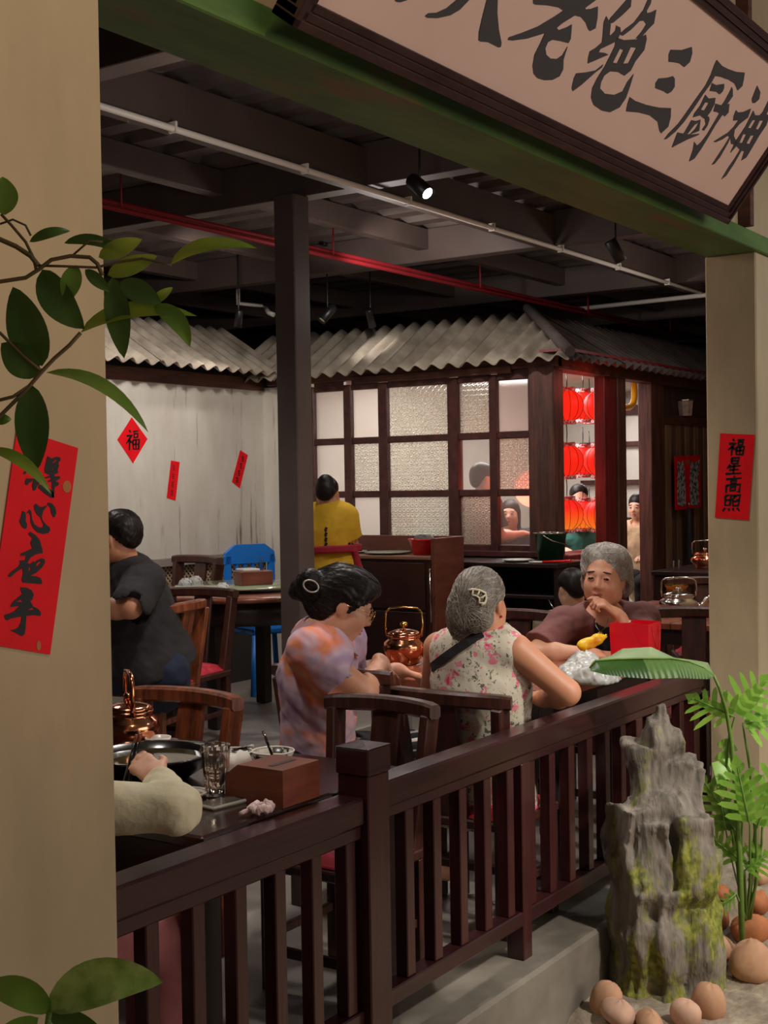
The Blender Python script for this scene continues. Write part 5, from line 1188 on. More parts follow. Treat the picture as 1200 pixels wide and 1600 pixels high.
N, L, b = nodes(M_blkst); tc = N.new('ShaderNodeTexCoord'); wv = N.new('ShaderNodeTexWave'); wv.bands_direction = 'Z'; wv.inputs['Scale'].default_value = 11.; wv.inputs['Distortion'].default_value = 1.; L.new(tc.outputs['Object'], wv.inputs['Vector']); cr = N.new('ShaderNodeValToRGB'); cr.color_ramp.elements[0].position = .90; cr.color_ramp.elements[1].position = .95; cr.color_ramp.elements[0].color = lin((20, 18, 20)); cr.color_ramp.elements[1].color = lin((200, 190, 186)); L.new(wv.outputs[0], cr.inputs[0]); L.new(cr.outputs[0], b.inputs['Base Color'])
# floral blouse: pale ground, pink blossoms, dark leaves
M_floral = mat('pale floral cotton', (206, 192, 172), rough=.8)
N, L, b = nodes(M_floral); tc = N.new('ShaderNodeTexCoord')
def layer(prev, scale, col, thr, seedoff, ns=30.):
    mp = N.new('ShaderNodeMapping'); mp.inputs['Location'].default_value = (seedoff, seedoff*.7, seedoff*1.3); L.new(tc.outputs['Object'], mp.inputs[0])
    nz = N.new('ShaderNodeTexNoise'); nz.inputs['Scale'].default_value = ns; L.new(mp.outputs[0], nz.inputs['Vector']); ad = N.new('ShaderNodeMix'); ad.data_type = 'RGBA'; ad.blend_type = 'LINEAR_LIGHT'; ad.inputs['Factor'].default_value = .035; L.new(mp.outputs[0], ad.inputs['A']); L.new(nz.outputs[1], ad.inputs['B'])
    vo = N.new('ShaderNodeTexVoronoi'); vo.inputs['Scale'].default_value = scale; L.new(ad.outputs['Result'], vo.inputs['Vector'])
    lt = N.new('ShaderNodeMath'); lt.operation = 'LESS_THAN'; lt.inputs[1].default_value = thr; L.new(vo.outputs['Distance'], lt.inputs[0]); mx = N.new('ShaderNodeMix'); mx.data_type = 'RGBA'; L.new(lt.outputs[0], mx.inputs['Factor'])
    if isinstance(prev, tuple): mx.inputs['A'].default_value = lin(prev)
    else: L.new(prev, mx.inputs['A'])
    mx.inputs['B'].default_value = lin(col); return mx.outputs['Result']
c = layer((208, 196, 176), 26., (96, 94, 80), .24, 3.1, 56.); c = layer(c, 31., (150, 146, 128), .22, 5.3, 60.); c = layer(c, 18., (222, 124, 142), .32, 0., 40.); c = layer(c, 18., (200, 66, 92), .15, 0., 40.); c = layer(c, 30., (178, 166, 120), .18, 7.7, 60.)
L.new(c, b.inputs['Base Color'])

def strip_on(obj, pix, w_, name, m, parent, lift=.004, th=.003):
    """band laid on a garment: pixels are cast from the viewpoint onto the mesh, then the band is built there in space"""
    dg = bpy.context.evaluated_depsgraph_get(); pts = []; mw = obj.matrix_world
    o = Vector((0, 0, CAMH)); base = Vector(parent.location)
    for x, y in pix:
        d = Vector(ray(x, y)).normalized(); ok, loc, nr, idx = obj.ray_cast(o-base, d)
        if ok: pts.append((loc, nr))
    if len(pts) < 2: return None
    mb = MB(); vs = []; fs = []
    for i, (p, n_) in enumerate(pts):
        t = (pts[min(i+1, len(pts)-1)][0]-pts[max(i-1, 0)][0]).normalized(); sd = t.cross(n_).normalized()
        vs += [p+n_*lift+sd*w_/2, p+n_*lift-sd*w_/2, p+n_*(lift+th)-sd*w_/2, p+n_*(lift+th)+sd*w_/2]
    for i in range(len(pts)-1):
        a = i*4
        for k in range(4): fs.append((a+k, a+(k+1) % 4, a+4+(k+1) % 4, a+4+k))
    mb.add(vs, fs, False); return mb.build(name, m, parent)

# ---- woman in the tie-dye shirt, leaning on her chair, looking down to the right
p = Person('woman in tie-dye shirt and glasses looking down at the table', atD(490, 1243, 4.80)*1.0, .006, M_skin)
p.t.location.z = 0; p.o[2] = 0
J = p.P; j = p.j
j['pelvis'] = J(497, 1190, 4.85); j['neck'] = J(497, 988, 4.72); j['front'] = dirv(.80, .45, -.15); j['shR'] = J(484, 1018, 4.58); j['shL'] = J(536, 1004, 4.90)
j['wrR'] = J(596, 1036, 4.90); j['elR'] = elbow(j['shR'], j['wrR'], .27, .23, dirv(.2, -.5, -.6)); j['wrL'] = J(622, 1048, 5.1); j['elL'] = elbow(j['shL'], j['wrL'], .26, .23, dirv(.1, .6, -.8))
for q, o_ in (('R', -.07), ('L', .10)):
    j['kn'+q] = j['pelvis']+dirv(.90, .42, -.03)*.42+dirv(-.42, .9, 0)*o_; j['an'+q] = j['kn'+q]+A([0, 0, -.42])+dirv(.9, .4, 0)*(-.03)
HR = basis(dirv(.90, .14, -.46), dirv(.46, .05, .88)); hc = J(536, 944, 4.74); hs = 1.06
p.body((hc, HR, hs), hands=[((j['wrR'], dirv(.55, .35, -.75), dirv(-.5, -.2, -.4), dirv(.1, -.9, .1)), dict(curl=.55, s=.95)), ((j['wrL'], dirv(.8, .5, -.3), dirv(0, 0, -1), dirv(-.4, .6, 0)), dict(curl=.4))], arm_s=1.1)
S = p.shirt(M_tie, sleeve=.46, grow=.018, neck_cut=.066, wr=.006, hem=.22, loose=1.25, seed=4, wide=1.0); sh1 = S.build('shirt', M_tie, p.t)
p.trousers(M_blkst)
def h1(S, T, E):
    E((0, -.022, .042), (.088, .104, .092), .02); E((0, -.085, .0), (.066, .055, .072), .03); E((0, -.055, -.045), (.070, .045, .05), .03)
    E((0, -.135, .005), (.052, .045, .050), .03); E((.03, -.15, .03), (.032, .03, .035), .02); E((-.02, -.16, -.02), (.03, .03, .04), .02); E((0, .03, .085), (.075, .07, .045), .03)
    E((0, .115, -.045), (.078, .085, .098), .012, 's'); 
    for q in (-1, 1): E((q*.078, .012, -.022), (.022, .022, .030), .008, 's'); S.chain([T(q*.066, .04, .06), T(q*.074, .03, .02), T(q*.073, .018, -.015)], [.016*hs, .012*hs, .006*hs], .01)
hr_ = p.hair(h1, M_hblack, hc, HR, hs, .27, groove=((0, -1, .1), 30, (0, -.13, .0)), amp=.0012); strands(p, hr_, p.T(.0, -.14, .01), 260, mat('black hair lock', (30, 23, 21), rough=.5, spec=.3), 1)
gl = MB(); T = p.T; M_wire = mat('gold spectacle wire', (210, 176, 120), rough=.25, metal=1.)
for q in (-1, 1):
    gl = MB(); cc = T(q*.033, .106, .004); gl.tube([cc+HR@(hs*A([.024*math.cos(a), 0, .021*math.sin(a)])) for a in np.linspace(0, 2*PI, 25)[:-1]], .0014, 6, closed=True); gl.tube([T(q*.057, .103, .010), T(q*.077, .05, .014), T(q*.080, -.005, .004)], .0013, 6); gl.build('spectacle_rim', M_wire, p.t)
MB().tube([T(-.010, .106, .008), T(0, .110, .012), T(.010, .106, .008)], .0013, 6).build('spectacle_bridge', M_wire, p.t)
# claw clip in the hair
M_clip = mat('pale hair clip', (196, 186, 176), rough=.3, metal=.4)
cc = T(.072, -.135, .012); MB().tube([cc+HR@A([.004, -.028*math.cos(a), .02*math.sin(a)]) for a in np.linspace(0, 2*PI, 21)[:-1]], .003, 8, closed=True).build('hair_clip', M_clip, p.t)

# ---- woman in the floral blouse, back to us, elbow on the railing
p = Person('grey-haired woman in sleeveless floral blouse seen from behind', atD(750, 1240, 4.82), .006, M_skin2); p.t.location.z = 0; p.o[2] = 0; J = p.P; j = p.j
j['pelvis'] = J(752, 1195, 4.84); j['neck'] = J(752, 990, 4.70); j['front'] = dirv(.35, .93, -.05); j['shR'] = J(806, 1016, 4.64); j['shL'] = J(686, 1012, 4.80)
j['elR'] = J(886, 1082, 4.62); j['wrR'] = J(846, 1092, 4.86); j['wrL'] = J(745, 1045, 5.15); j['elL'] = elbow(j['shL'], j['wrL'], .27, .23, dirv(-.7, .0, -.6))
for q, o_ in (('R', .09), ('L', -.09)):
    j['kn'+q] = j['pelvis']+dirv(.55, .83, -.03)*.42+dirv(.83, -.55, 0)*o_; j['an'+q] = j['kn'+q]+A([0, 0, -.42])
HR = basis(dirv(.50, .86, -.08)); hc = J(752, 942, 4.70); hs = 1.02
p.body((hc, HR, hs), hands=[((j['wrR'], dirv(-.6, .6, .1), dirv(0, 0, -1), dirv(.4, .6, 0)), dict(curl=.4)), ((j['wrL'], dirv(.6, .7, -.1), dirv(0, 0, -1), dirv(-.6, .5, 0)), dict(curl=.4))], arm_s=1.12)
S = p.shirt(M_floral, grow=.020, neck_cut=.070, wr=.004, hem=.25, loose=1.1, tank=True, seed=9, wide=1.0, belly=1.08)
for q in ('L', 'R'):
    pass
sh2 = S.build('blouse', M_floral, p.t); p.trousers(M_blktee)
def h2(S, T, E):
    E((0, -.02, .040), (.086, .102, .088), .02); E((0, -.075, .005), (.074, .055, .075), .03); E((0, -.06, -.055), (.072, .048, .05), .03); E((-.045, -.085, -.035), (.045, .04, .06), .03); E((-.06, -.06, -.085), (.03, .03, .04), .03)
    E((0, .125, -.03), (.072, .09, .105), .015, 's')
    for q in (-1, 1): E((q*.082, .002, -.022), (.022, .026, .034), .01, 's')
hr_ = p.hair(h2, M_hgrey, hc, HR, hs, .24, groove=((0, -1, .25), 34, (.0, -.10, .0)), amp=.0012); strands(p, hr_, p.T(-.01, -.115, .0), 420, mat('light grey hair lock', (182, 172, 158), (120, 110, 100), .5, 30., spec=.3), 2); strands(p, hr_, p.T(-.03, -.09, -.13), 160, mat('mid grey hair lock', (150, 140, 128), rough=.5, spec=.3), 5)
bpy.context.view_layer.update()
hair2 = [c for c in p.t.children if c.name.startswith('hair')][0]
M_bone = mat('cream hair clip', (222, 208, 174), rough=.4)
mb = MB(); o = Vector((0, 0, CAMH)); base = Vector(p.t.location); ring = []
def on_hair(x, y):
    d = Vector(ray(x, y)).normalized(); ok, loc, nr, i = hair2.ray_cast(o-base, d); return (loc+nr*.006) if ok else Vector(atD(x, y, 4.58))-base
cl = [(732, 923), (740, 921), (749, 923), (757, 926), (759, 934), (757, 942), (752, 946)]
cl2 = [(738, 930), (745, 931), (749, 936), (748, 942)]
mb.tube([on_hair(*q) for q in cl], .004, 8); mb.tube([on_hair(*q) for q in cl2], .0035, 8)
for a_, b_ in (((740, 921), (738, 930)), ((749, 923), (745, 931)), ((758, 930), (749, 936)), ((757, 942), (748, 942))): mb.tube([on_hair(*a_), on_hair((a_[0]+b_[0])/2, (a_[1]+b_[1])/2), on_hair(*b_)], .0032, 8)
mb.build('hair_clip', M_bone, p.t)
strip_on(sh2, [(664, 1052), (676, 1043), (690, 1032), (704, 1022), (718, 1012), (732, 1003), (744, 995), (754, 990)], .034, 'bag_strap', M_blktee, p.t)
M_earr = mat('red ear jewel', (190, 30, 50), rough=.2); T = p.T
MB().lathe([(0, -.006), (.006, 0), (0, .006)], 10, Matrix.Translation(Vector(T(.078, .0, -.045)))).build('earring', M_earr, p.t)

# ---- woman in the brown shirt, facing us, hand at her chin
p = Person('silver-haired woman in brown shirt resting her chin on her hand', atD(942, 1120, 6.22), .0055, M_skin); p.t.location.z = 0; p.o[2] = 0; J = p.P; j = p.j
j['pelvis'] = J(950, 1100, 6.35); j['neck'] = J(944, 954, 6.18); j['front'] = dirv(-.15, -1, -.05); j['shR'] = J(882, 975, 6.12); j['shL'] = J(1002, 968, 6.16)
j['elR'] = J(836, 1020, 5.98); j['wrR'] = J(928, 1023, 5.86); j['elL'] = J(1000, 1022, 5.90); j['wrL'] = J(965, 961, 5.90)
HR = basis(dirv(-.42, -.90, -.06), dirv(.04, -.06, 1)); hc = J(945, 902, 6.05); hs = 1.15
p.body((hc, HR, hs), hands=[((j['wrR'], dirv(.95, -.2, -.05), dirv(.1, .2, -1), dirv(.1, .7, .2)), dict(curl=.35, s=.95)), ((j['wrL'], dirv(-.74, -.12, .62), dirv(-.62, .25, -.72), dirv(.1, 1, .2)), dict(curls=[.42, 1.0, 1.15, 1.2], s=1.02))], arm_s=1.12)
S = p.shirt(M_mauve, sleeve=.80, grow=.018, neck_cut=.085, wr=.006, hem=.06, loose=1.2, seed=12, wide=1.0, belly=1.1)
# open front
u_ = nv(j['neck']-j['pelvis']); cx = (j['shL']+j['shR'])/2
S.cone(cx+j['front']*.085+u_*.03+RVn*.025, cx+j['front']*.06-u_*.40+RVn*.05, .068, .10, .004, op='s'); p_sh = S.build('shirt', M_mauve, p.t)
S = p.shirt(M_blktee, sleeve=.2, grow=.006, neck_cut=.088, wr=.002, hem=.04, seed=3, wide=1.0, belly=1.1); S.build('inner_top', M_blktee, p.t)
def h3(S, T, E):
    E((0, -.025, .044), (.086, .098, .086), .02); E((0, -.012, .096), (.072, .062, .036), .03); E((0, -.075, -.01), (.076, .05, .08), .03)
    for q in (-1, 1): E((q*.074, -.025, .03), (.028, .050, .055), .03); E((q*.078, -.045, -.035), (.026, .040, .045), .03); E((q*.055, .005, .085), (.036, .045, .034), .03)
    E((0, .135, -.015), (.082, .092, .122), .012, 's')
    for q in (-1, 1): E((q*.082, .0, -.028), (.016, .020, .028), .008, 's')
hr_ = p.hair(h3, M_hsilv, hc, HR, hs, .22, groove=((.15, .3, -1), 22, (.02, .02, .09)), amp=.0016); strands(p, hr_, p.T(.03, -.10, .05), 420, mat('silver hair lock', (226, 220, 212), (170, 162, 154), .5, 30., spec=.3), 3, spread=.03); strands(p, hr_, p.T(.0, -.06, -.12), 160, mat('pale grey hair lock', (170, 162, 154), rough=.5), 4, spread=.04)
T = p.T
nk = [J(*q) for q in ((930, 966, 6.03), (931, 978, 5.99), (938, 988, 5.97), (946, 980, 5.99), (950, 968, 6.03))]
ne = MB().tube([Vector(q) for q in nk], .0016, 6).build('necklace', mat('silver chain', (196, 190, 180), rough=.25, metal=1.), p.t)
q = J(938, 993, 5.955); MB().lathe([(0, -.003), (.016, -.003), (.017, 0), (.016, .003), (0, .003)], 20, frame(Vector(q), RV, UP)).build('pendant', mat('bronze disc', (150, 120, 70), rough=.35, metal=1.), ne)
wv_ = j['wrL']; dv = nv(j['wrL']-j['elL']); e1 = nv(np.cross(dv, UPn)); e2 = np.cross(dv, e1); cc = j['wrL']-dv*.05
MB().tube([Vector(cc+(e1*math.cos(a)+e2*math.sin(a))*.036) for a in np.linspace(0, 2*PI, 25)[:-1]], .004, 8, closed=True).build('bracelet', mat('jade bracelet', (206, 196, 176), rough=.25), p.t)
# the fruit in front of her
FQ = atD(926, 1003, 5.72); fr_ = thing('mango_slices', 'yellow and orange fruit slice lying before the woman in brown', 'fruit', (FQ.x, FQ.y, FQ.z))
S = SDF((-.09, -.07, -.05), (.09, .07, .06), .004); S.cone((-.04, 0, -.015), (.02, 0, .012), .026, .024, .02).cone((.02, 0, .012), (.058, .01, .02), .022, .008, .01); S.displace(lambda P: .003*fbm(P, 14., 2, 2))
f_ = S.build('flesh', M_mango, fr_); fr_.rotation_euler = (0, 0, math.atan2(RV.y, RV.x)); MB().tube([(.05, .008, .02), (.066, .012, .03)], .004, 6).build('stalk', M_brass, fr_)

# ---- man in the black shirt at the left
p = Person('man in black T-shirt and jeans seated by the left pillar', atD(235, 1100, 6.55), .008, M_skin2); p.t.location.z = .2; p.o[2] = .2; J = p.P; j = p.j
j['pelvis'] = J(243, 1046, 6.6); j['neck'] = J(200, 884, 6.5); j['front'] = dirv(-.85, .35, -.2); j['shL'] = J(226, 908, 6.34); j['shR'] = J(176, 900, 6.70)
j['elL'] = J(205, 950, 6.22); j['wrL'] = J(138, 952, 6.30); j['wrR'] = J(120, 950, 6.7); j['elR'] = elbow(j['shR'], j['wrR'], .28, .25, dirv(0, .5, -.8))
for q, o_ in (('L', -.10), ('R', .10)):
    j['kn'+q] = j['pelvis']+dirv(-.9, .25, -.02)*.42+dirv(.25, .9, 0)*o_; j['an'+q] = j['kn'+q]+A([0, 0, -.42])
HR = basis(dirv(-.88, .42, -.10)); hc = J(184, 840, 6.45); hs = 1.08
p.body((hc, HR, hs), hands=[((j['wrL'], dirv(-1, .2, 0), dirv(0, 0, -1), dirv(.2, .9, 0)), dict(curl=.4))], arm_s=1.25, hs=1.2)
p.shirt(M_bshirt, sleeve=.85, grow=.03, neck_cut=.072, wr=.006, hem=.0, loose=1.3, seed=21, wide=1.08, belly=1.15).build('shirt', M_bshirt, p.t); p.trousers(M_jean, grow=.04)
def h4(S, T, E):
    E((0, -.02, .045), (.084, .100, .086), .02); E((0, -.075, .01), (.070, .040, .068), .03); E((0, .135, -.05), (.09, .09, .125), .01, 's')
    for q in (-1, 1): E((q*.080, .0, -.022), (.022, .026, .034), .008, 's'); S.cone(T(q*.074, .025, .01), T(q*.074, .02, -.03), .009, .006, .01)
p.hair(h4, M_hblack, hc, HR, hs, .22, groove=((0, .3, 1), 50, (0, -.02, .1)))

# ---- waitress in yellow
p = Person('waitress in yellow shirt and red apron belt standing with her back to us', Vector((7.10, 5.16, 0)), .009, M_skin2); p.o[2] = 0; J = p.P; j = p.j
D9 = 8.80
j['pelvis'] = J(521, 888, D9); j['neck'] = J(516, 796, D9); j['front'] = dirv(.15, 1, 0); j['shL'] = J(486, 806, D9+.03); j['shR'] = J(540, 808, D9-.03)
j['elR'] = J(550, 850, D9+.02); j['wrR'] = J(548, 858, D9+.25); j['elL'] = J(478, 850, D9); j['wrL'] = J(490, 860, D9+.24)
for q, o_ in (('L', -.09), ('R', .09)): j['kn'+q] = j['pelvis']+A([0, 0, -.44])+RVn*o_; j['an'+q] = A([j['kn'+q][0], j['kn'+q][1], .08])
HR = basis(dirv(.25, .95, -.15)); hc = J(512, 772, D9); hs = .96
p.body((hc, HR, hs), hands=[((j['wrR'], dirv(0, 1, 0), dirv(0, 0, -1), dirv(-1, 0, 0)), dict(curl=.4)), ((j['wrL'], dirv(0, 1, 0), dirv(0, 0, -1), dirv(1, 0, 0)), dict(curl=.4))])
sy_ = p.shirt(M_yel, sleeve=.75, grow=.016, neck_cut=.065, wr=.006, hem=.12, loose=1.2, seed=30, wide=.98).build('shirt', M_yel, p.t); p.trousers(M_blktee)
def h5(S, T, E):
    E((0, -.02, .042), (.080, .096, .084), .02); E((0, -.075, .0), (.066, .040, .06), .03); E((0, -.06, .085), (.05, .045, .045), .02); E((0, .135, -.05), (.09, .09, .125), .01, 's')
    for q in (-1, 1): E((q*.080, .0, -.022), (.022, .026, .034), .008, 's')
p.hair(h5, M_hblack, hc, HR, hs, .22, vox=.006, groove=((0, -1, .6), 40, (0, -.07, .06)))
bpy.context.view_layer.update()
M_apr = mat('dark red apron', (150, 14, 40), rough=.7)
u_ = nv(j['neck']-j['pelvis']); S = p.grid([j['pelvis'], j['neck']], .22); S.cone(j['pelvis']+u_*.07, j['pelvis']+u_*.17, .200, .198, .005, flat=(j['front'], .86)); S.plane_cut(j['pelvis']+u_*.155, u_); S.plane_cut(j['pelvis']+u_*.105, -u_); S.cone(j['pelvis']+RVn*.15-FVn*.10+u_*.12, j['pelvis']+RVn*.175-FVn*.06-u_*.06, .020, .040, .01); S.build('apron_belt', M_apr, p.t)
for xx in (509,):
    for k in range(4): strip_on(sy_, [(xx+1.5, 824+8*k), (xx-.5, 828+8*k), (xx+1, 830.5+8*k)], .018, 'shirt_character', M_blktee, p.t, .001, .001)

# ---- person in the cream sleeve, mostly behind the left pillar
p = Person('person in cream sleeve and pink trousers holding chopsticks over the hot pot', atD(95, 1500, 3.18), .006, M_skin3); p.t.location.z = 0; p.o[2] = 0; J = p.P; j = p.j
j['pelvis'] = J(70, 1480, 3.22); j['neck'] = J(78, 1150, 3.20); j['front'] = dirv(.85, .5, 0); j['shR'] = J(110, 1256, 3.02); j['shL'] = J(110, 1190, 3.40)
j['elR'] = J(274, 1264, 2.97); j['wrR'] = J(248, 1216, 3.14); j['wrL'] = J(190, 1250, 3.5); j['elL'] = elbow(j['shL'], j['wrL'], .26, .23, dirv(0, .5, -.8))
j['knR'] = J(262, 1450, 3.36); j['anR'] = J(270, 1640, 3.30); j['knL'] = J(240, 1430, 3.55); j['anL'] = J(235, 1600, 3.5)
HR = basis(dirv(.8, .5, -.2)); hc = J(90, 1065, 3.25); hs = .98
hw = j['wrR']
p.body((hc, HR, hs), hands=[((hw, nv(J(205, 1178, 3.20)-hw), dirv(-.3, .8, -.35), dirv(.45, .2, .8)), dict(curls=[.5, .62, .8, .95], s=.82))], arm_s=.92)
S = p.shirt(M_cream, sleeve=1., grow=.0, neck_cut=.07, wr=.011, hem=.1, loose=.88, long_to=.80, seed=41)
S.cone(j['shR']+A([0, 0, -.01]), j['elR'], .062, .046, .03); S.build('sweatshirt', M_cream, p.t)
p.trousers(M_pink, grow=.022)
def h6(S, T, E):
    E((0, -.02, .042), (.084, .100, .086), .02); E((0, -.075, -.03), (.070, .045, .10), .03); E((0, .135, -.05), (.09, .09, .125), .01, 's')
p.hair(h6, M_hblack, hc, HR, hs, .24)
dv = nv(hw-j['elR']); e1 = nv(np.cross(dv, UPn)); e2 = np.cross(dv, e1); cc = hw-dv*.012
MB().tube([Vector(cc+(e1*math.cos(a)+e2*math.sin(a))*.0275) for a in np.linspace(0, 2*PI, 25)[:-1]], .006, 8, closed=True).build('hair_tie', M_blk, p.t)
a_, b_ = atD(192, 1232, 3.19), atD(217, 1138, 3.22); t = thing('chopsticks', 'pair of black chopsticks held above the hot pot', 'chopsticks', a_)
for k, off in enumerate((0, .012)):
    d = (b_-a_); e = RV*off+UP*off*.3
    st_ = MB().tube([e, d*.75+e*.8], .0045, 8).build('stick', M_blk, t); MB().tube([d*.75+e*.8, d*.9+e*.7], .0047, 8).build('grip_band', M_boxw, st_)
put_chair_xy(chair0, 2.02, 2.62, 33.9, 'dark chair with red cushion behind the left pillar')

# ---- people inside and behind
def simple_person(label, hx, hy, d, face_dir, shirt_m, hair_m=M_hblack, skin=M_skin3, floor=0., seated=True, vox=.012, hs=.95, long_hair=False, face=True, arms=None, lean=(0, 0)):
    hcw = atD(hx, hy, d); base = Vector((hcw.x, hcw.y, floor)); p = Person(label, base, vox, skin); j = p.j; f = dirv(*face_dir); f2 = nv(A([f[0], f[1], 0])); r = np.cross(f2, UPn); hz = hcw.z-floor
    lx = RVn*lean[0]+FVn*lean[1]
    hc = A([0, 0, hz]); j['front'] = f2; j['neck'] = hc+A([0, 0, -.16])-f2*.02+lx*.15; j['pelvis'] = j['neck']+A([0, 0, -.50])-f2*.03+lx*.6; j['shR'] = j['neck']+r*.17+A([0, 0, -.05]); j['shL'] = j['neck']-r*.17+A([0, 0, -.05])
    for q, sg_ in (('R', 1), ('L', -1)):
        j['el'+q] = j['sh'+q]+A([0, 0, -.25])+r*sg_*.04+f2*.06; j['wr'+q] = j['el'+q]+f2*.22+A([0, 0, .02])-r*sg_*.06
        if seated: j['kn'+q] = j['pelvis']+f2*.42+r*sg_*.1; j['an'+q] = A([j['kn'+q][0], j['kn'+q][1], .07])
        else: j['kn'+q] = j['pelvis']*A([1, 1, .5])+r*sg_*.09; j['an'+q] = A([j['kn'+q][0], j['kn'+q][1], .07])
    if arms:
        for k_, v_ in arms.items(): j[k_] = A(v_)
    HR = basis(f); p.body((hc, HR, hs), hands=[((j['wrR'], f2, (0, 0, -1), -r), dict(curl=.5)), ((j['wrL'], f2, (0, 0, -1), r), dict(curl=.5))], face=face)
    p.shirt(shirt_m, sleeve=.7, grow=.02, neck_cut=.07, wr=.006, hem=.1, loose=1.2, seed=int(hx)).build('shirt', shirt_m, p.t); p.trousers(M_blktee)
    def hh(S, T, E):
        E((0, -.02, .045), (.086, .100, .086), .02); E((0, -.075, -.005), (.072, .045, .075), .03); E((0, .135, -.045), (.075, .09, .115), .012, 's')
        if long_hair:
            for q in (-1, 1): S.cone(T(q*.075, 0, .02), T(q*.078, .0, -.14), .022, .016, .02)
            E((0, -.07, -.09), (.08, .035, .09), .03)
        else:
            for q in (-1, 1): E((q*.080, .0, -.022), (.022, .026, .034), .008, 's')
    p.hair(hh, hair_m, hc, HR, hs, .24, vox=vox*.7); return p
M_teal = mat('teal cotton', (70, 150, 140), rough=.8)
simple_person('woman in black top smiling behind the lower clear pane', 797, 803, 11.2, (-.25, -1, -.05), M_bshirt, long_hair=True, vox=.010)
simple_person('dark-haired person seen from behind in the middle clear pane', 756, 747, 10.3, (1, .35, 0), M_bshirt, face=False)
simple_person('person in teal blurred behind the large pressed-glass pane', 628, 808, 10.9, (.2, -1, 0), M_teal, face=False)
simple_person('woman in beige printed shirt with hair pulled back in the hut doorway', 996, 792, 11.9, (-.55, -.8, -.12), M_beige, vox=.010, lean=(.12, 0))
simple_person('person whose dark hair shows above the bottom row of lanterns', 905, 778, 11.3, (0, -1, 0), M_teal, face=False)
simple_person('person with black hair bent forward behind the woman in brown', 893, 920, 7.9, (-.3, .9, -.3), mat('beige grey knit', (150, 132, 108), rough=.85), face=False)
# ------------------------------------------------------------------ garden bed outside: mound, standing stone, cobbles, plants
def bed_h(x, y):
    t = min(1., max(0., (x-4.55)/.75)); t = t*t*(3-2*t); s_ = min(1., max(0., (y-.6)/.7)); e = min(1., max(0., (x-3.86)/.26)); e = e*e*(3-2*e); return -.225+.235*t*s_-.11*(1-e)
vs = []; fs = []; nx, ny = 40, 40; rs = np.random.RandomState(5)
for i in range(nx+1):
    for k in range(ny+1):
        x = 3.80+1.68*i/nx; y = .5+1.49*k/ny; vs.append((x, y, bed_h(x, y)+.012*rs.rand()+.002))
for i in range(nx):
    for k in range(ny): a = i*(ny+1)+k; fs.append((a, a+ny+1, a+ny+2, a+1))
struct(MB().add(vs, fs, True).build('garden_bed', M_ground))
# --- standing stone
rzv = math.atan2(RV.y, RV.x); base = Vector((4.45, 1.80, 0))
S = SDF((-.26, -.22, -.42), (.26, .22, .82), .0075)
_sl, _P = S._sub(S.lo, S.lo+S.vox*S.n); S.warp = np.stack([.012*fbm(_P*A([.4, .4, 1]), 3.2, 71, 1)+.004*fbm(_P, 8., 74, 1), .02*fbm(_P, 3.2, 72, 1), .012*fbm(_P*A([1, 1, .3]), 5., 73, 1)], -1).astype(np.float32)
def col(x, y, z0, z1, hx, hy, rot=0., tx=0.):
    c_, s_ = math.cos(rot), math.sin(rot); R = A([[c_, -s_, 0], [s_, c_, 0], [0, 0, 1.]]); sh = A([[1, 0, tx], [0, 1, 0], [0, 0, 1.]]); 
    S.box((x, y, (z0+z1)/2), (hx, hy, (z1-z0)/2), R, .012, .012)
def taper(x0, x1, y, z0, z1, r0, r1, fy=.8): S.cone((x0, y, z0), (x1, y, z1), r0, r1, .02, flat=((0, 1, 0), fy))
taper(.0, -.005, .02, -.42, .40, .195, .155, .72)
col(-.065, .03, .2, .665, .060, .07, .2); col(.02, .03, .2, .60, .085, .075, -.15); col(.085, .03, .2, .575, .055, .07, .1)
col(.005, .03, .45, .70, .062, .05, .3); col(-.008, .02, .5, .745, .042, .04, .1); taper(.0, .003, .02, .68, .768, .042, .022)
col(-.135, -.02, -.42, .44, .055, .09, .35); col(-.05, -.075, -.42, .40, .055, .06, -.25); col(.075, -.06, -.42, .42, .07, .07, .2); col(.145, -.01, -.42, .28, .045, .08, -.4)
col(-.11, -.09, -.42, .16, .04, .04, .5); col(-.01, -.12, -.42, .155, .045, .035, .1); col(.085, -.115, -.42, .10, .05, .035, -.2); col(.03, -.10, .0, .34, .02, .04, .4)
S.warp = None
def strata(P):
    x, y, z = P[..., 0], P[..., 1], P[..., 2]
    w_ = fbm(P*A([1, 1, .25]), 5., 3, 3); rid = np.abs(np.sin((x*1.+.5*y)*42+3.*w_)); fine = np.abs(np.sin((x-.3*y)*150+5*fbm(P*A([1, 1, .3]), 9., 9, 2)))
    return .007*rid-.004+.0025*fine+.008*fbm(P, 4., 11, 2)+.004*np.abs(fbm(P*A([1, 1, .5]), 14., 13, 2))
S.displace(strata)
M_rock = mat('grey layered stone', (142, 130, 118), (100, 92, 82), .85, 6., (3, 3, .7), bump=.6, bscale=26.)
N, L, b = nodes(M_rock); tc = N.new('ShaderNodeTexCoord'); nz = N.new('ShaderNodeTexNoise'); nz.inputs['Scale'].default_value = 5.5; nz.inputs['Detail'].default_value = 7.; nz.inputs['Roughness'].default_value = .7; mp = N.new('ShaderNodeMapping'); mp.inputs['Scale'].default_value = (1.6, 1.6, .6); L.new(tc.outputs['Object'], mp.inputs[0]); L.new(mp.outputs[0], nz.inputs['Vector'])
sx = N.new('ShaderNodeSeparateXYZ'); L.new(tc.outputs['Object'], sx.inputs[0]); mr = N.new('ShaderNodeMapRange'); mr.inputs['From Min'].default_value = -.3; mr.inputs['From Max'].default_value = .7; mr.inputs['To Min'].default_value = .12; mr.inputs['To Max'].default_value = -.06; L.new(sx.outputs['Z'], mr.inputs[0])
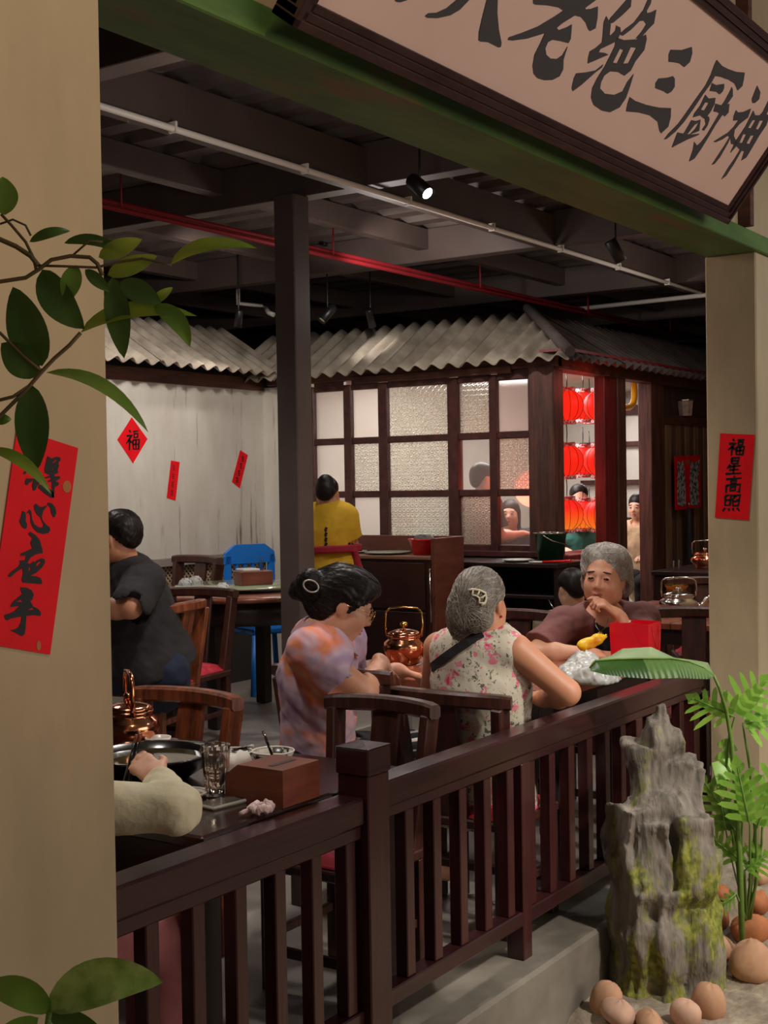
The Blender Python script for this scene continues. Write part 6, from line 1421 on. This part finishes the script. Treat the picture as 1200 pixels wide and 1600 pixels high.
ad = N.new('ShaderNodeMath'); ad.operation = 'ADD'; L.new(nz.outputs[0], ad.inputs[0]); L.new(mr.outputs[0], ad.inputs[1]); cr = N.new('ShaderNodeValToRGB'); cr.color_ramp.elements[0].position = .52; cr.color_ramp.elements[1].position = .62; L.new(ad.outputs[0], cr.inputs[0])
mx = N.new('ShaderNodeMix'); mx.data_type = 'RGBA'; old = b.inputs['Base Color'].links[0].from_socket; L.new(cr.outputs[0], mx.inputs['Factor']); L.new(old, mx.inputs['A'])
n2 = N.new('ShaderNodeTexNoise'); n2.inputs['Scale'].default_value = 40.; L.new(tc.outputs['Object'], n2.inputs['Vector']); c2_ = N.new('ShaderNodeValToRGB'); c2_.color_ramp.elements[0].color = lin((92, 98, 24)); c2_.color_ramp.elements[1].color = lin((150, 148, 60)); c2_.color_ramp.elements[0].position = .35; c2_.color_ramp.elements[1].position = .65; L.new(n2.outputs[0], c2_.inputs[0]); L.new(c2_.outputs[0], mx.inputs['B']); L.new(mx.outputs['Result'], b.inputs['Base Color'])
rk = S.build('standing_stone', M_rock, None, base); rk.rotation_euler = (0, 0, rzv); tag(rk, 'tall jagged grey standing stone with yellow-green moss before the railing', 'stone')
# --- cobbles
M_cob = [mat('tan cobble', (196, 150, 116), (176, 128, 96), .75, 8., bump=.15, bscale=30.), mat('rust cobble', (182, 110, 62), (150, 88, 52), .75, 8., bump=.2, bscale=30.), mat('grey cobble', (130, 118, 110), (104, 94, 88), .8, 8., bump=.2, bscale=30.), mat('pinkish cobble', (206, 164, 138), (188, 142, 118), .75, 8., bump=.15, bscale=30.)]
def on_bed(x, y):
    r = Vector(ray(x, y)); d = 3.5
    while d < 6.5:
        q = Vector((0, 0, CAMH))+r*d
        if q.z <= bed_h(q.x, q.y) or q.y < .4: break
        d += .01
    return q, d
cob = [((945, 1584), 25, 29, 0, 'tan egg-shaped cobble at the left foot of the standing stone'), ((965, 1600), 29, 22, 3, 'pinkish cobble second from the left below the standing stone'), ((1015, 1612), 26, 18, 0, 'tan cobble cut by the bottom of the picture below the stone'), ((1070, 1603), 25, 24, 3, 'pale upright cobble below the right half of the standing stone'), ((1108, 1590), 29, 31, 0, 'round tan cobble touching the right foot of the standing stone'),
       ((1125, 1500), 24, 23, 0, 'tan cobble right beside the stone above the sandy ground'), ((1118, 1452), 20, 21, 1, 'rust-brown cobble tucked against the stone'), ((1172, 1472), 31, 22, 1, 'broad brown cobble under the plant stems'), ((1174, 1528), 37, 33, 0, 'largest tan cobble at the right edge'), ((1113, 1397), 18, 16, 2, 'dark grey cobble behind the standing stone'), ((1128, 1408), 16, 14, 1, 'small rust cobble behind the plant stem'), ((1189, 1382), 17, 14, 0, 'small tan cobble at the rear right edge'), ((1184, 1428), 18, 20, 1, 'brown cobble between the plant stems')]
for i, (px, rx, ry, m, lab) in enumerate(cob):
    q, d = on_bed(*px); a = rx/FPX*d; h = ry/FPX*d
    rs = np.random.RandomState(i+20); mb = MB(); vs = []; fs = []; nu, nw = 20, 12; ph = rs.rand(6)*6
    for u in range(nu):
        for k in range(nw+1):
            th = 2*PI*u/nu; f = -PI/2+PI*k/nw; r_ = 1+.09*math.sin(2*th+ph[0])*math.cos(f)+.06*math.sin(3*f+ph[1])+.05*math.sin(th+ph[2])+.03*math.sin(5*th+ph[3])*math.cos(2*f); vs.append((a*r_*math.cos(f)*math.cos(th), a*.85*r_*math.cos(f)*math.sin(th), h*r_*math.sin(f)))
    for u in range(nu):
        for k in range(nw): u2 = (u+1) % nu; fs.append((u*(nw+1)+k, u2*(nw+1)+k, u2*(nw+1)+k+1, u*(nw+1)+k+1))
    o = mb.add(vs, fs, True).build('cobble', M_cob[m], None, (q.x, q.y, bed_h(q.x, q.y)+h*.75)); o.rotation_euler = (.15*rs.randn(), .2*rs.randn(), rs.rand()*3); tag(o, lab, 'cobble', 'cobbles around the standing stone')

# --- leaves
def leafmat(name, c1, c2, rough=.4, tr=.25, scale=9.):
    m = mat(name, c1, c2, rough, scale); N, L, b = nodes(m); out = [n for n in N if n.type == 'OUTPUT_MATERIAL'][0]; t_ = N.new('ShaderNodeBsdfTranslucent'); src = b.inputs['Base Color'].links[0].from_socket; L.new(src, t_.inputs[0]); mx = N.new('ShaderNodeMixShader'); mx.inputs[0].default_value = tr; L.new(b.outputs[0], mx.inputs[1]); L.new(t_.outputs[0], mx.inputs[2]); L.new(mx.outputs[0], out.inputs[0]); return m
M_lf = leafmat('glossy green leaf', (132, 164, 62), (98, 138, 44)); M_lfd = leafmat('dark green leaf', (88, 116, 42), (64, 94, 30)); M_lfb = leafmat('bright yellow-green leaf', (164, 174, 56), (124, 152, 42)); M_lfs = leafmat('fresh lime leaf', (160, 200, 84), (124, 176, 60)); M_stem = mat('brown vine stem', (120, 92, 58), (96, 84, 44), .7, 20.); M_gstem = mat('green leaf stalk', (110, 140, 58), (92, 122, 46), .5, 20.)
M_lfv = leafmat('variegated green leaf', (168, 190, 100), (120, 150, 60), scale=34.)
def leaf(parent, b0, tip, w_px, d, m, mid=None, fold=.25, roll=0., name='leaf', d2=None, cup=.0):
    """leaf blade from base to tip (traced points at depth d..d2), built as a folded surface in space"""
    d2 = d if d2 is None else d2; Bp = Vector(atD(*b0, d)); Tp = Vector(atD(*tip, d2)); Mp = Vector(atD(*(mid or ((b0[0]+tip[0])/2, (b0[1]+tip[1])/2)), (d+d2)/2-.012)); W = w_px/FPX*(d+d2)/2
    n = 12; vs = []; fs = []; org = Vector(parent.location); view = Vector(CM[:, 2])
    for i in range(n+1):
        t = i/n; p_ = Bp*(1-t)**2+Mp*2*t*(1-t)+Tp*t*t if not mid else (Bp*(1-t)*(1-2*t)+Mp*4*t*(1-t)+Tp*t*(2*t-1)); tg = (Tp-Bp).normalized() if not mid else ((Mp-Bp)*(1-t)+(Tp-Mp)*t).normalized()
        side = tg.cross(view).normalized(); nr = side.cross(tg).normalized(); side = (side*math.cos(roll)+nr*math.sin(roll)); nr2 = side.cross(tg).normalized(); wv = W/2*(math.sin(PI*t**.85))**.75*(1 if t < .98 else .2) if 0 < t < 1 else 0.
        vs += [p_-side*wv-nr2*wv*fold-org, p_-side*wv*.5-nr2*wv*fold*.4-org, p_-org, p_+side*wv*.5-nr2*wv*fold*.4-org, p_+side*wv-nr2*wv*fold-org]
    for i in range(n):
        for k in range(4): a = i*5+k; fs.append((a, a+1, a+6, a+5))
    lf = MB().add(vs, fs, True).build(name, m, parent)
    return lf
vp = thing('climbing_plant', 'leafy vine reaching across the left pillar', 'plant', atD(-70, 1500, 1.7)); vp.location.z = -.32; org = Vector(vp.location)
DV = 1.56
def vine(pts, r, d=DV, par=vp, m=M_stem): return MB().tube([Vector(atD(x, y, dd if dd else d))-Vector(par.location) for x, y, dd in pts], r, 8).build('stem', m, par)
V = lambda *a: [(x, y, None) for x, y in a]
vine(V((-60, 452), (0, 440), (40, 434), (62, 420), (80, 406), (110, 400), (140, 402), (152, 412), (160, 430)), .0026)
vine(V((-60, 360), (0, 374), (25, 385), (48, 400), (60, 415)), .0030); vine(V((2, 335), (18, 352), (40, 378), (52, 402), (57, 424)), .0018); vine(V((0, 350), (20, 343), (40, 352), (48, 368)), .0014)
vine(V((60, 415), (100, 416), (150, 418), (182, 410), (222, 404), (250, 410), (268, 414)), .0016); vine(V((110, 402), (140, 376), (160, 378)), .0013)
vine(V((126, 520), (108, 540), (85, 560), (66, 580), (40, 610), (0, 650), (-60, 690)), .0024); vine(V((66, 580), (40, 560), (0, 520), (-40, 500)), .0020); vine(V((50, 600), (20, 620), (-60, 640)), .0022)
MB().tube([Vector(atD(-60, 452, DV))-org, Vector(atD(-90, 700, DV))-org, Vector(atD(-95, 1100, 1.6))-org, Vector((0, 0, 0))], [.004, .006, .008, .01], 8).build('stem', M_stem, vp)
MB().tube([Vector(atD(-60, 360, DV))-org, Vector(atD(-100, 600, DV))-org, Vector(atD(-95, 1100, 1.6))-org], [.003, .005, .008], 8).build('stem', M_stem, vp); MB().tube([Vector(atD(-60, 690, DV))-org, Vector(atD(-95, 900, DV))-org, Vector(atD(-95, 1100, 1.6))-org], [.003, .005, .008], 8).build('stem', M_stem, vp)
for (b0, tip, w_, m, kw) in (((8, 336), (4, 276), 48, M_lf, {}), ((46, 378), (110, 361), 17, M_lfd, dict(mid=(78, 364))), ((100, 380), (203, 402), 18, M_lfd, dict(mid=(150, 376))), ((154, 402), (222, 374), 30, M_lfb, {}), ((168, 430), (246, 400), 30, M_lfb, {}), ((266, 414), (402, 388), 28, M_lfb, dict(mid=(325, 386), roll=.5, fold=.5)),
    ((119, 414), (103, 474), 33, M_lf, {}), ((66, 421), (132, 514), 52, M_lfd, dict(mid=(92, 472))), ((133, 421), (172, 456), 20, M_lfd, {}), ((66, 572), (20, 448), 66, M_lfd, dict(mid=(44, 512), roll=.2)), ((176, 432), (194, 560), 40, M_lfd, {}), ((188, 440), (252, 474), 36, M_lfd, {}), ((126, 520), (308, 494), 36, M_lfb, dict(mid=(205, 490), roll=.6, fold=.5)), ((240, 478), (297, 542), 30, M_lf, dict(mid=(276, 500))), ((236, 474), (270, 449), 16, M_lfb, {}),
    ((60, 588), (2, 536), 50, M_lfd, {}), ((48, 600), (56, 738), 54, M_lfd, {}), ((72, 582), (232, 676), 28, M_lf, dict(mid=(160, 604), roll=.7)), ((-20, 702), (80, 772), 22, M_lfb, dict(mid=(34, 722), roll=.6)), ((-10, 655), (18, 655), 18, M_lf, {})):
    leaf(vp, b0, tip, w_, DV-.02*random.random()+.02, m, **kw)
lp = thing('leafy_plant', 'low leafy plant poking in at the bottom left corner', 'plant', atD(40, 1760, 1.5)); lp.location.z = -.32
MB().tube([Vector(atD(78, 1580, 1.5))-Vector(lp.location), Vector(atD(70, 1640, 1.5))-Vector(lp.location), Vector(atD(50, 1800, 1.52))-Vector(lp.location), Vector((0, 0, 0))], .004, 8).build('stem', M_gstem, lp)
for (b0, tip, w_, m, kw) in (((74, 1580), (255, 1535), 74, M_lfv, dict(mid=(160, 1530))), ((80, 1582), (-30, 1545), 52, M_lf, dict(mid=(30, 1548))), ((78, 1582), (170, 1625), 46, M_lfd, {}), ((60, 1590), (-20, 1640), 40, M_lf, {}), ((405, 1580), (440, 1640), 40, M_lfd, {})):
    if b0[0] < 300: leaf(lp, b0, tip, w_, 1.5, m, **kw)

# --- big drooping banana-like leaf
bl = thing('broadleaf_plant', 'plant with one big drooping ribbed leaf in front of the railing', 'plant', atD(1160, 1450, 4.85)); bl.location.z = bed_h(bl.location.x, bl.location.y); org = Vector(bl.location)
zz = lambda x, y: (860+x/4.444, 960+y/4.444)
mid_ = [(1135, 425), (1060, 365), (960, 325), (840, 305), (640, 305), (460, 310), (310, 320), (272, 372)]
low_ = [(1135, 430), (1100, 450), (1000, 447), (900, 442), (700, 448), (520, 436), (380, 418), (276, 392)]
upp_ = [(1135, 418), (1095, 335), (1000, 318), (860, 300), (700, 226), (500, 238), (420, 285), (290, 325)]
def blade(name, A_, B_, dA, dB, m, rib=.002):
    vs = []; fs = []; n = 72; K = 4
    def interp(L_, t):
        f = t*(len(L_)-1); i = min(int(f), len(L_)-2); f -= i; return (L_[i][0]*(1-f)+L_[i+1][0]*f, L_[i][1]*(1-f)+L_[i+1][1]*f)
    for i in range(n+1):
        t = i/n; a = interp(A_, t); b_ = interp(B_, t); pa = Vector(atD(*zz(*a), dA)); pb = Vector(atD(*zz(*b_), dB)); 
        for k in range(K+1):
            f = k/K; bump = .012*math.sin(PI*f)+rib*math.sin(i*2*PI/4.)*(.3+f); vs.append(pa*(1-f)+pb*f-org-Vector(CM[:, 2])*bump)
    for i in range(n):
        for k in range(K): a = i*(K+1)+k; fs.append((a, a+1, a+K+2, a+K+1))
    return MB().add(vs, fs, True).build(name, m, bl)
M_ban = leafmat('broad ribbed leaf', (104, 132, 74), (86, 116, 58), scale=5.); M_ban2 = leafmat('pale leaf underside', (150, 172, 122), (132, 156, 104), scale=5.)
M_ban3 = leafmat('glossy broad leaf face', (58, 92, 30), (44, 76, 24), scale=5.)
blade('leaf_blade', mid_[:5], low_[:5], 4.72, 4.66, M_ban, .0030); blade('leaf_blade', mid_[4:], low_[4:], 4.72, 4.66, M_ban3, .0008); blade('leaf_blade', mid_, upp_, 4.72, 4.86, M_ban2, .0010)
MB().tube([Vector(atD(*zz(*q), 4.715))-org for q in mid_], .0035, 8).build('midrib', M_gstem, bl)
MB().tube([Vector(atD(x, y, d_))-org for x, y, d_ in ((1115, 1055, 4.72), (1124, 1075, 4.74), (1135, 1110, 4.78), (1143, 1160, 4.80), (1150, 1240, 4.82), (1156, 1340, 4.84))]+[Vector((0, 0, 0))], [.005, .006, .007, .008, .009, .011, .013], 8).build('stalk', M_gstem, bl)
# --- philodendron with lobed leaves
ph = thing('philodendron', 'lime green philodendron with deeply lobed leaves beside the right pillar', 'plant', atD(1168, 1440, 4.95)); ph.location.z = bed_h(ph.location.x, ph.location.y); org = Vector(ph.location)
def lobed(b0, tip, w_, d, m, n=6, tilt=.4, stalk=None, seed=0):
    rs = np.random.RandomState(seed); Bp = Vector(atD(*b0, d)); Tp = Vector(atD(*tip, d-.03)); ax = (Tp-Bp); Ln = ax.length; ax.normalize(); view = Vector(CM[:, 2]); side = ax.cross(view).normalized(); nr = side.cross(ax).normalized(); side = (side*math.cos(tilt)+nr*math.sin(tilt)).normalized(); nr = side.cross(ax).normalized(); W = w_/FPX*d/2
    mb = MB(); vs = []; fs = []
    for sg_ in (-1, 1):
        for i in range(n):
            t0 = .05+.80*i/n; t1 = t0+.80/n*.62; prof = math.sin(PI*min(1, .22+.78*(i+.5)/n))**.8; ln = W*prof*(1.0+.2*rs.randn()*.4); dr = (side*sg_*.9+ax*(.25+.55*i/n)).normalized()
            r0 = Bp+ax*Ln*t0; r1 = Bp+ax*Ln*t1; mt = (r0+r1)/2
            k0 = len(vs); droop = nr*(-.12*ln)
            vs += [r0-org, r1-org, r0+dr*ln*.45+ax*0-org, r1+dr*ln*.5+ax*Ln*.02-org, mt+dr*ln*.8-ax*Ln*.03+droop*.6-org, mt+dr*ln*.82+ax*Ln*.055+droop*.6-org, mt+dr*ln+droop-org+ax*Ln*.012]
            q = [(k0, k0+1, k0+3, k0+2), (k0+2, k0+3, k0+5, k0+4), (k0+4, k0+5, k0+6)]; fs += q if sg_ > 0 else [x[::-1] for x in q]
        # web along the midrib
        for i in range(n):
            t0 = .05+.80*i/n; t1 = .05+.80*(i+1)/n; k0 = len(vs); hw = W*.26*math.sin(PI*min(1, .25+.75*(i+.5)/n)); vs += [Bp+ax*Ln*t0-org, Bp+ax*Ln*t1-org, Bp+ax*Ln*t1+side*sg_*hw-org, Bp+ax*Ln*t0+side*sg_*hw-org]; fs.append((k0, k0+1, k0+2, k0+3))
    k0 = len(vs); vs += [Bp+ax*Ln*.85-side*W*.22-org, Bp+ax*Ln*.85+side*W*.22-org, Tp-org]; fs.append((k0, k0+1, k0+2))
    lf = mb.add(vs, fs, True).build('leaf', m, ph)
    if stalk:
        MB().tube([Vector(atD(x, y, dd))-org for x, y, dd in stalk]+[Bp-org, Bp+ax*Ln*.8-org], [.006]*len(stalk)+[.004, .0015], 8).build('stalk', M_gstem, ph)
    return lf
base_ = (1166, 1438, 4.95)
lobed((1148, 1120), (1070, 1085), 96, 4.80, M_lfs, 5, .5, [base_, (1140, 1280, 4.88), (1132, 1220, 4.84), (1138, 1160, 4.82)], 1)
lobed((1148, 1118), (1206, 1052), 100, 4.80, M_lfs, 5, .4, None, 2); lobed((1160, 1130), (1240, 1120), 100, 4.82, M_lfs, 5, .6, [base_, (1180, 1300, 4.9), (1172, 1200, 4.86)], 3)
lobed((1150, 1300), (1085, 1196), 88, 4.86, M_lf, 6, .3, [base_, (1160, 1370, 4.92)], 4); lobed((1172, 1290), (1148, 1178), 96, 4.78, M_lfs, 6, .3, [base_, (1172, 1380, 4.9)], 5); lobed((1182, 1295), (1226, 1180), 96, 4.80, M_lfs, 6, .3, [base_, (1182, 1380, 4.9)], 6)
lobed((1158, 1345), (1100, 1300), 70, 4.88, M_lfs, 5, .5, [base_, (1164, 1400, 4.94)], 7); lobed((1164, 1360), (1205, 1330), 64, 4.86, M_lfs, 5, .4, [base_], 8); lobed((1150, 1396), (1118, 1424), 60, 4.80, M_lf, 5, .6, [base_], 9); lobed((1140, 1270), (1096, 1310), 60, 4.9, M_lf, 5, .6, [base_, (1156, 1340, 4.94)], 10)
lobed((1138, 1150), (1120, 1240), 52, 4.9, M_lf, 4, .5, [base_, (1150, 1250, 4.92)], 12)
sq = [atD(1112, 1192, 4.84), atD(1140, 1184, 4.86), atD(1146, 1214, 4.82), atD(1122, 1232, 4.80)]; MB().add([q-org for q in sq]+[(sq[0]+sq[2])/2-org-Vector(CM[:, 2])*.015], [(0, 1, 4), (1, 2, 4), (2, 3, 4), (3, 0, 4)], True).build('leaf', M_lfs, ph)
MB().tube([Vector(atD(1122, 1230, 4.81))-org, Vector(atD(1140, 1330, 4.88))-org, Vector(atD(*base_))-org], .003, 8).build('stalk', M_gstem, ph)
for x in (1150, 1158, 1180, 1190): MB().tube([Vector(atD(x+4, 1210+(x % 7)*10, 4.85))-org, Vector(atD(x, 1320, 4.9))-org, Vector(atD(1164+(x-1168)*.3, 1445, 4.95))-org], [.003, .005, .007], 8).build('stalk', M_gstem, ph)
